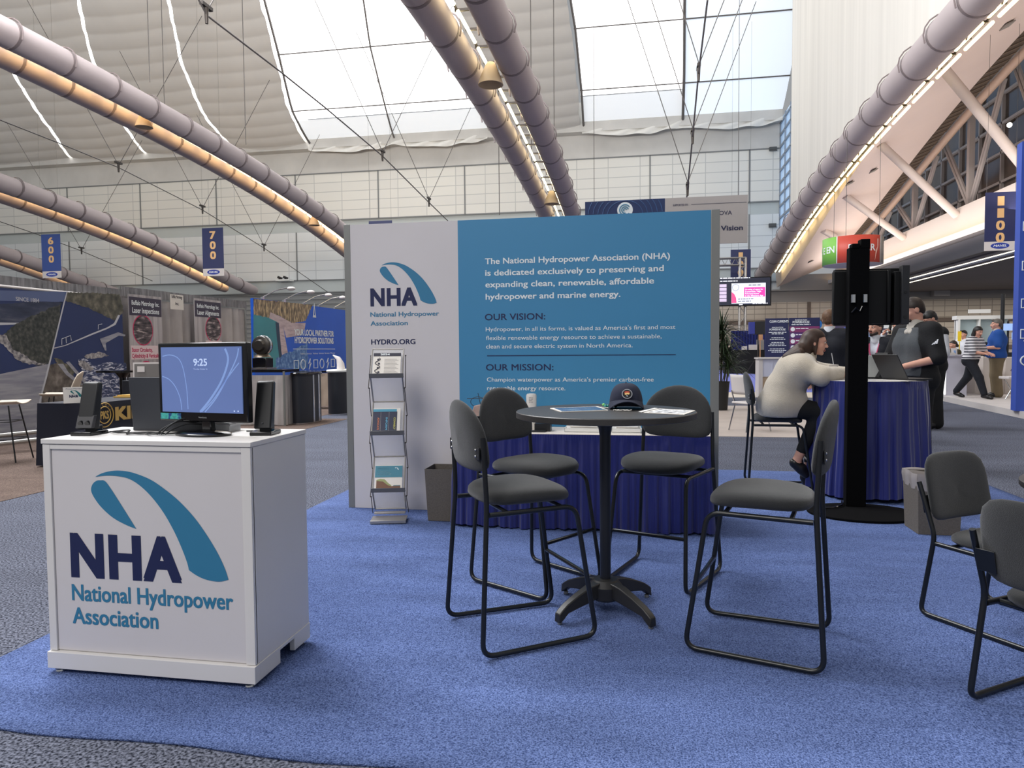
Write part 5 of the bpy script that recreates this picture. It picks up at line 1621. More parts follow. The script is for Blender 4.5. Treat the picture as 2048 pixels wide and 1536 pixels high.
def lbanner(label, x0, x1, yt0, yt1, yb0, title, sub, discs):
    t = thing('banner', label, 'banner', (0, 0, 0), 0, 'narrow banners on the grey drape')
    d = 0.05
    a = lx(x0, yt0, d); b = lx(x1, yt1, d); c = lx(x0, yb0, d)
    y0, y1, z1, z0 = a.y, b.y, (a.z + b.z) / 2, c.z
    W = y1 - y0
    X = BXP + d
    m = MB(); m.box2((X, y0, z0), (X + 0.01, y1, z1)); m.build('sheet', M_silver, t, smooth=False)
    hz = 0.40
    m = MB(); m.box2((X + 0.01, y0 + 0.02, z1 - hz), (X + 0.013, y1 - 0.02, z1 - 0.05)); m.build('header', M_plum, t, smooth=False)
    m = MB(); put_text(m, title[0], (X + 0.014, y0 + W / 2, z1 - 0.20), EYL, EZL, W * 0.82, 0.085, bold=0.03, align='C', depth=0.001); put_text(m, title[1], (X + 0.014, y0 + W / 2, z1 - 0.35), EYL, EZL, W * 0.80, 0.10, bold=0.03, align='C', depth=0.001); m.build('header_lettering', M_wtxt, t, smooth=False)
    for k, (dv, u) in enumerate(discs):
        cy, cz_ = y0 + W * u, z1 - dv
        ry, rz_ = W * 0.30, 0.30
        el = lambda f: [(cy + ry * f * math.cos(q), cz_ + rz_ * f * math.sin(q)) for q in [6.2832 * j / 32 for j in range(32)]]
        m = MB(); m.prism(el(1.0), (X + 0.010, 0, 0), EYL, EZL, (0.002, 0, 0)); m.build('disc_rim', M_red, t, smooth=False)
        m = MB(); m.prism(el(0.93), (X + 0.012, 0, 0), EYL, EZL, (0.002, 0, 0)); m.build('disc_picture', M_mach, t, smooth=False)
    for k, (dv, l1, l2, u) in enumerate(sub):
        m = MB(); m.box2((X + 0.0142, y0 + 0.02 + u, z1 - dv - 0.27), (X + 0.0165, y1 - 0.02, z1 - dv)); m.build('caption_panel', M_pink, t, smooth=False)
        m = MB(); ww = (W - u) * 0.84
        put_text(m, l1, (X + 0.017, y0 + u + 0.05, z1 - dv - 0.12), EYL, EZL, ww * 0.72, 0.075, bold=0.035, depth=0.001)
        if l2: put_text(m, l2, (X + 0.017, y0 + u + 0.05, z1 - dv - 0.235), EYL, EZL, ww, 0.075, bold=0.035, depth=0.001)
        m.build('caption_lettering', M_red, t, smooth=False)


lbanner('narrow banner headed Laser Inspections beside the dam photograph', 255, 322, 588, 594, 800, ('Buffalo Metrology Inc.', 'Laser Inspections'), [(0.98, 'Stator Circularity,', 'Cylindricity & Verticality', 0.0), (2.0 - 0.02, 'Stator Circularity', '', 0.0)], [(0.68, 0.40), (1.58, 0.46)])
lbanner('narrow banner headed Laser Alignments on the grey drape', 387, 441, 597, 601, 760, ('Buffalo Metrology Inc.', 'Laser Alignments'), [(0.92, 'Stator Embeds', '& Alignments', 0.36)], [(0.66, 0.68)])
a = lx(340, 588, 0.07); b = lx(366, 590, 0.07); c = lx(340, 618, 0.07)
t = thing('notice', 'small white paper notice pinned between the two narrow banners', 'notice', (0, 0, 0))
m = MB(); m.box2((a.x, a.y, c.z), (a.x + 0.006, b.y, a.z)); m.build('sheet', M_paper, t, smooth=False)
m = MB(); put_text(m, 'Buffalo Metrology', (a.x + 0.007, (a.y + b.y) / 2, (a.z + c.z) / 2 + 0.08), EYL, EZL, (b.y - a.y) * 0.8, 0.06, bold=0.02, align='C'); put_text(m, 'Inc.', (a.x + 0.007, (a.y + b.y) / 2, (a.z + c.z) / 2 - 0.06), EYL, EZL, None, 0.06, bold=0.02, align='C'); m.build('lettering', M_ink, t, smooth=False)

# blue display with lamps
bd = thing('display_backdrop', 'bright blue backdrop with river dam picture and YOUR LOCAL PARTNER lettering', 'backdrop', (0, 0, 0))
a = lx(505, 597); b = lx(730, 619.5)
BDY0, BDY1, BDZ = a.y, b.y, 2.72
m = MB(); m.box2((BXP - 0.06, BDY0, 0.05), (BXP + 0.02, BDY1, BDZ)); m.build('blue_panel', mat('vivid_blue_print', rgb(26, 92, 206), 0.4, var=0.12, vscale=0.5), bd, smooth=False)
zb3 = lambda x, y: kz(490 + x * 0.19538, 560 + y * 0.19531)
bp3 = lambda n, poly, mt, d: kpatch(n, poly, mt, d, bd, zb3)
bp3('water', [(85, 350), (245, 380), (330, 430), (330, 640), (370, 900), (500, 905), (640, 760), (640, 905), (85, 905)], mat('turquoise_print', rgb(66, 140, 150), 0.5, var=0.15, vscale=1.0), 0.002)
bp3('cliff', [(85, 190), (690, 255), (620, 420), (480, 440), (330, 360), (245, 385), (85, 355)], patch_mat('cliff_print', [(0.3, rgb(66, 62, 52)), (0.5, rgb(140, 122, 100)), (0.62, rgb(208, 184, 140)), (0.75, rgb(120, 104, 110))], 5, 8, 0.6, stretch=(1, 3, 1)), 0.003)
bp3('dam', [(245, 390), (260, 330), (350, 370), (480, 440), (620, 440), (610, 500), (560, 570), (420, 590), (390, 480), (440, 760), (380, 780), (340, 560), (330, 430)], patch_mat('dam_print', [(0.3, rgb(170, 150, 156)), (0.6, rgb(206, 188, 190)), (0.75, rgb(120, 104, 116))], 4, 4, 0.6, stretch=(1, 0.6, 3)), 0.004)
bp3('spillway_shade', [(310, 430), (345, 440), (375, 780), (350, 800), (325, 600)], mat('slate_print', rgb(48, 66, 90), 0.6), 0.0045)
bp3('rocks', [(85, 660), (170, 690), (190, 900), (85, 905)], patch_mat('wet_rock_print', [(0.3, rgb(40, 70, 110)), (0.55, rgb(84, 116, 150)), (0.7, rgb(150, 176, 196))], 9, 7, 0.6), 0.004)
bp3('plant_bank', [(320, 800), (500, 720), (640, 640), (640, 905), (320, 905)], patch_mat('blue_bank_print', [(0.3, rgb(44, 84, 150)), (0.55, rgb(90, 130, 186)), (0.7, rgb(150, 180, 214))], 9, 7, 0.6), 0.0042)
m = MB()
X = BXP + 0.027
for s, l, r, c in (('YOUR LOCAL PARTNER FOR', (505, 570), (905, 575), 0.17), ('HYDROPOWER SOLUTIONS', (508, 648), (902, 650), 0.17)):
    a = zb3(*l); b = zb3(*r); put_text(m, s, (X, a[0], (a[1] + b[1]) / 2), EYL, EZL, b[0] - a[0], c, bold=0.04, depth=0.002)
a = zb3(490, 706); b = zb3(920, 703); m.box((X, (a[0] + b[0]) / 2, a[1]), (0.004, b[0] - a[0], 0.015))
A0 = zb3(692, 383); A1 = zb3(725, 383); A2 = zb3(712, 318)
hw = (A1[0] - A0[0]) / 2; cy = (A0[0] + A1[0]) / 2
for pl in ([(-hw, 0), (-hw * 0.5, 0), (0.0, 0.34), (0, 0.42)], [(hw, 0), (hw * 0.45, 0), (0.0, 0.34), (0, 0.42)], [(-hw * 0.6, 0), (hw * 0.6, 0), (hw * 0.4, 0.07), (-hw * 0.4, 0.07)]):
    m.prism(pl, (X, cy, A0[1]), EYL, EZL, (0.004, 0, 0))
for k, x in enumerate((590, 655, 718, 780, 838, 898)):
    a = zb3(x, 762 - k * 1.5)
    put_text(m, ['Turbines', 'Generators', 'Valves', 'Modernization', 'Service', 'Power'][k], (X, a[0], a[1]), EYL, EZL, 0.34, 0.045, align='C', depth=0.001)
for k, x in enumerate((522, 592, 658, 722, 785, 842, 897)):
    y, z = zb3(x, 868 - k * 3)
    if k % 3 == 0: pts = [(y - 0.13, z - 0.12), (y - 0.13, z + 0.12), (y + 0.13, z + 0.12), (y + 0.13, z - 0.12)]
    elif k % 3 == 1: pts = [(y + 0.14 * math.cos(q), z + 0.14 * math.sin(q)) for q in [6.2832 * j / 16 for j in range(16)]]
    else: pts = [(y - 0.04, z - 0.15), (y + 0.03, z + 0.0), (y - 0.05, z + 0.02), (y + 0.06, z + 0.16), (y + 0.02, z + 0.05), (y + 0.1, z + 0.03)]
    m.tube([(X, *p) for p in pts], 0.014, 5, closed=True)
m.build('white_lettering', M_wtxt, bd, smooth=False)
for k, px in enumerate((525, 568, 607, 638, 669)):
    p = lx(px, 597 + (px - 505) * 0.105)
    t = thing('arm_lamp', f'chrome arm lamp on top of the blue display, {["first", "second", "third", "fourth", "fifth"][k]} from the left', 'lamp', (BXP, p.y, BDZ), 0, 'arm lamps on the blue display')
    m = MB(); m.box((0, 0, 0.03), (0.06, 0.08, 0.06)); m.build('clamp', M_chrome, t, smooth=False)
    m = MB(); m.tube(arc_pts([(0, 0, 0.05), (0.25, 0.25, 0.25), (0.5, 0.42, 0.32)], 0.1), 0.018, 8); m.build('arm', M_chrome, t)
    m = MB(); m.sphere((0.56, 0.46, 0.30), (0.12, 0.09, 0.055), 14, 10); m.build('lamp_head', M_signw, t)

# black counters, podium drape table and bar table in the left booths
M_dkpan = mat('dark_grey_panel', rgb(30, 33, 42), 0.5)


def oval_counter(label, px0, px1, ptop, pbot, rr=0.45, white=False):
    a = onz((px0 + px1) / 2, pbot, 0.0)
    d = (a - CORG).length
    w = (px1 - px0) / CF * d
    c = a + Vector((-0.05, rr, 0))
    t = thing('display_counter', label, 'counter', (c.x, c.y, 0))
    h = CH + (699 - ptop) / CF * (d + rr * 0.5)
    m = MB(); m.lathe([(w / 2, 0.03), (w / 2, h - 0.05)], (0, 0, 0), 40, sy=rr / (w / 2)); m.build('body', M_dkpan, t)
    m = MB(); m.lathe([(0.01, h - 0.05), (w / 2 * 1.08, h - 0.05), (w / 2 * 1.10, h - 0.02), (w / 2 * 1.06, h), (0.01, h)], (0, 0, 0), 40, sy=rr / (w / 2)); m.build('top', mat('white_paint', rgb(232, 232, 228), 0.5) if white else M_gloss, t)
    m = MB(); m.lathe([(w / 2 * 1.04, 0.0), (w / 2 * 1.04, 0.03)], (0, 0, 0), 40, sy=rr / (w / 2)); m.build('base', M_chrome, t)
    m = MB()
    for q in (-0.25, 0.25, 2.9, 3.4):
        m.cyl((w / 2 * 1.01 * math.cos(q), rr * 1.01 * math.sin(q), 0.03), (w / 2 * 1.01 * math.cos(q), rr * 1.01 * math.sin(q), h - 0.05), 0.02, n=8)
    m.build('trim_bars', M_chrome, t)
    return t, c, h, w


dc1, c1, h1, w1 = oval_counter('black oval display counter nearest the podium in front of the blue display', 577, 618, 737, 850)
dc2, c2, h2, w2 = oval_counter('black oval display counter with pale rim beside the booth wall', 649, 693, 733, 831, white=True)
p = onz(668, 733, h2)
t = thing('tusk_ornament', 'curved white horn-shaped object on the counter beside the booth wall', 'ornament', (c2.x - 0.02, c2.y - 0.1, h2))
m = MB(); m.tube([(0.06, 0, 0.0), (0.05, 0, 0.12), (0.0, 0, 0.24), (-0.12, 0, 0.31)], [0.09, 0.08, 0.05, 0.01], 12); m.build('horn', M_signw, t)
# turbine model on a low table at the left of the first counter
bt = onz(572, 852, 0.0) - Vector((0.54, 0, 0))
t = thing('draped_table', 'low table with grey pleated drape in front of the blue display', 'table', (bt.x, bt.y, 0))
hw = 0.52
m = MB(); m.box2((-hw - 0.5, 0, 0.98), (hw, 0.6, 1.03)); m.build('tabletop', M_gloss, t, smooth=False)
skirt_mesh([(-hw - 0.5, 0.0), (hw - 0.02, 0.0), (hw, 0.02), (hw, 0.6)], 0.02, 0.93, 0.012, 5, 0.01, 9).build('skirt', M_drape, t, angle=80)
m = MB(); m.cyl((hw, 0, 0), (hw, 0, 1.0), 0.02, n=10); m.build('post', M_frame, t)
p = onz(538, 738, 1.04)
tm = thing('turbine_model', 'dark bronze turbine valve model on the low table before the blue display', 'model', (bt.x - 0.03, bt.y + 0.25, 1.035))
m = MB(); m.box((0, 0, 0.015), (0.36, 0.36, 0.03)); m.build('model_base', M_chrome, tm, smooth=False)
m = MB(); m.box((0, 0, 0.12), (0.28, 0.26, 0.18)); m.build('plinth', M_gloss, tm, bevel=0.01)
m = MB(); m.lathe([(0.16, 0.22), (0.12, 0.27), (0.08, 0.29)], (0, 0, 0), 24); m.build('collar', mat('bronze', rgb(110, 98, 84), 0.35, metal=0.7), tm)
m = MB()
Rm = Matrix.Rotation(math.radians(90), 3, 'X')
m.tube([(0, -0.10, 0.44), (0, -0.08, 0.44), (0, 0.08, 0.44), (0, 0.10, 0.44)], [0.12, 0.17, 0.17, 0.12], 28); m.tube([(0, -0.15, 0.44), (0, -0.10, 0.44)], [0.09, 0.115], 24); m.build('valve_body', mat('dark_bronze', rgb(70, 66, 62), 0.35, metal=0.6), tm)
m = MB(); m.tube([(0.175 * math.cos(q), 0, 0.44 + 0.175 * math.sin(q)) for q in [6.2832 * j / 28 for j in range(28)]], 0.02, 6, closed=True); m.build('rim', M_chrome, tm)
# second grey draped table between the counters
b2 = onz(632, 826, 0.0)
t = thing('draped_table', 'small table with beige drape between the two black counters', 'table', (b2.x - 0.4, b2.y + 1.0, 0))
m = MB(); m.box2((-0.62, 0, 0.86), (0.62, 0.5, 0.9)); m.build('tabletop', M_gloss, t, smooth=False)
skirt_mesh([(-0.62, 0), (0.6, 0), (0.62, 0.02), (0.62, 0.5)], 0.08, 0.85, 0.012, 4, 0.01, 4).build('skirt', mat('beige_drape', rgb(168, 152, 138), 0.8, var=0.1, vscale=2), t, angle=80)

# black covered table with gold emblem in the dam booth
KTX, KTY = -6.36, 7.30
t = thing('covered_table', 'table under a fitted navy-black cloth with round gold PKS emblem', 'table', (KTX, KTY, 0))
Lk, Wk, Hk = 2.0, 0.7, 0.76
# table runs along +Y, its long face turned to +X
m = MB()
pr = []


def cover(u, v):
    L = [(0, 0), (0, Lk), (-Wk, Lk), (-Wk, 0), (0, 0)]
    a = u * 4; k = int(min(a, 3.999)); f = a - k
    x = L[k][0] + (L[k + 1][0] - L[k][0]) * f; y = L[k][1] + (L[k + 1][1] - L[k][1]) * f
    fl = 0.05 * v + (0.05 * math.sin(v * 3)) * 0
    cx, cy = -Wk / 2, Lk / 2
    pinch = -0.05 * math.sin(v * math.pi) * (1 - abs(2 * f - 1)) 
    return (x + (x - cx) / Wk * (fl + pinch) * 2 * 0.5, y + (y - cy) / Lk * (fl + pinch), Hk * (1 - v) + 0.02 * v)


m.grid(cover, 80, 12); m.box2((-Wk, 0, Hk - 0.01), (0, Lk, Hk + 0.002)); m.build('cloth', mat('navy_black_cloth', rgb(16, 22, 40), 0.6), t, angle=50)
gold = mat('gold_print', rgb(196, 160, 84), 0.45)
EYT = Vector((0, 1, 0))
em = onx(207, 830, KTX + 0.03)
m = MB()
ecy, ecz = em.y - KTY, em.z
for r in (0.145, 0.10):
    m.tube([(0.045, ecy + r * math.cos(q), ecz + r * math.sin(q)) for q in [6.2832 * j / 40 for j in range(40)]], 0.006, 5, closed=True)
put_text(m, 'PKS', (0.042, ecy, ecz - 0.045), EYT, EZL, 0.13, 0.09, bold=0.05, align='C', depth=0.004)
for j, ch in enumerate('KIEWIT'):
    q = math.radians(150 - 24 * j)
    put_text(m, ch, (0.042, ecy + 0.115 * math.cos(q), ecz + 0.115 * math.sin(q) ), Vector((0, math.sin(q), -math.cos(q))), Vector((0, math.cos(q), math.sin(q))), None, 0.022, align='C', depth=0.004)
put_text(m, 'KIEWIT', (0.042, ecy + 0.19, ecz - 0.08), EYT, EZL, 1.0, 0.155, bold=0.06, depth=0.004)
m.build('emblem', gold, t, smooth=False)
# member plaque on it
pq = onz(143, 808, Hk)
t = thing('table_sign', 'white member sign with a small logo on the navy-black covered table', 'sign', (pq.x - 0.05, pq.y + 0.1, Hk + 0.003), math.radians(50))
m = MB(); m.box((0, 0, 0.095), (0.22, 0.012, 0.19), Matrix.Rotation(-0.15, 3, 'X')); m.box((0, 0.04, 0.006), (0.2, 0.1, 0.008)); m.build('sign_board', mat('white_plastic', rgb(220, 216, 210), 0.4), t, smooth=False)
m = MB(); put_text(m, 'Proud Member', (0, -0.018, 0.165), (1, 0, 0), (0, -0.15, 1), 0.17, 0.014, align='C', bold=0.02, depth=0.002); put_text(m, 'NHA', (-0.05, 0.0, 0.06), (1, 0, 0), (0, -0.15, 1), 0.09, 0.04, bold=0.05, depth=0.009); m.build('sign_lettering', M_navy, t, smooth=False)
m = MB(); put_logo(m, None, (-0.06, -0.001, 0.07), Vector((1, 0, 0)), Vector((0, -0.15, 1)).normalized(), 0.20, 0.010); m.build('sign_swoosh', mat('green_teal_print', rgb(40, 120, 124), 0.5), t, smooth=False)
m = MB(); m.box2((KTX - 0.5, KTY + 1.0, Hk + 0.003), (KTX - 0.2, KTY + 1.5, Hk + 0.02)); m.box2((KTX - 0.48, KTY + 1.05, Hk + 0.02), (KTX - 0.25, KTY + 1.45, Hk + 0.035))
tag(m.build('leaflets', gold, smooth=False), 'stack of golden leaflets on the navy-black covered table', 'leaflets')
# tall dark round bar table behind
p = onx(245, 740, -8.35)
t = thing('bar_table', 'tall dark round bar table in front of the dam photograph', 'table', (p.x, p.y, p.z - 1.055))
m = MB(); m.lathe([(0.01, 1.02), (0.38, 1.02), (0.38, 1.05), (0.01, 1.055)], (0, 0, 0), 40); m.build('tabletop', M_gloss, t)
m = MB(); m.lathe([(0.12, 1.02), (0.05, 0.93), (0.04, 0.05), (0.26, 0.03), (0.28, 0.0)], (0, 0, 0), 28); m.build('pedestal', M_gloss, t)
p = onz(295, 765, 0.95)
t = thing('display_stand', 'black box stand between the bar table and the monitor', 'stand', (-7.55, 9.75, 0))
m = MB(); m.box2((-0.35, 0, 0), (0.45, 0.5, 0.93)); m.build('stand_body', M_dkpan, t, bevel=0.01)
m = MB(); m.box2((-0.05, -0.01, 0.2), (0.02, 0.0, 0.8)); m.build('stand_slot', M_gloss, t, smooth=False)
t = thing('framed_card', 'pale framed card with a small printed square above the laptop', 'sign', (-7.42, 9.72, 0.935), math.radians(32))
m = MB(); m.box((0, 0, 0.14), (0.40, 0.015, 0.27), Matrix.Rotation(-0.2, 3, 'X')); m.build('frame', M_signw, t, smooth=False)
m = MB(); m.box((0, -0.012, 0.14), (0.36, 0.006, 0.225), Matrix.Rotation(-0.2, 3, 'X')); m.build('card', mat('taupe_card', rgb(110, 106, 104), 0.5), t, smooth=False)
m = MB(); m.box((-0.09, -0.024, 0.17), (0.10, 0.004, 0.09), Matrix.Rotation(-0.2, 3, 'X')); m.build('printed_square', M_signw, t, smooth=False)
m = MB(); m.box2((-7.65, 10.05, 0.932), (-7.35, 10.2, 1.19))
tag(m.build('cardboard_box', mat('cardboard', rgb(150, 122, 90), 0.8), smooth=False), 'brown cardboard box standing behind the framed card on the black stand', 'box')

# cream shell chair on a thin black frame and silver truss bars at the far left
M_cream = mat('cream_shell', rgb(206, 192, 176), 0.5)


def shell_stool(label, loc, rz):
    t = thing('shell_stool', label, 'stool', loc, rz, 'cream shell stools')
    m = MB()

    def sh(u, v):
        a = (u - 0.5) * 2
        if v < 0.5:
            q = v / 0.5
            return (0.23 * a * (0.8 + 0.2 * math.sin(q * 1.57)), 0.24 - 0.44 * q, 0.72 + 0.035 * a * a - 0.01 * q)
        q = (v - 0.5) / 0.5
        w = 0.23 * (1 - 0.35 * q ** 3)
        return (w * a, -0.20 - 0.10 * q + 0.05 * a * a, 0.715 + 0.035 * a * a * (1 - q) + 0.36 * q - 0.05 * q * a * a)
    m.grid(sh, 18, 24); m.build('shell', M_cream, t, thick=0.012, angle=80)
    for sx in (-1, 1):
        for sy in (-1, 1):
            m = MB(); m.tube([(sx * 0.13, sy * 0.12, 0.70), (sx * 0.22, sy * 0.22, 0.0)], 0.009, 8); m.build('leg', M_tube, t)
    m = MB()
    for z in (0.28, 0.5):
        k = 0.13 + 0.09 * (0.70 - z) / 0.70; k2 = 0.12 + 0.10 * (0.70 - z) / 0.70
        m.tube([(-k, -k2, z), (k, -k2, z), (k, k2, z), (-k, k2, z)], 0.007, 6, closed=True)
    m.build('foot_ring', M_tube, t)
    return t


p = onz(20, 808, 0.73)
s1 = shell_stool('cream shell bar stool at the left edge in front of the dam photograph', (p.x - 0.15, p.y + 0.05, 0.009), math.radians(-70))
p = onz(105, 795, 0.73)
s2 = dup(s1, (p.x - 0.32, p.y + 0.5, 0.009), math.radians(120), 'cream shell bar stool turned edge-on behind the navy-black covered table')
m = MB(); 
for dz in (0.0, 0.10):
    m.tube([(-9.2, 7.2 + dz * 3, 0.10 + dz), (-8.2, 8.6 + dz * 3, 0.16 + dz)], 0.03, 8)
tag(m.build('silver_bars', M_alu), 'pair of silver floor bars beneath the dam photograph behind the cream stool', 'bars')
# ------------------------------------------------------------------ people: bodies grown as one smooth surface round a jointed skeleton
def _caps(P, a, b, r0, r1):
    a = np.array(a, float); b = np.array(b, float)
    ab = b - a
    t = np.clip(((P - a) @ ab) / max(ab @ ab, 1e-9), 0, 1)
    return np.linalg.norm(P - (a + t[..., None] * ab), axis=-1) - (r0 + (r1 - r0) * t)


def _ell(P, c, r, R=None):
    q = P - np.array(c, float)
    if R is not None:
        q = q @ np.array(R, float)
    r = np.array(r, float)
    k = np.linalg.norm(q / r, axis=-1)
    return (k - 1) * r.min() * (0.6 + 0.4 * k)


def sdf_eval(P, prims, k):
    d = np.full(P.shape[:-1], 9.0)
    for p in prims:
        e = _caps(P, *p[1:]) if p[0] == 'c' else _ell(P, *p[1:])
        kk = k
        h = np.clip(0.5 + 0.5 * (d - e) / kk, 0, 1)
        d = d * (1 - h) + e * h - kk * h * (1 - h)
    return d


def sdf_mesh(prims, k=0.03, res=0.015, cut=None):
    lo = np.full(3, 9e9); hi = -lo
    for p in prims:
        pts = [(p[1], p[3]), (p[2], p[4])] if p[0] == 'c' else [(p[1], max(p[2]))]
        for c, r in pts:
            lo = np.minimum(lo, np.array(c, float) - r); hi = np.maximum(hi, np.array(c, float) + r)
    lo -= 2.5 * res + k * 0.3; hi += 2.5 * res + k * 0.3
    n = np.ceil((hi - lo) / res).astype(int) + 1
    ax = [lo[i] + res * np.arange(n[i]) for i in range(3)]
    P = np.stack(np.meshgrid(*ax, indexing='ij'), -1)
    d = sdf_eval(P, prims, k)
    if cut is not None:
        d = np.maximum(d, cut(P))
    s = d < 0
    nx, ny, nz = n
    acc = np.zeros((nx - 1, ny - 1, nz - 1, 3)); cnt = np.zeros((nx - 1, ny - 1, nz - 1))
    faces = []
    eds = []
    for axis in range(3):
        sl0 = [slice(None)] * 3; sl1 = [slice(None)] * 3
        sl0[axis] = slice(0, -1); sl1[axis] = slice(1, None)
        c = s[tuple(sl0)] != s[tuple(sl1)]
        I = np.argwhere(c)
        if len(I) == 0:
            continue
        J = I.copy(); J[:, axis] += 1
        d0 = d[tuple(I.T)]; d1 = d[tuple(J.T)]
        t = d0 / (d0 - d1)
        X = I.astype(float); X[:, axis] += t
        o1, o2 = [a for a in range(3) if a != axis]
        for q in (0, 1):
            for r in (0, 1):
                C = I.copy(); C[:, o1] -= q; C[:, o2] -= r
                ok = np.all(C >= 0, 1) & (C[:, 0] < nx - 1) & (C[:, 1] < ny - 1) & (C[:, 2] < nz - 1)
                np.add.at(acc, tuple(C[ok].T), X[ok]); np.add.at(cnt, tuple(C[ok].T), 1)
        eds.append((axis, o1, o2, I, d0 < 0))
    use = cnt > 0
    idx = -np.ones(use.shape, int); idx[use] = np.arange(use.sum())
    V = acc[use] / cnt[use][:, None] * res + lo
    for axis, o1, o2, I, neg in eds:
        ok = (I[:, o1] > 0) & (I[:, o2] > 0) & (I[:, o1] < n[o1] - 1) & (I[:, o2] < n[o2] - 1)
        I2 = I[ok]; ng = neg[ok]
        q = []
        for a, b in ((0, 0), (1, 0), (1, 1), (0, 1)):
            C = I2.copy(); C[:, o1] -= a; C[:, o2] -= b
            q.append(idx[tuple(C.T)])
        q = np.stack(q, 1)
        flip = ng if axis != 1 else ~ng
        q[flip] = q[flip][:, ::-1]
        faces.append(q)
    F = np.concatenate(faces)
    F = F[(F >= 0).all(1)]
    return V, F


M_eyeW = mat('eye_white', rgb(225, 222, 216), 0.3)
M_eyeD = mat('eye_dark', rgb(30, 24, 22), 0.3)
M_lip = mat('lips', rgb(176, 104, 98), 0.5)


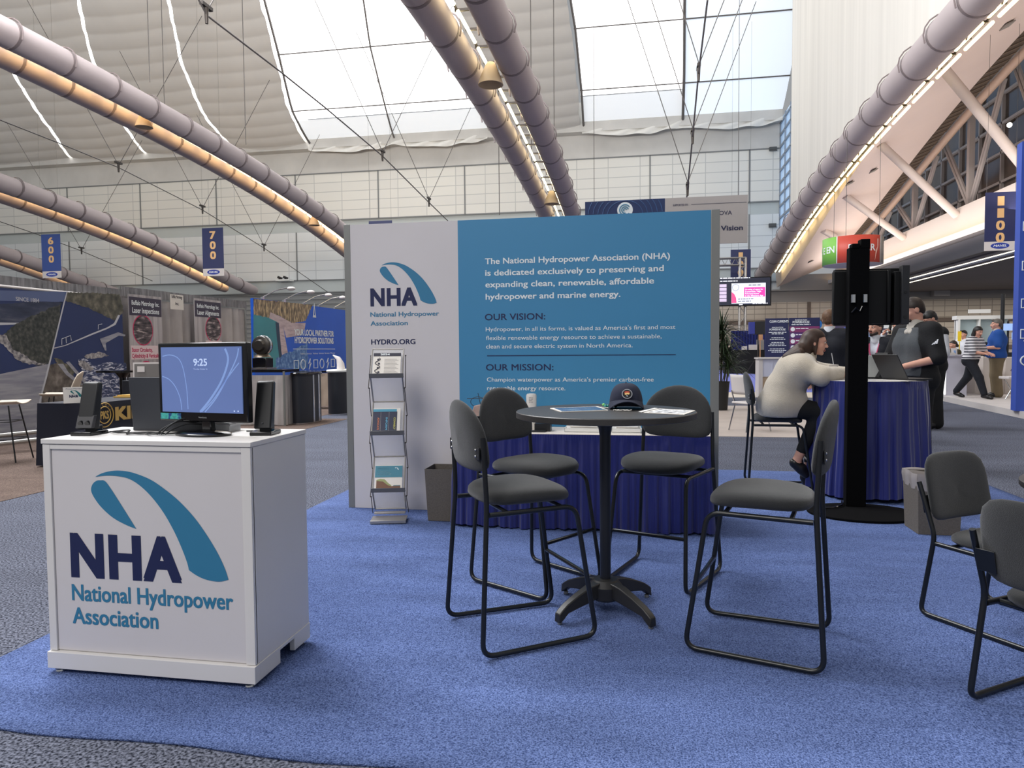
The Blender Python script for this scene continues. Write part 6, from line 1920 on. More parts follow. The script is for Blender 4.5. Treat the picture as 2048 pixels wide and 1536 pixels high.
class Person:
    """joints in a local frame (x right, y forward, z up), scaled to height, turned by rz and stood at loc"""

    def __init__(self, name_label, loc, rz, height=1.75, build=1.0, skin=None, hair=None, res=0.02, head_yaw=0.0, head_pitch=0.0, J=None, female=False, cat='person', group=None):
        self.label = name_label; self.s = height / 1.75; self.b = build; self.res = res
        self.M = Matrix.Translation(Vector(loc)) @ Matrix.Rotation(rz, 4, 'Z')
        j = dict(neck=(0, 0, 1.47), head=(0, 0.025, 1.635), sL=(-0.185, 0, 1.41), sR=(0.185, 0, 1.41), eL=(-0.25, -0.03, 1.12), eR=(0.25, -0.03, 1.12), wL=(-0.25, 0.10, 0.88), wR=(0.25, 0.10, 0.88), hL=(-0.09, 0, 0.92), hR=(0.09, 0, 0.92), kL=(-0.10, 0.02, 0.49), kR=(0.10, 0.02, 0.49), aL=(-0.11, -0.02, 0.08), aR=(0.11, -0.02, 0.08), chest=(0, 0.0, 1.28), waist=(0, 0.01, 1.06), pelvis=(0, 0, 0.94), tL=None, tR=None, fL=None, fR=None)
        if J:
            j.update(J)
        self.j = j
        for s in 'LR':
            if j['t' + s] is None:
                a = j['a' + s]; j['t' + s] = (a[0] + (0.02 if s == 'R' else -0.02), a[1] + 0.17, 0.035)
            if j['f' + s] is None:
                e, w = Vector(j['e' + s]), Vector(j['w' + s]); j['f' + s] = tuple((w - e).normalized())
        self.HR = Matrix.Rotation(head_yaw, 3, 'Z') @ Matrix.Rotation(head_pitch, 3, 'X')
        self.hc = Vector(j['head']); self.hairm = hair
        self.skin = skin or M_skin
        self._body()

    def P(self, v):
        return self.M @ (Vector(v) * self.s)

    def torso(self, t=0.0, arms=1.0, belly=0.0, bust=0.0):
        j, b = self.j, self.b
        V = lambda n: np.array(j[n], float)
        ch, wa, pe, ne = V('chest'), V('waist'), V('pelvis'), V('neck')
        across = V('sR') - V('sL'); across /= np.linalg.norm(across)
        hx = V('hR') - V('hL'); hx /= max(np.linalg.norm(hx), 1e-6)
        pr = []
        for s in (-1, 1):
            a = ch + across * 0.075 * s * b; w = wa + hx * 0.055 * s * b; p = pe + hx * 0.075 * s * b
            pr.append(('c', a, w, 0.112 * b + t, 0.098 * b + t)); pr.append(('c', w, p, 0.098 * b + t, 0.112 * b + t))
            sh = V('sR') if s > 0 else V('sL')
            pr.append(('c', (ne + ch) / 2 * 0.4 + sh * 0.6, a, 0.068 * b + t, 0.105 * b + t)); pr.append(('c', ne * 0.75 + sh * 0.25 + np.array([0, 0, -0.03]), sh, 0.055 + t, 0.066 + t))
        if belly:
            d = self._fw(pe, ch); pr.append(('c', (wa * 0.7 + pe * 0.3) + d * belly, wa + d * belly, 0.10 * b + t, 0.09 * b + t))
        return pr

    def _fw(self, pe, ch):
        up = ch - pe; up /= np.linalg.norm(up)
        ac = np.array(self.j['sR'], float) - np.array(self.j['sL'], float); ac /= np.linalg.norm(ac)
        return np.cross(up, ac)

    def arm(self, s, t=0.0, frac=2.0, r=1.0):
        """frac 0..1 upper arm, 1..2 forearm too"""
        j = self.j; V = lambda n: np.array(j[n + s], float)
        sh, el, wr = V('s'), V('e'), V('w')
        pr = []
        f = min(frac, 1.0)
        pr.append(('c', sh, sh + (el - sh) * f, 0.058 * r + t, (0.058 - 0.014 * f) * r + t))
        if frac > 1:
            f = frac - 1
            pr.append(('c', el, el + (wr - el) * f, 0.044 * r + t, (0.044 - 0.013 * f) * r + t))
        return pr

    def leg(self, s, t=0.0, r=1.0, flare=0.0):
        j = self.j; V = lambda n: np.array(j[n + s], float)
        return [('c', V('h'), V('k'), 0.088 * r + t, 0.058 * r + t), ('c', V('k'), V('a'), 0.058 * r + t, 0.040 * r + t + flare)]

    def foot(self, s, t=0.0):
        j = self.j; V = lambda n: np.array(j[n + s], float)
        a, tt = V('a'), V('t')
        d = tt - a
        return [('c', a - np.array([0, 0, 0.02]) - d * 0.15, a * 0.45 + tt * 0.55 + np.array([0, 0, 0.0]), 0.036 + t, 0.038 + t), ('c', a * 0.5 + tt * 0.5, tt, 0.036 + t, 0.030 + t)]

    def hl(self, v):
        return np.array(self.hc + self.HR @ Vector(v))

    def head_prims(self):
        h = self.hl; R = [[self.HR[r][c] for c in range(3)] for r in range(3)]
        pr = [('e', h((0, -0.008, 0.022)), (0.076, 0.097, 0.092), R), ('e', h((0, 0.018, -0.035)), (0.060, 0.074, 0.078), R), ('c', h((0, 0.072, -0.098)), h((0, 0.055, -0.085)), 0.020, 0.03)]
        pr += [('c', h((0, 0.086, 0.012)), h((0, 0.112, -0.030)), 0.008, 0.0125), ('e', h((0.013, 0.1, -0.034)), (0.009, 0.010, 0.007), R), ('e', h((-0.013, 0.1, -0.034)), (0.009, 0.010, 0.007), R)]
        for s in (-1, 1):
            pr += [('e', h((s * 0.078, -0.012, -0.012)), (0.011, 0.020, 0.032), R), ('c', h((s * 0.018, 0.084, 0.022)), h((s * 0.048, 0.068, 0.024)), 0.010, 0.010), ('c', h((s * 0.045, 0.055, -0.028)), h((s * 0.03, 0.07, -0.05)), 0.020, 0.016)]
        return pr

    def hand_prims(self, s):
        j = self.j
        w = Vector(j['w' + s]); d = Vector(j['f' + s]).normalized()
        pn = Vector(j.get('p' + s, (0, 0, -1)))
        pn = (pn - d * pn.dot(d)).normalized()
        sx = d.cross(pn) * (1 if s == 'R' else -1)
        curl = j.get('curl' + s, 0.5)
        F = lambda x, y, z: np.array(w + sx * x + d * y + pn * z)
        pr = [('c', F(-0.022, 0.02, 0), F(-0.026, 0.085, 0), 0.017, 0.014), ('c', F(0, 0.015, 0), F(0, 0.088, 0), 0.018, 0.014), ('c', F(0.022, 0.02, 0), F(0.025, 0.08, 0), 0.017, 0.013)]
        for x, L in ((-0.029, 0.072), (-0.010, 0.082), (0.010, 0.076), (0.028, 0.060)):
            k = F(x, 0.092, 0.0)
            c1, c2 = curl * 0.9, curl * 2.0
            m = F(x * 1.05, 0.092 + L * 0.5 * math.cos(c1), L * 0.5 * math.sin(c1))
            e = F(x * 1.05, 0.092 + L * 0.5 * (math.cos(c1) + math.cos(c2)), L * 0.5 * (math.sin(c1) + math.sin(c2)))
            pr += [('c', k, m, 0.0088, 0.008), ('c', m, e, 0.008, 0.0065)]
        pr += [('c', F(-0.024, 0.02, 0.004), F(-0.052, 0.055, 0.018), 0.014, 0.0095), ('c', F(-0.052, 0.055, 0.018), F(-0.050, 0.088, 0.028), 0.0095, 0.0075)]
        return pr

    def _emit(self, mb, prims, k, res, cut=None, mi=0):
        V, F = sdf_mesh(prims, k, res, cut)
        s = self.s; M = np.array(self.M)
        V = (V * s) @ M[:3, :3].T + M[:3, 3]
        mb.add([tuple(v) for v in V], [tuple(f) for f in F], mi)

    def _body(self):
        mb = MB()
        j = self.j
        pr = self.torso()
        for s in 'LR':
            pr += self.arm(s) + self.leg(s) + self.foot(s)
        nk = np.array(j['neck'], float)
        pr.append(('c', nk - np.array([0, 0, 0.04]), self.hl((0, -0.02, -0.06)), 0.062, 0.052))
        self._emit(mb, pr, 0.03, max(self.res, 0.014))
        self._emit(mb, self.head_prims() + [('c', nk, self.hl((0, -0.02, -0.06)), 0.056, 0.052)], 0.018, min(self.res, 0.007))
        for s in 'LR':
            self._emit(mb, self.hand_prims(s) + [('c', np.array(j['w' + s]) * 0.6 + np.array(j['e' + s]) * 0.4, np.array(j['w' + s]), 0.034, 0.027)], 0.010, min(self.res, 0.006))
        E = MB()
        for s in (-1, 1):
            E.sphere(tuple(self.hl((s * 0.031, 0.078, 0.004))), (0.0125, 0.0125, 0.008), 10, 8, 1)
            E.sphere(tuple(self.hl((s * 0.031, 0.0875, 0.004))), 0.0062, 8, 6, 2)
            E.tube([self.hl((s * 0.014, 0.094, 0.026)), self.hl((s * 0.034, 0.086, 0.031)), self.hl((s * 0.052, 0.07, 0.025))], [0.004, 0.0045, 0.003], 6, mi=4)
        E.tube([self.hl((-0.024, 0.086, -0.066)), self.hl((-0.008, 0.099, -0.062)), self.hl((0.008, 0.099, -0.062)), self.hl((0.024, 0.086, -0.066))], [0.003, 0.006, 0.006, 0.003], 8, mi=3)
        E.tube([self.hl((-0.020, 0.086, -0.071)), self.hl((0.0, 0.097, -0.073)), self.hl((0.020, 0.086, -0.071))], [0.003, 0.006, 0.003], 8, mi=3)
        mb.add([self.P(v) for v in E.v], E.f, 0)
        mb.mi[-len(E.f):] = E.mi
        self.root = mb.build('person', [self.skin, M_eyeW, M_eyeD, M_lip, self.hairm or M_eyeD], None, angle=75)
        tag(self.root, self.label, 'person')

    def wear(self, name, prims, m, k=0.03, cut=None, res=None):
        mb = MB(); self._emit(mb, prims, k, res or self.res, cut)
        o = mb.build(name, m, self.root, angle=80)
        return o

    def hair(self, m, style='short', extra=(), fringe=0.045):
        R = [[self.HR[r][c] for c in range(3)] for r in range(3)]
        pr = [('e', self.hl((0, -0.014, 0.028)), (0.086, 0.104, 0.098), R)]
        if style == 'short':
            pr += [('c', self.hl((0, -0.06, -0.03)), self.hl((0, -0.05, 0.0)), 0.05, 0.06), ('c', self.hl((-0.03, 0.07, 0.09)), self.hl((0.03, 0.07, 0.095)), 0.022, 0.022)]
        pr += list(extra)
        hc = np.array(self.hc); Ri = np.array(R)

        def cut(P):
            q = (P - hc) @ Ri
            face = np.minimum(q[..., 1] - 0.012, fringe - q[..., 2] + 0.35 * (q[..., 1] - 0.08))     # >0 in front of the ears and below the fringe
            low = -0.075 - q[..., 2] if style == 'short' else -9 - q[..., 2]
            return np.maximum(face, low)
        return self.wear('hair', pr, m, 0.02, cut, min(self.res, 0.009))

    def shoes(self, m):
        for s in 'LR':
            self.wear('shoe', self.foot(s, 0.010), m, 0.02, None, min(self.res, 0.012))


def cap_side(prims, t):
    return [(p[0], p[1], p[2], p[3] + t, p[4] + t) for p in prims]


def fabric(name, c, **k):
    k.setdefault('bump', 0.25); k.setdefault('bscale', 60); k.setdefault('var', 0.06); k.setdefault('vscale', 6)
    return mat(name, c, 0.85, **k)


H_brown = mat('brown_hair', rgb(44, 32, 26), 0.5, var=0.35, vscale=40, stretch=(1, 1, 0.15))
H_long = mat('long_brown_hair', rgb(58, 38, 28), 0.5, var=0.5, vscale=22, stretch=(1, 1, 0.2))
H_black = mat('black_hair', rgb(22, 20, 20), 0.5)
H_grey = mat('greying_hair', rgb(96, 90, 84), 0.6, var=0.3, vscale=60)
H_sand = mat('sandy_hair', rgb(104, 76, 54), 0.55, var=0.3, vscale=40)
F_navy = fabric('navy_suit', rgb(20, 22, 32))
F_black = fabric('black_cloth', rgb(14, 15, 18))
F_white = fabric('white_shirt', rgb(214, 216, 222))
F_cream = mat('cream_knit', rgb(196, 184, 166), 0.95, bump=0.5, bscale=140, var=0.04, vscale=60, sheen=0.5)
F_khaki = fabric('khaki_cloth', rgb(122, 108, 84))
F_polo = fabric('royal_blue_polo', rgb(22, 74, 150))
F_olive = fabric('olive_cloth', rgb(62, 56, 36))
F_greyv = fabric('charcoal_vest', rgb(74, 78, 82))
F_blackj = fabric('black_jersey', rgb(11, 12, 16))
S_dark = mat('dark_shoe_leather', rgb(22, 20, 22), 0.35)

BZ = 0.0
# ---- seated woman in the cream sweater on a bar stool, seen from her right side (she faces +X)
WPY = 7.08
wq = lambda px, py, dy=0.0: (lambda p: (p.x, p.z))(ony(px, py, WPY + dy))
st2 = dup(st, (1.30, 7.12, 0.012), math.radians(-94), 'charcoal bar stool under the seated woman in the cream sweater')
WX, WYo = 1.36, WPY


def wl(px, py, side):
    """pixel on her side plane -> local joint (x right of her, y forward, z)"""
    dy = -side            # her right side is nearer the camera
    x, z = wq(px, py, dy)
    return (side, x - WX, z)


wom = Person('woman in cream sweater with long brown hair seated at the round skirted table', (WX, WYo, 0), math.radians(-90), 1.75, 1.24, None, H_long, res=0.012, head_yaw=0.0, head_pitch=math.radians(-8), J=dict(
    pelvis=wl(1560, 806, 0), waist=wl(1566, 778, 0), chest=wl(1592, 742, 0), neck=wl(1614, 716, 0), head=wl(1630, 684, 0.0),
    sR=wl(1602, 736, 0.19), sL=wl(1606, 736, -0.19), eR=wl(1643, 752, 0.27), eL=wl(1660, 748, -0.22), wR=wl(1676, 748, 0.14), wL=wl(1690, 748, -0.10),
    hR=wl(1556, 812, 0.11), hL=wl(1556, 812, -0.11), kR=wl(1640, 822, 0.12), kL=wl(1640, 822, -0.12), aR=wl(1592, 925, 0.06), aL=wl(1612, 955, -0.04), tR=wl(1612, 948, 0.06), tL=wl(1625, 985, -0.04),
    fR=(-0.25, 1, -0.05), fL=(0.2, 1, -0.05), curlR=0.3, curlL=0.3))
sw_ = [('c', np.array(wom.j['pelvis']) + np.array([-0.07, -0.025, -0.035]), np.array(wom.j['pelvis']) + np.array([0.07, -0.025, -0.035]), 0.185, 0.185), ('c', np.array(wom.j['pelvis']) + np.array([-0.07, 0.08, 0.0]), np.array(wom.j['pelvis']) + np.array([0.07, 0.08, 0.0]), 0.16, 0.16)] + wom.torso(0.035, belly=0.05) + wom.arm('R', 0.030, 1.9, 1.25) + wom.arm('L', 0.030, 1.9, 1.25)
kn = wq(1560, 829)[1]
wom.wear('sweater', sw_, F_cream, 0.05, lambda P: kn - 0.01 - P[..., 2], 0.011)
wom.wear('sweater_neckband', [('c', np.array(wom.j['neck']) + np.array([0, -0.012, -0.01]), np.array(wom.j['neck']) + np.array([0, 0.02, 0.018]), 0.074, 0.066)], F_cream, 0.02, None, 0.01)
wom.wear('trousers', wom.torso(0.012)[1:2] + [('c', np.array(wom.j['h' + s]) + np.array([0, -0.02, 0.0]), np.array(wom.j['k' + s]), 0.135, 0.075) for s in 'LR'] + [('c', np.array(wom.j['k' + s]), np.array(wom.j['a' + s]) * 0.75 + np.array(wom.j['k' + s]) * 0.25, 0.075, 0.05) for s in 'LR'] + [('c', np.array(wom.j['pelvis']) + np.array([-0.08, -0.02, -0.02]), np.array(wom.j['pelvis']) + np.array([0.08, -0.02, -0.02]), 0.14, 0.14)], F_black, 0.04, None, 0.014)
for s in 'LR':
    wom.wear('shoe', wom.foot(s, 0.012), S_dark, 0.02, None, 0.01)
hh = lambda v: wom.hl(v)
wom.hair(H_long, 'long', [('c', hh((0.0, -0.05, 0.02)), hh((0.02, -0.10, -0.10)), 0.080, 0.070), ('c', hh((0.02, -0.09, -0.08)), np.array(wl(1592, 704, 0.04)), 0.076, 0.055), ('c', np.array(wl(1598, 700, 0.06)), np.array(wl(1570, 712, 0.07)), 0.060, 0.022), ('c', np.array(wl(1600, 706, 0.13)), np.array(wl(1566, 714, 0.12)), 0.045, 0.012), ('c', hh((0.055, 0.0, 0.01)), hh((0.070, 0.005, -0.11)), 0.034, 0.016), ('c', hh((-0.055, 0.0, 0.01)), hh((-0.06, 0.0, -0.12)), 0.034, 0.020)], fringe=0.062)

# ---- round skirted high table
RT = thing('high_table', 'round high table with navy blue skirt where the woman and the man work', 'table', (2.07, 6.98, 0.012))
RTR, RTZ = 0.455, 1.043
m = MB(); m.lathe([(0.01, RTZ - 0.03), (RTR, RTZ - 0.03), (RTR + 0.004, RTZ - 0.015), (RTR, RTZ - 0.001), (0.01, RTZ)], (0, 0, 0), 64); m.build('tabletop', mat('grey_white_top', rgb(196, 194, 194), 0.5), RT)
pth = [(RTR * 0.985 * math.cos(-a), RTR * 0.985 * math.sin(-a)) for a in [6.2832 * k / 72 for k in range(73)]]
pth = pth[::-1]
skirt_mesh([(x * 1.025, y * 1.025) for x, y in pth], 0.03, RTZ - 0.003, 0.026, 10.0, 0.05, 5).build('skirt', M_skirt, RT, angle=80)
m = MB(); m.cyl((0, 0, 0.03), (0, 0, RTZ - 0.03), 0.03, n=16); m.lathe([(0.25, 0.0), (0.22, 0.02), (0.03, 0.05)], (0, 0, 0), 24); m.build('pedestal', M_tube, RT)
RTT = RTZ + 0.0125
# items on it
cp = ony(1661, 750, 7.3)
t = thing('paper_cup', 'white takeaway cup with a straw beside the seated woman on the skirted high table', 'cup', (1.80, 7.14, RTT))
m = MB(); m.lathe([(0.028, 0.0), (0.040, 0.12), (0.042, 0.122), (0.042, 0.132), (0.01, 0.134)], (0, 0, 0), 24); m.build('cup_body', mat('white_plastic', rgb(220, 216, 210), 0.4), t)
m = MB(); m.tube([(0, 0, 0.12), (-0.02, 0, 0.24)], 0.004, 8); m.build('straw', F_white, t)
t = thing('mouse', 'black computer mouse with red glow near the front edge of the skirted high table', 'mouse', (1.90, 6.66, RTT), math.radians(20))
m = MB(); m.sphere((0, 0, 0.016), (0.055, 0.032, 0.018), 18, 10); m.build('mouse_body', M_gloss, t)
m = MB(); m.sphere((0.05, -0.006, 0.010), 0.005, 8, 6); m.build('red_light', mat('red_led', (1, 0.1, 0.08, 1), 0.4, emit=1.5, ecol=(1, 0.1, 0.08, 1)), t)


def laptop2(label, loc, rz, lean, w=0.34, d=0.235, cm=None):
    t = thing('laptop', label, 'laptop', loc, rz)
    m = MB(); m.box((0, -d / 2, 0.010), (w, d, 0.016)); m.build('keyboard_base', mat('dark_laptop', rgb(26, 27, 31), 0.4), t, bevel=0.003)
    R = Matrix.Rotation(lean, 3, 'X')
    m = MB(); m.box(R @ Vector((0, 0, d / 2)) + Vector((0, 0, 0.016)), (w, 0.008, d), R); m.build('lid', cm or mat('dark_laptop', rgb(26, 27, 31), 0.4), t, bevel=0.003)
    return t


laptop2('black laptop tilted open towards the standing man on the skirted high table', (2.22, 6.78, RTT), math.radians(48 + 62), math.radians(-28), 0.33, 0.24)
t = laptop2('pale grey laptop with white back beside the screen column on the skirted high table', (2.06, 7.12, RTT), math.radians(160), math.radians(-6), 0.26, 0.20, mat('pale_grey_lid', rgb(198, 200, 196), 0.5))
m = MB(); m.box((2.18, 6.68, RTT + 0.002), (0.21, 0.297, 0.003), Matrix.Rotation(0.9, 3, 'Z'))
tag(m.build('paper_sheet', M_paper, smooth=False), 'white paper sheet lying by the black laptop on the skirted high table', 'paper')
t = thing('binder', 'black binder standing with a white label on the skirted high table', 'binder', (2.20, 7.14, RTT), math.radians(15))
m = MB(); m.box((0, 0, 0.12), (0.05, 0.2, 0.24), Matrix.Rotation(0.35, 3, 'Y')); m.build('cover', M_blk, t, bevel=0.003)
m = MB(); m.box((0.012, -0.102, 0.15), (0.034, 0.004, 0.07), Matrix.Rotation(0.35, 3, 'Y')); m.build('label_panel', M_paper, t, smooth=False)

# ---- standing man with grey vest front, black sleeves, pale collar (turned to his right, towards the table)
def at(px, depth):
    """ground point under a pixel column at a given forward depth"""
    r = CORG + (CFW + CRT * ((px - 1024) / CF)) * depth
    return (r.x, r.y, 0)


def cam_yaw(loc):
    """turn that makes a person at loc face the camera"""
    return math.atan2(-loc[0], loc[1]) + math.pi


mp = at(1832, 7.75)
man = Person('man in black top with pale collar and charcoal chest at the round skirted table', mp, cam_yaw(mp) - math.radians(48), 1.88, 1.2, None, H_brown, res=0.013, head_yaw=math.radians(-25), head_pitch=math.radians(-22), J=dict(
    eL=(-0.30, 0.02, 1.14), wL=(-0.10, 0.24, 1.06), eR=(0.30, 0.05, 1.13), wR=(0.10, 0.32, 1.05), fL=(0.55, 0.8, -0.25), fR=(-0.5, 0.85, -0.25), head=(0, 0.055, 1.63), neck=(0, 0.012, 1.47), curlL=0.7, curlR=0.6))
man.wear('jersey', man.torso(0.022) + man.arm('L', 0.028, 0.96, 1.12) + man.arm('R', 0.028, 0.96, 1.12), F_blackj, 0.04)
man.wear('vest_front', man.torso(0.028), F_greyv, 0.04, lambda P: np.maximum(np.maximum(0.0 - P[..., 1], np.abs(P[..., 0]) - 0.185 + 0.25 * np.clip(P[..., 2] - 1.25, 0, 1)), np.maximum(P[..., 2] - 1.45, 0.96 - P[..., 2])))
nk = np.array(man.j['neck'])
man.wear('collar', [('c', nk + np.array([0, -0.005, -0.035]), nk + np.array([0, 0.01, 0.02]), 0.100, 0.074), ('c', nk + np.array([-0.03, 0.08, -0.07]), nk + np.array([-0.07, 0.05, -0.02]), 0.026, 0.022), ('c', nk + np.array([0.03, 0.08, -0.07]), nk + np.array([0.07, 0.05, -0.02]), 0.026, 0.022)], mat('pale_collar', rgb(186, 180, 170), 0.8), 0.015, None, 0.009)
man.wear('trousers', man.torso(0.014)[1:2] + [('c', np.array(man.j['pelvis']) + np.array([x, 0, 0.06]), np.array(man.j['pelvis']) + np.array([x, 0, -0.02]), 0.135, 0.135) for x in (-0.06, 0.06)] + man.leg('L', 0.028) + man.leg('R', 0.028), F_black, 0.03, None, 0.018)
man.shoes(S_dark); man.hair(H_brown, 'short')
hm = lambda v: man.hl(v)
man.wear('beard', [('c', hm((0, 0.078, -0.104)), hm((0, 0.088, -0.085)), 0.016, 0.014), ('c', hm((-0.03, 0.07, -0.09)), hm((0.03, 0.07, -0.09)), 0.014, 0.014)], H_brown, 0.01, None, 0.006)
# sleeve stripes on his left arm
m = MB()
sh = man.P(man.j['sL']); el = man.P(man.j['eL'])
dirv = (el - sh).normalized()
cd = (CORG - (sh + el) / 2).normalized(); sdv = (cd - dirv * cd.dot(dirv)).normalized(); wv_ = dirv.cross(sdv)
base = sh + dirv * 0.19 + sdv * 0.108
for k in range(3):
    o_ = base + wv_ * (0.022 - 0.02 * k)
    hgt = 0.018 + 0.014 * k
    m.prism([(-0.006, 0), (0.008, 0), (0.008 - 0.02, hgt), (-0.006 - 0.02, hgt)], o_, wv_, -dirv, sdv * 0.003)
m.build('sleeve_stripes', F_white, man.root, smooth=False)

# ---- man in dark suit, back to the camera
p = at(1657, 9.6)
g = Person('man in navy suit seen from behind beyond the seated woman', p, cam_yaw(p) + math.pi - math.radians(8), 1.86, 1.15, None, H_sand, res=0.018, head_yaw=math.radians(-10))
g.wear('suit_jacket', g.torso(0.03) + g.arm('L', 0.026, 1.95, 1.1) + g.arm('R', 0.026, 1.95, 1.1) + [('c', np.array(g.j['pelvis']) + np.array([x, 0, 0]), np.array(g.j['pelvis']) + np.array([x * 1.1, 0, -0.10]), 0.13, 0.135) for x in (-0.07, 0.07)], F_navy, 0.04)
g.wear('shirt_collar', [('c', np.array(g.j['neck']) + np.array([0, 0, 0.0]), np.array(g.j['neck']) + np.array([0, 0.005, 0.03]), 0.074, 0.068)], F_white, 0.01, None, 0.01)
g.wear('trousers', g.leg('L', 0.026) + g.leg('R', 0.026), F_navy, 0.03); g.shoes(S_dark); g.hair(H_sand, 'short')

# ---- bearded man with pink lanyard
p = at(1750, 10.2)
b1 = Person('bearded man in dark suit with a pink lanyard right of the screen column', p, cam_yaw(p) - math.radians(12), 1.74, 1.06, None, H_brown, res=0.016, head_yaw=math.radians(-32))
b1.wear('suit_jacket', b1.torso(0.026) + b1.arm('L', 0.024, 1.95, 1.1) + b1.arm('R', 0.024, 1.95, 1.1), F_navy, 0.04, lambda P: 0.058 - np.abs(P[..., 0]) + np.where(P[..., 1] > 0.02, 0, 9) * -1)
b1.wear('shirt', b1.torso(0.012), mat('striped_shirt', rgb(196, 200, 210), 0.8, var=0.12, vscale=40, stretch=(1, 1, 0.05)), 0.04)
b1.wear('shirt_collar', [('c', np.array(b1.j['neck']) + np.array([0, 0.0, -0.02]), np.array(b1.j['neck']) + np.array([0, 0.012, 0.03]), 0.084, 0.068)], F_white, 0.01, None, 0.01)
b1.wear('trousers', b1.leg('L', 0.026) + b1.leg('R', 0.026), F_navy, 0.03); b1.shoes(S_dark); b1.hair(H_brown, 'short')
hm = lambda v: b1.hl(v)
b1.wear('beard', [('c', hm((0, 0.076, -0.106)), hm((0, 0.09, -0.088)), 0.018, 0.014), ('c', hm((-0.05, 0.03, -0.075)), hm((0, 0.08, -0.10)), 0.022, 0.016), ('c', hm((0.05, 0.03, -0.075)), hm((0, 0.08, -0.10)), 0.022, 0.016), ('c', hm((-0.025, 0.09, -0.052)), hm((0.025, 0.09, -0.052)), 0.006, 0.006)], H_brown, 0.012, None, 0.007)
m = MB(); m.tube([b1.P((-0.075, 0.06, 1.46)), b1.P((-0.05, 0.142, 1.30)), b1.P((0.0, 0.15, 1.12)), b1.P((0.05, 0.142, 1.30)), b1.P((0.075, 0.06, 1.46))], 0.010, 6); m.build('lanyard', mat('pink_ribbon', rgb(200, 76, 116), 0.6), b1.root)

# ---- man holding a phone to his ear
p = at(1797, 11.6)
b2_ = Person('man in dark suit holding a phone to his ear behind the standing man', p, cam_yaw(p) - math.radians(20), 1.80, 1.06, None, H_brown, res=0.018, head_yaw=math.radians(-15), J=dict(eR=(0.34, 0.16, 1.20), wR=(0.20, 0.12, 1.50), fR=(-0.45, 0.1, 0.9), pR=(-1, 0, 0), curlR=0.9))
b2_.wear('suit_jacket', b2_.torso(0.028) + b2_.arm('L', 0.026, 1.95, 1.1) + b2_.arm('R', 0.026, 1.75, 1.1), F_navy, 0.04)
b2_.wear('shirt_cuff', [('c', np.array(b2_.j['wR']) * 0.8 + np.array(b2_.j['eR']) * 0.2, np.array(b2_.j['wR']), 0.044, 0.042)], F_white, 0.01, None, 0.01)
b2_.wear('trousers', b2_.leg('L', 0.026) + b2_.leg('R', 0.026), F_navy, 0.03); b2_.shoes(S_dark); b2_.hair(H_brown, 'short')
m = MB(); q = b2_.P((0.115, 0.07, 1.60)); m.box(q, (0.02, 0.075, 0.15), Matrix.Rotation(0.3, 3, 'X'))
tag(m.build('phone', M_gloss, bevel=0.004), 'black phone held to the ear of the man in a dark suit', 'phone')

# ---- man in black vest with white sleeves looking down
p = at(1866, 11.8)
v1 = Person('dark-haired man in black vest with white sleeves looking down beyond the standing man', p, cam_yaw(p) - math.radians(62), 1.95, 1.05, None, H_black, res=0.018, head_pitch=math.radians(-32), J=dict(head=(0, 0.07, 1.625), eL=(-0.27, 0.0, 1.13), wL=(-0.12, 0.26, 1.12), eR=(0.27, 0.0, 1.13), wR=(0.12, 0.26, 1.12)))
v1.wear('shirt', v1.torso(0.012) + v1.arm('L', 0.026, 1.9, 1.15) + v1.arm('R', 0.026, 1.9, 1.15), F_white, 0.03)
v1.wear('vest', v1.torso(0.036), F_black, 0.04)
v1.wear('trousers', v1.leg('L', 0.04) + v1.leg('R', 0.04), F_black, 0.03); v1.shoes(S_dark); v1.hair(H_black, 'short')

# ---- partly hidden attendee in an orange and blue shirt
p = at(1845, 15.0)
o1 = Person('attendee in orange and pale blue shirt half hidden behind the man in the black vest', p, cam_yaw(p), 1.72, 1.05, None, H_grey, res=0.022)
o1.wear('shirt', o1.torso(0.02) + o1.arm('L', 0.022, 1.2) + o1.arm('R', 0.022, 1.2), fabric('sky_blue_cloth', rgb(120, 180, 214)), 0.03)
o1.wear('scarf', [('c', np.array(o1.j['neck']) + np.array([-0.06, 0.02, 0]), np.array(o1.j['neck']) + np.array([0.06, 0.02, 0]), 0.07, 0.07), ('c', np.array(o1.j['neck']) + np.array([0, 0.06, 0.02]), np.array(o1.j['neck']) + np.array([0, 0.08, -0.12]), 0.07, 0.05)], fabric('orange_cloth', rgb(206, 92, 48)), 0.03)
o1.wear('trousers', o1.leg('L', 0.024) + o1.leg('R', 0.024), F_navy, 0.03); o1.shoes(S_dark); o1.hair(H_grey, 'short')
# ------------------------------------------------------------------ beyond the booth, right of the display wall
def pt(px, py, depth):
    return CORG + ray(px, py) * depth


# round hanging sign, green and red
c = pt(1705, 505, 26.0)
RS = 1.0
zt, zb = pt(1705, 478, 26).z, pt(1705, 530, 26).z
t = thing('round_hanging_sign', 'round hanging sign with green and red panels under the balcony', 'sign', (c.x, c.y, 0))
toC = math.atan2(-c.y, -c.x)


def seg(name, a0, a1, mt, r=RS, z0=zb, z1=zt):
    m = MB()
    m.grid(lambda u, v: (r * math.cos(toC + math.radians(a0 + (a1 - a0) * u)), r * math.sin(toC + math.radians(a0 + (a1 - a0) * u)), z0 + (z1 - z0) * v), 24, 1)
    return m.build(name, mt, t, thick=0.03, angle=60)


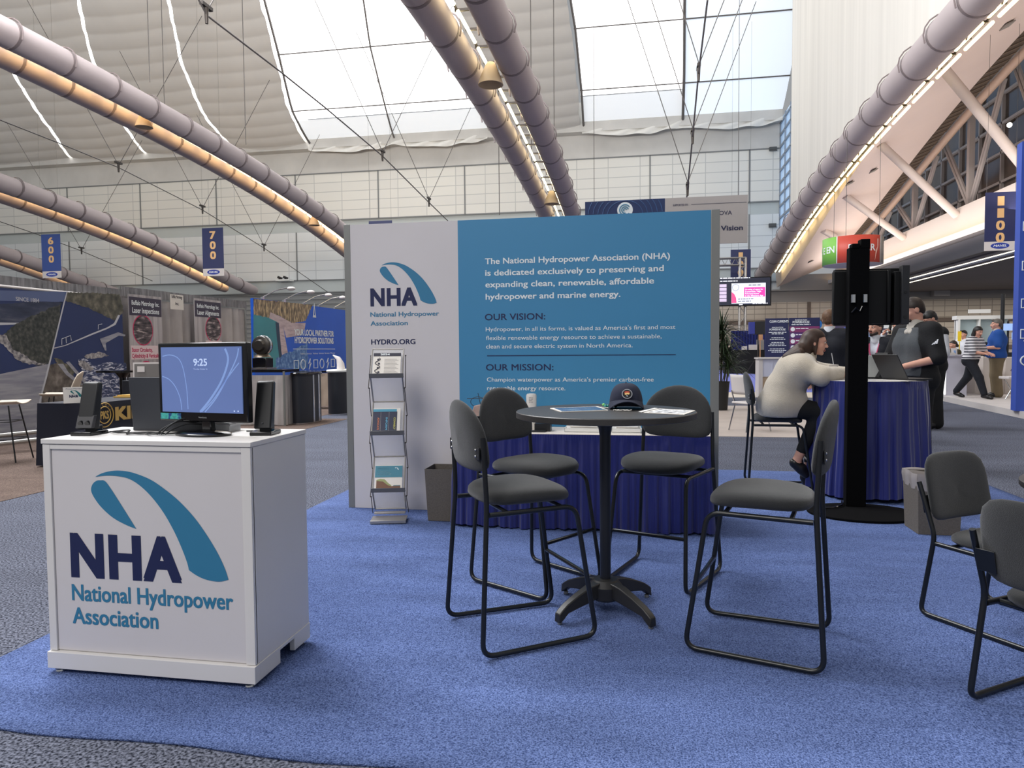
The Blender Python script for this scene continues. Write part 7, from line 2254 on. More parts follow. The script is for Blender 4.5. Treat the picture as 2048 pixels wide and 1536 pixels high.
seg('green_panel', -118, -31, mat('leaf_green_print', rgb(122, 186, 78), 0.5))
seg('white_edge', -31, -29, M_wtxt, RS + 0.002)
seg('red_panel', -29, 60, mat('brick_red_print', rgb(196, 74, 58), 0.5))
seg('grey_panel', 60, 242, M_hdr)
m = MB(); m.lathe([(0.01, zb - 0.01), (RS, zb - 0.01), (RS, zb + 0.02), (0.01, zb + 0.03)], (0, 0, 0), 48); m.build('bottom_disc', M_signw, t)
m = MB()
for s, phis in (('GREEN', (-98, -81, -65, -51.5, -41)), ('POWER', (-3, 8, 18.5, 29, 39.5))):
    for ch, ph in zip(s, phis):
        a = toC + math.radians(ph)
        n_ = Vector((math.cos(a), math.sin(a), 0)); e_ = Vector((-math.sin(a), math.cos(a), 0))
        put_text(m, ch, n_ * (RS + 0.02) + Vector((0, 0, (zb + zt) / 2 - 0.08)), e_, Vector((0, 0, 1)), None, 0.23, bold=0.02, align='C', depth=0.005)
m.build('lettering', M_wtxt, t, smooth=False)
m = MB()
vs = []
for ph, z in ((50, 0.86), (54, 0.86), (50.5, 0.56), (52.5, 0.56), (44, 0.04), (49, 0.44), (46.5, 0.44)):
    a = toC + math.radians(ph); vs.append((1.022 * math.cos(a), 1.022 * math.sin(a), zb + (zt - zb) * z))
m.add(vs, [(0, 1, 3, 2), (2, 3, 4), (2, 4, 5, 6)]); m.build('lightning_bolt', mat('pale_bolt', rgb(236, 190, 178), 0.5), t, smooth=False)
m = MB()
for k in range(3):
    a = 2.1 * k; m.tube([(0.9 * math.cos(a), 0.9 * math.sin(a), zt), (0.9 * math.cos(a), 0.9 * math.sin(a), 9.0)], 0.008, 4)
m.build('hanging_wires', M_cable, t)

# aluminium truss goal with the big presentation screen
TYY = 47.5
t = thing('truss_tower', 'silver truss tower with a crossbeam carrying the presentation screen', 'truss', (0, 0, 0))
m = MB()
xa, xb_ = ony(1480, 600, TYY).x, ony(1491.5, 600, TYY).x
ztop = ony(1485, 480, TYY).z; zb1 = ony(1460, 516, TYY).z; zb2 = ony(1460, 530, TYY).z
for x in (xa, xb_):
    for dy in (0, 0.4):
        m.tube([(x, TYY + dy, 0), (x, TYY + dy, zb1)], 0.06, 8)
k = 0
z = 0.2
while z < zb1 - 0.4:
    m.tube([(xa if k % 2 else xb_, TYY, z), (xb_ if k % 2 else xa, TYY, z + 0.55)], 0.025, 6); z += 0.55; k += 1
tw = m.build('upright', M_alu, t)
m = MB()
xl = ony(1380, 520, TYY).x
for z in (zb1, zb2):
    for dy in (0, 0.4):
        m.tube([(xl, TYY + dy, z), (xb_, TYY + dy, z)], 0.05, 8)
n = 8
for k in range(n):
    x0 = xl + (xb_ - xl) * k / n; x1 = xl + (xb_ - xl) * (k + 1) / n; xm_ = (x0 + x1) / 2
    m.tube([(x0, TYY, zb2), (xm_, TYY, zb1), (x1, TYY, zb2)], 0.025, 6)
m.build('crossbeam', M_alu, t)
q0, q1 = ony(1404, 557, TYY - 0.3), ony(1543, 552, TYY - 0.3); q2 = ony(1541, 611, TYY - 0.3)
SXL, SXR, SZT, SZB = q0.x, q1.x, (q0.z + q1.z) / 2, q2.z
t = thing('presentation_screen', 'large screen on the truss showing a slide with magenta box', 'screen', (0, TYY - 0.3, 0))
m = MB(); m.box2((SXL, 0, SZB), (SXR, 0.2, SZT)); m.build('housing', M_gloss, t, smooth=False)


def sq(px0, py0, px1, py1):
    a, b = ony(px0, py0, TYY - 0.3), ony(px1, py1, TYY - 0.3)
    return a.x, b.x, b.z, a.z


def emitm(nm, c_, e):
    return mat(nm, c_, 0.4, emit=e, ecol=c_)


m = MB(); m.box2((SXL + 0.08, -0.02, SZB + 0.08), (SXR - 0.08, 0, SZT - 0.06)); dsp = m.build('display', emitm('screen_dark', rgb(30, 34, 52), 0.6), t, smooth=False)
m = MB(); a = sq(1463, 567, 1531, 606); m.box2((a[0], -0.03, a[2]), (a[1], -0.02, a[3])); m.build('slide', emitm('slide_white', rgb(226, 232, 244), 0.8), dsp, smooth=False)
m = MB(); a = sq(1488, 575, 1530, 593); m.box2((a[0], -0.04, a[2]), (a[1], -0.03, a[3])); m.build('magenta_box', emitm('slide_magenta', rgb(226, 62, 168), 0.7), dsp, smooth=False)
m = MB(); a = sq(1463, 584, 1473, 606)
m.prism([(0, 0), ((a[1] - a[0]), 0), ((a[1] - a[0]) * 0.9, (a[3] - a[2]) * 0.45), ((a[1] - a[0]) * 0.55, (a[3] - a[2]) * 0.8), (0, a[3] - a[2])], (a[0], -0.031, a[2]), (1, 0, 0), (0, 0, 1), (0, -0.008, 0)); m.build('pink_corner', emitm('slide_pink', rgb(238, 84, 140), 0.7), dsp, smooth=False)
m = MB()
for k, s in enumerate(('Growing a Legacy for', 'Sustainable, High', 'Performance Runners', 'in the Western Age')):
    a = ony(1490, 579.2 + k * 4.2, TYY - 0.3); b = ony(1526 - (k % 3) * 4, 579, TYY - 0.3); put_text(m, s, (a.x, -0.041, a.z - 0.04), (1, 0, 0), (0, 0, 1), b.x - a.x, 0.09, bold=0.03, depth=0.004)
for (x0, x1, y) in ((1440, 1500, 556.5), (1440, 1475, 562.5), (1478, 1486, 609), (1505, 1535, 606.5)):
    a = ony(x0, y, TYY - 0.3); b = ony(x1, y, TYY - 0.3); tbars(m, (a.x, -0.025, a.z - 0.04), (1, 0, 0), (0, 0, 1), b.x - a.x, 0.06, x0)
m.build('white_lettering', emitm('slide_lettering', rgb(236, 238, 246), 0.8), dsp, smooth=False)
m = MB()
for k in range(5):
    a = sq(1434, 569 + k * 7.2, 1453, 574.5 + k * 7.2); m.box2((a[0], -0.03, a[2]), (a[1], -0.02, a[3]))
m.build('thumbnails', emitm('slide_thumbs', rgb(206, 190, 216), 0.7), dsp, smooth=False)
m = MB(); a = ony(1497, 571.5, TYY - 0.3); tbars(m, (a.x, -0.031, a.z), (1, 0, 0), (0, 0, 1), 0.85, 0.07, 3)
a = ony(1476, 599, TYY - 0.3); tbars(m, (a.x, -0.031, a.z), (1, 0, 0), (0, 0, 1), 1.0, 0.05, 4); tbars(m, (a.x, -0.031, a.z - 0.14), (1, 0, 0), (0, 0, 1), 0.8, 0.05, 5)
a = ony(1471, 575, TYY - 0.3); m.tube([(a.x + 0.2 * math.cos(w), -0.034, a.z + 0.2 * math.sin(w)) for w in [6.2832 * k / 24 for k in range(24)]], 0.015, 5, closed=True)
m.build('grey_lettering', emitm('slide_grey', rgb(120, 126, 150), 0.5), dsp, smooth=False)

# navy boards of the innovation area
NB = mat('navy_board', rgb(30, 36, 78), 0.5)
BY = 25.0
by = lambda px, py: ony(px, py, BY)


def board(label, px0, px1, ptop, rows, bars):
    a, b = by(px0, ptop), by(px1, ptop - 1)
    t = thing('info_board', label, 'board', (0, BY, 0), 0, 'navy information boards')
    m = MB(); m.box2((a.x, 0, 0.02), (b.x, 0.08, (a.z + b.z) / 2)); m.build('panel', NB, t, smooth=False)
    m = MB(); m.box2((a.x, 0.0, 0.0), (b.x, 0.3, 0.02)); m.build('foot_plate', M_frame, t, smooth=False)
    m = MB()
    for s, px, py, w, c_, bo in rows:
        p = by(px, py)
        if s is None:
            tbars(m, (p.x, -0.001, p.z), (1, 0, 0), (0, 0, 1), w / CF * BY, c_, int(py * 10), 'C', 0.003); continue
        put_text(m, s, (p.x, -0.001, p.z), (1, 0, 0), (0, 0, 1), w / CF * BY * 1.0, c_, bold=bo, align='C', depth=0.003)
    m.build('lettering', M_wtxt, t, smooth=False)
    if bars:
        for k, (y0, y1) in enumerate(bars):
            m = MB(); c0, c1 = by(px0 + 1, y0), by(px1 - 1, y1); m.box2((c0.x, -0.004, c1.z), (c1.x, 0.0, c0.z)); br = m.build('colour_bar', [mat('plum_bar', rgb(128, 52, 104), 0.5), mat('violet_bar', rgb(84, 50, 110), 0.5)][k % 2], t, smooth=False)
            m = MB(); p = by(px0 + 7, (y0 + y1) / 2); m.prism([(0.07 * math.cos(w), 0.07 * math.sin(w)) for w in [6.2832 * j / 20 for j in range(20)]], (p.x, -0.005, p.z), (1, 0, 0), (0, 0, 1), (0, -0.003, 0))
            p = by(px0 + 13, (y0 + y1) / 2 - 0.5); tbars(m, (p.x, -0.005, p.z), (1, 0, 0), (0, 0, 1), 0.42, 0.03, k, 'L', 0.003); m.build('bar_lettering', M_wtxt, br, smooth=False)
    return t


lines = [(None, 1555, 676 + 3.2 * k, 22 + 6 * (k % 3), 0.022, 0.01) for k in range(10) if k not in (2, 6)]
board('navy board headed INNOVATION POWERHOUSE in small white print, left of two', 1531, 1577, 637, [('CLEAN CURRENTS', 1558, 645, 34, 0.075, 0.03), ('INNOVATION', 1555, 656.5, 20, 0.045, 0.01), ('POWERHOUSE', 1555, 661, 29, 0.06, 0.03), (None, 1555, 665.5, 32, 0.028, 0.02), (None, 1555, 668.5, 21, 0.028, 0.02)] + lines, None)
board('navy board with plum and violet bars behind the seated woman', 1578.5, 1640, 636, [('INNOVATION', 1602, 641.5, 21, 0.05, 0.01), ('POWERHOUSE', 1602, 646.5, 30, 0.075, 0.03), (None, 1602, 650, 34, 0.03, 0.01)], [(653, 664), (665.5, 676), (677.5, 688), (689.5, 700)])
m = MB(); p = by(1640, 648); m.prism([(0.16 * math.cos(w), 0.16 * math.sin(w)) for w in [6.2832 * j / 28 for j in range(28)]], (p.x, BY + 0.4, p.z), (1, 0, 0), (0, 0, 1), (0, 0.03, 0)); m.tube([(p.x, BY + 0.415, p.z - 0.15), (p.x, BY + 0.415, 0.0)], 0.02, 8)
tag(m.build('round_sign', mat('azure_sign', rgb(40, 120, 206), 0.5)), 'round azure sign beside the head of the man in navy suit', 'sign')
# poster wall with ring emblem, further right
PB = 24.0
a, b = ony(1672, 640, PB), ony(1775, 640, PB)
t = thing('poster_wall', 'tall plum-grey poster wall with white ring emblem behind the bearded man', 'poster', (0, PB, 0))
m = MB(); m.box2((a.x, 0, 0.02), (b.x, 0.1, a.z + 0.2)); m.build('panel', mat('plum_grey_board', rgb(78, 70, 98), 0.5), t, smooth=False)
m = MB(); c = ony(1771, 646, PB); m.tube([(c.x + 0.27 * math.cos(w), -0.01, c.z + 0.27 * math.sin(w)) for w in [6.2832 * k / 36 for k in range(36)]], 0.03, 6, closed=True); m.prism([(0.17 * math.cos(w), 0.17 * math.sin(w)) for w in [6.2832 * k / 28 for k in range(28)]], (c.x, -0.005, c.z), (1, 0, 0), (0, 0, 1), (0, -0.01, 0)); m.build('ring_emblem', M_wtxt, t)
m = MB(); q0 = ony(1729, 648, PB); q1 = ony(1746, 690, PB); m.box2((q0.x, -0.012, q1.z), (q1.x, 0, q0.z)); m.build('pale_picture', patch_mat('sky_picture', [(0.35, rgb(90, 110, 160)), (0.55, rgb(150, 170, 210)), (0.7, rgb(190, 200, 226))], 4, 4, 0.5), t, smooth=False)
# slim blue lit banner left of the screen column
q0, q1 = ony(1689, 655, 19), ony(1699, 655, 19)
t = thing('lit_banner', 'slim bright blue upright banner just left of the screen column', 'banner', (0, 19, 0))
m = MB(); m.box2((q0.x, 0, 0.0), (q1.x, 0.05, q0.z)); m.build('panel', emitm('lit_blue', rgb(70, 96, 196), 0.35), t, smooth=False)
m = MB(); tbars(m, ((q0.x + q1.x) / 2 + 0.035, -0.002, 1.15), (0, 0, 1), (-1, 0, 0), 0.5, 0.05, 2, 'L', 0.004); m.build('lettering', M_wtxt, t, smooth=False)

# long blue drape, black stage table and small things far behind
m = MB(); xa, xb_ = ony(1462, 665, 46).x, ony(1700, 665, 46).x
m.grid(lambda u, v: (xa + (xb_ - xa) * u, 46 + 0.05 * math.sin(u * 260), 0.02 + 2.44 * v), 400, 3)
tag(m.build('drape', mat('royal_blue_drape', rgb(26, 36, 104), 0.7, var=0.15, vscale=3), angle=80), 'long royal blue drape far behind the plant and the info boards', 'drape')
t = thing('stage_table', 'black draped stage table far behind the potted palm', 'table', (0, 40, 0))
xa, xb_ = ony(1450, 700, 40).x, ony(1534, 700, 40).x
m = MB(); m.box2((xa, 0, 0), (xb_, 1.0, 1.28)); m.build('cloth', F_black, t, smooth=False)
for k, (px, w, h, mt) in enumerate(((1508, 0.5, 0.28, M_signw), (1521, 0.35, 0.55, M_alu), (1489, 0.25, 0.2, M_signw))):
    p = ony(px, 700, 40.3); m = MB(); m.box((p.x, 40.4, 1.285 + h / 2), (w, 0.3, h))
    tag(m.build('equipment_case', mt, smooth=False), ['wide pale box on the black stage table', 'tall silver box on the black stage table', 'small pale box at the left of the black stage table'][k], 'box')
p = ony(1520.5, 674, 39.5); m = MB(); m.box((p.x, 39.5, p.z), (0.26, 0.03, 0.34)); m.box((p.x, 39.52, (p.z - 0.17) / 2), (0.04, 0.03, p.z - 0.17))
tag(m.build('small_sign', mat('orange_card', rgb(226, 168, 120), 0.5), smooth=False), 'small orange and cream sign by the loudspeaker tripod', 'sign')
t = thing('pa_speaker', 'black loudspeaker on a tripod far behind beside the info boards', 'speaker', (ony(1516, 656, 38).x, 38, 0))
zs = ony(1516, 656, 38).z
m = MB(); m.box((0.1, 0, zs), (0.62, 0.5, 0.66)); m.build('cabinet', M_blk, t, bevel=0.02)
m = MB(); m.box((-0.32, -0.05, zs), (0.28, 0.4, 0.6)); m.build('blue_side', mat('blue_side_panel', rgb(46, 56, 140), 0.5), t, smooth=False)
m = MB(); m.cyl((0, 0, 0.6), (0, 0, zs - 0.3), 0.03, n=8)
for k in range(3):
    w = 0.5 + 2.094 * k; m.tube([(0, 0, 1.0), (0.65 * math.cos(w), 0.65 * math.sin(w), 0.0)], 0.02, 6)
m.build('tripod', M_iron, t)
# blue floor of that area and its pale edge
m = MB(); m.box2((1.5, 23.0, 0.001), (5.9, 45.5, 0.004)); tag(m.build('carpet', mat('periwinkle_carpet', rgb(116, 126, 206), 0.9, var=0.06, vscale=2), smooth=False), 'periwinkle blue carpet far behind the potted palm', 'carpet')
m = MB(); m.box2((1.5, 20.4, 0.001), (5.9, 22.9, 0.004)); tag(m.build('floor_strip', mat('pale_wood_strip', rgb(214, 204, 190), 0.6), smooth=False), 'pale wooden floor strip in front of the periwinkle carpet', 'floor covering')

# demo counter and white-skirted table
t = thing('demo_counter', 'white demonstration counter with wooden lower shelf behind the seated woman', 'counter', (0, 20.0, 0.012))
a, b = ony(1518, 720, 20), ony(1572, 720, 20)
m = MB(); m.box2((a.x, 0, 0.0), (a.x + 0.1, 0.6, 1.05)); m.box2((b.x - 0.1, 0, 0.0), (b.x, 0.6, 1.05)); m.box2((a.x - 0.03, -0.03, 1.05), (b.x + 0.03, 0.63, 1.09)); m.build('body', M_signw, t, smooth=False)
m = MB(); m.box2((a.x + 0.1, 0.02, 0.58), (b.x - 0.1, 0.06, 1.05)); m.box2(((a.x + b.x) / 2 - 0.01, 0.0, 0.6), ((a.x + b.x) / 2 + 0.01, 0.02, 1.03)); m.build('door', mat('pale_door', rgb(210, 212, 230), 0.4), t, smooth=False)
m = MB(); m.box2((a.x + 0.1, 0.05, 0.0), (b.x - 0.1, 0.55, 0.56)); m.box2((a.x + 0.15, -0.05, 0.30), (b.x - 0.1, 0.1, 0.34)); m.build('shelf', mat('birch_wood', rgb(200, 176, 148), 0.5, var=0.1, vscale=8), t, smooth=False)
p = at(1682, 14.5)
t = thing('skirted_table', 'small table with pale grey pleated skirt right of the man in navy suit', 'table', (p[0], p[1], 0))
m = MB(); m.box2((-0.3, 0, 0.86), (0.4, 0.6, 0.89)); m.build('tabletop', M_signw, t, smooth=False)
skirt_mesh([(-0.3, 0), (0.38, 0), (0.4, 0.02), (0.4, 0.6)], 0.02, 0.86, 0.014, 6, 0.01, 2).build('skirt', mat('pale_grey_cloth', rgb(186, 186, 196), 0.7), t, angle=80)
m = MB(); m.sphere((p[0] + 0.2, p[1] + 0.25, 0.94), (0.13, 0.1, 0.05), 14, 8); tag(m.build('dish', M_signw), 'white dish on the small pale-skirted table', 'dish')

# potted palm behind the wall edge
p = at(1441, 15.6)
t = thing('potted_palm', 'bushy dracaena palm in a black pot behind the right edge of the display wall', 'plant', (p[0], p[1], 0.012))
m = MB(); m.lathe([(0.15, 0.0), (0.19, 0.58), (0.20, 0.62), (0.17, 0.62), (0.16, 0.56), (0.01, 0.55)], (0, 0, 0), 28); m.build('pot', mat('black_pot', rgb(28, 28, 28), 0.5), t)
m = MB()
rnd = random.Random(5)
LF = MB()
for cx, cy, h in ((0.02, 0.0, 1.55), (0.10, 0.03, 1.22), (-0.08, 0.05, 1.35), (0.12, -0.06, 0.98), (0.0, -0.08, 1.75), (-0.12, -0.05, 1.1)):
    m.tube([(cx * 0.5, cy * 0.5, 0.5), (cx, cy, h * 0.6), (cx * 1.3, cy * 1.3, h)], 0.016, 6)
    for k in range(85):
        a = rnd.uniform(0, 6.283); el = rnd.uniform(-0.35, 1.25); L = rnd.uniform(0.40, 0.68); w = rnd.uniform(0.012, 0.020)
        d = Vector((math.cos(a) * math.cos(el), math.sin(a) * math.cos(el), math.sin(el))); s = Vector((-math.sin(a), math.cos(a), 0))
        b0 = Vector((cx * 1.3, cy * 1.3, h + rnd.uniform(-0.12, 0.06)))
        vs = []
        for i in range(6):
            q = i / 5
            c_ = b0 + d * (L * q) + Vector((0, 0, -0.30 * L * q * q * (1.2 - el * 0.4)))
            ww = w * (0.6 + 1.2 * q) * (1 - q) ** 0.6 + 0.001
            vs += [c_ - s * ww + Vector((0, 0, ww * 0.4)), c_, c_ + s * ww + Vector((0, 0, ww * 0.4))]
        LF.add(vs, [(3 * i + j, 3 * i + j + 1, 3 * i + 4 + j, 3 * i + 3 + j) for i in range(5) for j in range(2)])
m.build('stems', mat('palm_stem', rgb(70, 62, 48), 0.7), t)
LF.build('leaves', mat('palm_leaf', rgb(46, 62, 40), 0.35, var=0.3, vscale=6), t, angle=80)

# ------------------------------------------------------------------ white stand on a low platform at the far right
M_plat = mat('pale_platform', rgb(206, 200, 198), 0.5, var=0.04, vscale=2)
e0, e1 = onz(1868, 795, 0.0), onz(2048, 836, 0.0)
PLZ = 0.13
dx = (e1 - e0).normalized()
m = MB()
e2 = e1 + dx * 4
poly = [(e0.x - 0.2, e0.y), (e2.x, e2.y), (e2.x + 6, e2.y + 3), (e2.x + 6, 27), (e0.x - 0.2, 27)]
m.prism(poly, (0, 0, 0.001), (1, 0, 0), (0, 1, 0), (0, 0, PLZ)); tag(m.build('platform', M_plat, smooth=False), 'low pale platform under the white stand at the far right', 'platform')
PD_ = 16.9


def atp(px, d, z=PLZ + 0.001):
    r = CORG + (CFW + CRT * ((px - 1024) / CF)) * d
    return (r.x, r.y, z)


p = atp(1886, 17.9)
t = thing('lit_counter', 'white counter with brightly lit front at the edge of the platform', 'counter', p, CY - 0.33)
m = MB(); m.box2((-0.28, 0, 0), (0.52, 0.8, 0.98)); m.box2((-0.3, -0.02, 0.98), (0.54, 0.82, 1.02)); m.build('body', mat('lilac_white', rgb(196, 194, 206), 0.5), t, smooth=False)
m = MB(); m.box2((-0.27, -0.015, 0.02), (0.06, 0.0, 0.97)); m.build('lit_panel', mat('backlit_panel', (1, 1, 1, 1), 0.5, emit=1.1, ecol=(0.96, 0.98, 1.0, 1)), t, smooth=False)
m = MB(); tbars(m, (-0.12, -0.017, 0.36), (1, 0, 0), (0, 0, 1), 0.2, 0.04, 1, 'C', 0.002); m.build('lettering', mat('pale_grey_print', rgb(196, 198, 204), 0.5), t, smooth=False)
t = thing('tablet_stand', 'small white tablet card standing on the lit white counter', 'card', atp(1907, 17.7, PLZ + 1.025), CY - 0.2)
m = MB(); m.box((0, 0, 0.08), (0.13, 0.012, 0.17), Matrix.Rotation(-0.25, 3, 'X')); m.build('card', M_signw, t, smooth=False)
m = MB(); m.box((0.01, -0.010, 0.07), (0.05, 0.008, 0.08), Matrix.Rotation(-0.25, 3, 'X')); m.build('printed_mark', mat('sky_print', rgb(140, 170, 214), 0.5), t, smooth=False)
m = MB(); q = atp(1897, 17.6, PLZ + 1.05); m.box(q, (0.2, 0.15, 0.06)); tag(m.build('leaflets', M_paper, smooth=False), 'stack of pale leaflets on the lit white counter', 'leaflets')
for px0, px1, ptop, d, lb, rz in ((1934, 1964, 713, 18.6, 'grey-white counter block between the striped woman and the polo man', 0.1), (1966, 1986, 715, 17.9, 'narrow white pillar counter beside the polo man', 0.0), (2012, 2046, 716, 18.2, 'cream display box with a dark printed square near the right edge', 0.0)):
    a = atp(px0, d); b = atp(px1, d)
    w = (Vector(b) - Vector(a)).length; h = (695 - ptop) / CF * d + CH - PLZ
    t = thing('display_block', lb, 'counter', ((a[0] + b[0]) / 2, (a[1] + b[1]) / 2, PLZ + 0.001), CY - 0.25)
    m = MB(); m.box((0, 0.25, h / 2), (w, 0.5, h)); m.build('block', [M_signw, mat('white_paint', rgb(232, 232, 228), 0.5), mat('cream_block', rgb(206, 196, 188), 0.5)][int(d * 10) % 3], t, bevel=0.01)
    if px0 == 2012:
        m = MB(); m.box((-0.02, -0.004, h - 0.32), (0.12, 0.008, 0.13), Matrix.Rotation(0.5, 3, 'Y')); m.build('printed_square', patch_mat('dark_square', [(0.4, rgb(60, 56, 70)), (0.6, rgb(150, 130, 140))], 20, 3), t, smooth=False)
t = thing('white_stool', 'low white stool with crossed legs near the right edge', 'stool', atp(2022, 16.4), CY)
m = MB(); m.box((0.0, 0, 0.50), (0.36, 0.34, 0.06)); m.build('seat', M_signw, t, bevel=0.015)
for s in (-1, 1):
    m = MB(); m.tube([(s * 0.15, 0, 0.47), (-s * 0.12, 0, 0.0)], 0.012, 8); m.build('leg', M_chrome, t)
# shelf wall, equipment and screens behind
q0, q1 = atp(1914, 23), atp(2010, 23)
t = thing('back_shelf', 'pale glass shelf wall with white top behind the polo man', 'shelf', (q0[0], q0[1], PLZ + 0.001))
L = q1[0] - q0[0]
m = MB(); m.box2((0, 0.2, 0), (L, 0.25, 2.12)); m.build('back_panel', mat('pale_aqua_glass', rgb(178, 196, 200), 0.2), t, smooth=False)
m = MB(); m.box2((-0.05, 0, 2.1), (L + 0.05, 0.35, 2.22)); m.box2((L * 0.2, 0.02, 2.3), (L * 0.62, 0.06, 2.42)); m.box2((0.0, 0.0, 0), (0.06, 0.3, 2.1)); m.box2((L * 0.4, 0.0, 0), (L * 0.4 + 0.04, 0.3, 2.1)); m.build('frame', mat('white_paint', rgb(232, 232, 228), 0.5), t, smooth=False)
t = thing('equipment_rack', 'black equipment rack with two small lit screens behind the polo man', 'rack', atp(2020, 20.5), CY - 0.2)
m = MB(); m.box2((-0.9, 0.1, 0), (0.35, 0.5, 1.05)); m.tube([(0, 0.2, 1.0), (0, 0.2, 1.95)], 0.03, 8); m.tube([(0.22, 0.2, 1.0), (0.22, 0.2, 1.85)], 0.03, 8); m.box2((-0.7, 0.1, 1.05), (-0.1, 0.4, 1.35)); m.build('frame', M_blk, t, smooth=False)
for x, z in ((-0.02, 1.78), (0.2, 1.52)):
    m = MB(); m.box((x, 0.12, z), (0.26, 0.03, 0.20)); m.build('screen', emitm('small_screen', rgb(150, 180, 230), 0.6), t, smooth=False)
m = MB(); q = pt(2006, 588, 22.5); q2 = pt(2006, 640, 22.5); m.tube([q, Vector((q.x, q.y, PLZ))], 0.055, 10)
tag(m.build('post', M_blk), 'tall slim black post behind the polo man', 'post')
m = MB(); q = atp(1917, 19.5, 1.62); m.box((q[0], q[1], 1.64), (0.085, 0.02, 0.27)); m.box((q[0], q[1], 0.8), (0.02, 0.02, 1.4))
tag(m.build('small_sign', mat('yellow_card_glow', rgb(232, 200, 40), 0.5, emit=0.15), smooth=False), 'tall yellow card sign behind the striped woman', 'sign')  # card material given a faint glow of its own

# blue tower banner at the right edge
b0 = onz(2031, 822, PLZ + 0.001)
t = thing('tower_banner', 'tall royal blue tower banner with white icons cut by the right edge', 'banner', (b0.x, b0.y, PLZ + 0.001), CY - 0.30)
hz = pt(2042, 290, (b0 - CORG).dot(CFW)).z - PLZ
m = MB(); m.box2((0, 0, 0), (0.9, 0.25, hz)); m.build('tower', mat('royal_blue_tower', rgb(52, 82, 178), 0.5), t, smooth=False)
m = MB()
put_text(m, 'E', (0.055, -0.002, 4.85), (1, 0, 0), (0, 0, 1), None, 0.16, bold=0.03, depth=0.004)
for k, z in enumerate((3.45, 2.72, 2.02, 1.45, 0.95)):
    x = 0.15
    if k == 4:
        m.tube([(x + 0.09 * math.cos(w), -0.006, z + 0.09 * math.sin(w)) for w in [6.2832 * j / 20 for j in range(20)]], 0.014, 5, closed=True); m.tube([(x + 0.06, -0.006, z - 0.07), (x + 0.18, -0.006, z - 0.2)], 0.018, 5)
    else:
        m.tube([(x - 0.10, -0.006, z - 0.08), (x - 0.10, -0.006, z + 0.08), (x + 0.12, -0.006, z + 0.08), (x + 0.12, -0.006, z - 0.08)], 0.013, 5, closed=True)
        m.tube([(x - 0.04, -0.006, z - 0.04), (x + 0.01, -0.006, z + 0.05), (x + 0.05, -0.006, z - 0.03)], 0.010, 5); m.tube([(x - 0.05, -0.006, z - 0.13), (x + 0.07, -0.006, z - 0.13)], 0.012, 5)
m.build('white_icons', M_wtxt, t, smooth=False)

# ---- people on the platform
F_stripe = bpy.data.materials.new('striped_jersey'); F_stripe.use_nodes = True
_nt = F_stripe.node_tree; _tc = _nt.nodes.new('ShaderNodeTexCoord'); _w = _nt.nodes.new('ShaderNodeTexWave'); _w.bands_direction = 'Z'; _w.inputs['Scale'].default_value = 4.6; _w.inputs['Distortion'].default_value = 0.6; _w.inputs['Detail Scale'].default_value = 0.6
_r = _nt.nodes.new('ShaderNodeValToRGB'); _r.color_ramp.interpolation = 'CONSTANT'; _r.color_ramp.elements[0].color = rgb(26, 30, 48); _r.color_ramp.elements[1].color = rgb(222, 220, 222); _r.color_ramp.elements[1].position = 0.30
_nt.links.new(_tc.outputs['Object'], _w.inputs['Vector']); _nt.links.new(_w.outputs['Fac'], _r.inputs['Fac']); _nt.links.new(_r.outputs['Color'], _nt.nodes['Principled BSDF'].inputs['Base Color'])
p = atp(1941, PD_)
w1 = Person('woman in navy and white striped top and dark trousers striding on the pale platform', p, cam_yaw(p) - math.radians(118) + math.pi, 1.74, 1.15, None, H_black, res=0.018, head_yaw=math.radians(-20), head_pitch=math.radians(-18), J=dict(
    neck=(0, 0.10, 1.44), head=(0, 0.15, 1.585), chest=(0, 0.06, 1.25), sL=(-0.18, 0.08, 1.37), sR=(0.18, 0.08, 1.37), waist=(0, 0.02, 1.04), eL=(-0.24, 0.16, 1.10), wL=(-0.12, 0.36, 1.06), eR=(0.24, 0.16, 1.10), wR=(0.12, 0.36, 1.06),
    kL=(-0.10, -0.12, 0.50), aL=(-0.10, -0.38, 0.10), kR=(0.10, 0.24, 0.50), aR=(0.10, 0.36, 0.08), tL=(-0.10, -0.22, 0.03), tR=(0.11, 0.53, 0.035)))
w1.wear('striped_top', w1.torso(0.024) + w1.arm('L', 0.030, 0.95, 1.2) + w1.arm('R', 0.030, 0.95, 1.2), F_stripe, 0.03, lambda P: 0.93 - P[..., 2])
w1.wear('trousers', [('c', np.array(w1.j['pelvis']) + np.array([x, -0.02, 0.03]), np.array(w1.j['pelvis']) + np.array([x, -0.03, -0.05]), 0.135, 0.14) for x in (-0.07, 0.07)] + [('c', np.array(w1.j['h' + s]), np.array(w1.j['k' + s]), 0.128, 0.092) for s in 'LR'] + [('c', np.array(w1.j['k' + s]), np.array(w1.j['a' + s]) + np.array([0, 0, 0.05]), 0.092, 0.072) for s in 'LR'], fabric('dark_navy_trousers', rgb(18, 22, 32)), 0.03)
w1.shoes(S_dark)
hq = lambda v: w1.hl(v)
w1.hair(H_black, 'long', [('c', hq((0, -0.03, 0.02)), hq((0, -0.06, -0.10)), 0.095, 0.085), ('c', hq((0.05, 0.0, 0.0)), hq((0.06, -0.01, -0.12)), 0.05, 0.045), ('c', hq((-0.05, 0.0, 0.0)), hq((-0.06, -0.01, -0.12)), 0.05, 0.045)])
p = atp(1993, PD_ + 0.25)
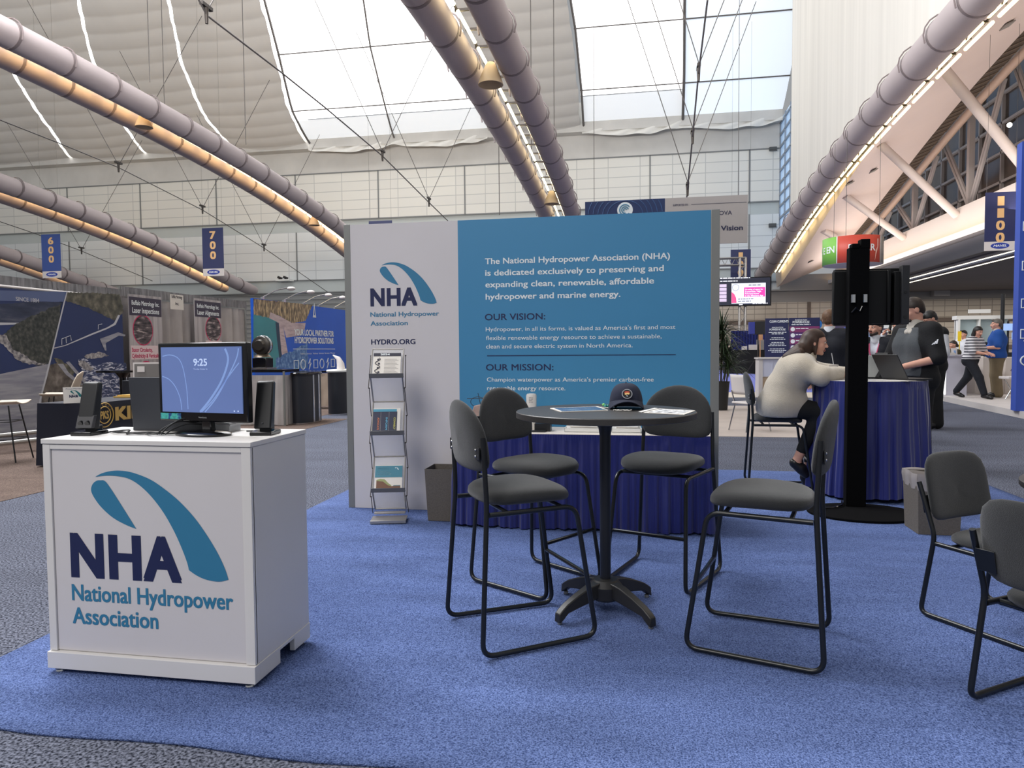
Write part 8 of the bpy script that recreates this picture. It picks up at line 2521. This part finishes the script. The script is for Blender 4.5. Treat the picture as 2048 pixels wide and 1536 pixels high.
m1 = Person('man in royal blue polo shirt and khaki trousers standing on the pale platform', p, cam_yaw(p) - math.radians(82), 1.88, 1.28, None, H_grey, res=0.018, J=dict(eL=(-0.27, 0.02, 1.12), wL=(-0.12, 0.30, 1.10), eR=(0.28, 0.02, 1.12), wR=(0.14, 0.30, 1.12), fL=(0.3, 0.9, 0.2), fR=(-0.3, 0.9, 0.2)))
m1.wear('polo_shirt', m1.torso(0.030, belly=0.10) + m1.arm('L', 0.030, 0.85, 1.15) + m1.arm('R', 0.030, 0.85, 1.15), F_polo, 0.04, lambda P: 0.88 - P[..., 2])
m1.wear('collar', [('c', np.array(m1.j['neck']) + np.array([0, 0, -0.02]), np.array(m1.j['neck']) + np.array([0, 0.015, 0.02]), 0.082, 0.070)], mat('pale_collar', rgb(186, 180, 170), 0.8), 0.01, None, 0.01)
m1.wear('khaki_trousers', [('c', np.array(m1.j['pelvis']) + np.array([x, 0.0, 0.03]), np.array(m1.j['pelvis']) + np.array([x, 0, -0.05]), 0.150, 0.150) for x in (-0.07, 0.07)] + m1.leg('L', 0.045, flare=0.012) + m1.leg('R', 0.045, flare=0.012), F_khaki, 0.03)
m1.shoes(S_dark); m1.hair(H_grey, 'short')
p = atp(1906, 19.4)
o2 = Person('seated woman in olive top with dark tied hair behind the lit white counter', (p[0], p[1], PLZ - 0.27), cam_yaw(p) - math.radians(60), 1.66, 1.05, None, H_brown, res=0.02, J=dict(kL=(-0.12, 0.42, 0.90), kR=(0.12, 0.42, 0.90), aL=(-0.12, 0.42, 0.45), aR=(0.12, 0.42, 0.45), tL=(-0.12, 0.58, 0.42), tR=(0.12, 0.58, 0.42), eL=(-0.24, 0.10, 1.14), wL=(-0.1, 0.32, 1.16), eR=(0.24, 0.1, 1.14), wR=(0.1, 0.32, 1.16)))
o2.wear('top', o2.torso(0.024) + o2.arm('L', 0.028, 1.8, 1.15) + o2.arm('R', 0.028, 1.8, 1.15), F_olive, 0.03)
o2.wear('trousers', o2.leg('L', 0.026) + o2.leg('R', 0.026), F_black, 0.03); o2.shoes(S_dark); o2.hair(H_brown, 'long', [('c', o2.hl((0, -0.07, 0.0)), o2.hl((0, -0.12, -0.03)), 0.06, 0.045)])
t = thing('stool', 'dark stool under the seated woman in olive', 'stool', p); m = MB(); m.lathe([(0.16, 0.50), (0.18, 0.54), (0.16, 0.56), (0.01, 0.56)], (0, 0, 0), 20); m.build('seat', M_blk, t); m = MB(); m.lathe([(0.03, 0.5), (0.03, 0.03), (0.2, 0.0)], (0, 0, 0), 20); m.build('pedestal', M_blk, t)
p = atp(1926, 20.8)
o3 = Person('dark-haired man in a white shirt behind the striped woman', p, cam_yaw(p) - math.radians(40), 1.70, 1.0, None, H_black, res=0.02)
o3.wear('shirt', o3.torso(0.024) + o3.arm('L', 0.024, 1.9, 1.1) + o3.arm('R', 0.024, 1.9, 1.1), F_white, 0.03)
o3.wear('trousers', o3.leg('L', 0.026) + o3.leg('R', 0.026), F_black, 0.03); o3.shoes(S_dark); o3.hair(H_black, 'short')

# ---- small things: metal chair behind the woman, spot lamp, soffit slots, boxes under the balcony
p = at(1500, 11.6)
t = thing('metal_chair', 'white-backed chair with thin chrome legs behind the bar stool of the seated woman', 'chair', (p[0], p[1], 0.005), math.radians(-60))
m = MB(); m.grid(lambda u, v: (-0.22 + 0.44 * u, -0.21 - 0.05 * v + 0.04 * (2 * u - 1) ** 2, 0.60 + 0.32 * v), 10, 6); m.build('backrest', M_signw, t, thick=0.015)
m = MB(); m.box((0, 0, 0.46), (0.42, 0.40, 0.03)); m.build('seat', M_signw, t, bevel=0.01)
for sx in (-1, 1):
    for sy in (-1, 1):
        m = MB(); m.tube([(sx * 0.17, sy * 0.15, 0.46), (sx * 0.22, sy * 0.24, 0.0)], 0.011, 8); m.build('leg', M_chrome, t)
    m = MB(); m.tube([(sx * 0.17, -0.17, 0.46), (sx * 0.19, -0.22, 0.66)], 0.011, 8); m.build('back_support', M_chrome, t)
q = onx(2019, 250, 15.3)
t = thing('spot_lamp', 'small bright white spot lamp on the balcony truss at the right edge', 'lamp', q)
m = MB(); m.sphere((0, 0, 0), 0.10, 14, 10); m.build('bulb', mat('white_bulb', (1, 1, 1, 1), 0.3, emit=8.0, ecol=(1, 0.98, 0.94, 1)), t)
m = MB(); m.tube([(0.02, 0, 0.06), (0.2, 0, 0.22)], 0.05, 8); m.build('bracket', M_iron, t)
for k, (px, py) in enumerate(((2015, 48), (1850, 150), (1747, 340), (1700, 365), (1657, 478), (1622, 522))):
    lo, hi = 14.0, 58.0
    d = ray(px, py)
    for _ in range(50):
        y_ = (lo + hi) / 2; P_ = CORG + d * (y_ / d.y)
        if P_.z > sofz(P_.x, y_): hi = y_
        else: lo = y_
    P_ = CORG + d * (lo / d.y)
    if SX0 < P_.x < SX1:
        m = MB(); m.box(P_ - Vector((0, 0, 0.05)), (0.32, 0.5, 0.04), Matrix.Rotation(math.radians(-23), 3, 'Y'))
        tag(m.build('soffit_vent', M_hdr, smooth=False), ['small dark slot vent in the balcony roof, nearest the top right corner', 'small dark slot vent in the balcony roof above the upper strut', 'small slot vent in the balcony roof left of the middle strut', 'small slot vent in the balcony roof near the lowest strut', 'small slot vent in the balcony roof just left of the round sign', 'small slot vent at the far low end of the balcony roof'][k], 'vent', 'slot vents in the balcony roof')
for px, py, sx_, sz_, lb in ((1884, 584, 1.1, 0.6, 'small grey box on the header above the block wall, right of the screen'), (2008, 552, 2.4, 0.6, 'long grey box on the header above the block wall near the right edge')):
    q = ony(px, py, 59.0); m = MB(); m.box((q.x, 59.3, q.z), (sx_, 0.7, sz_))
    tag(m.build('wall_box', mat('light_grey_box', rgb(176, 172, 168), 0.6), smooth=False), lb, 'box')
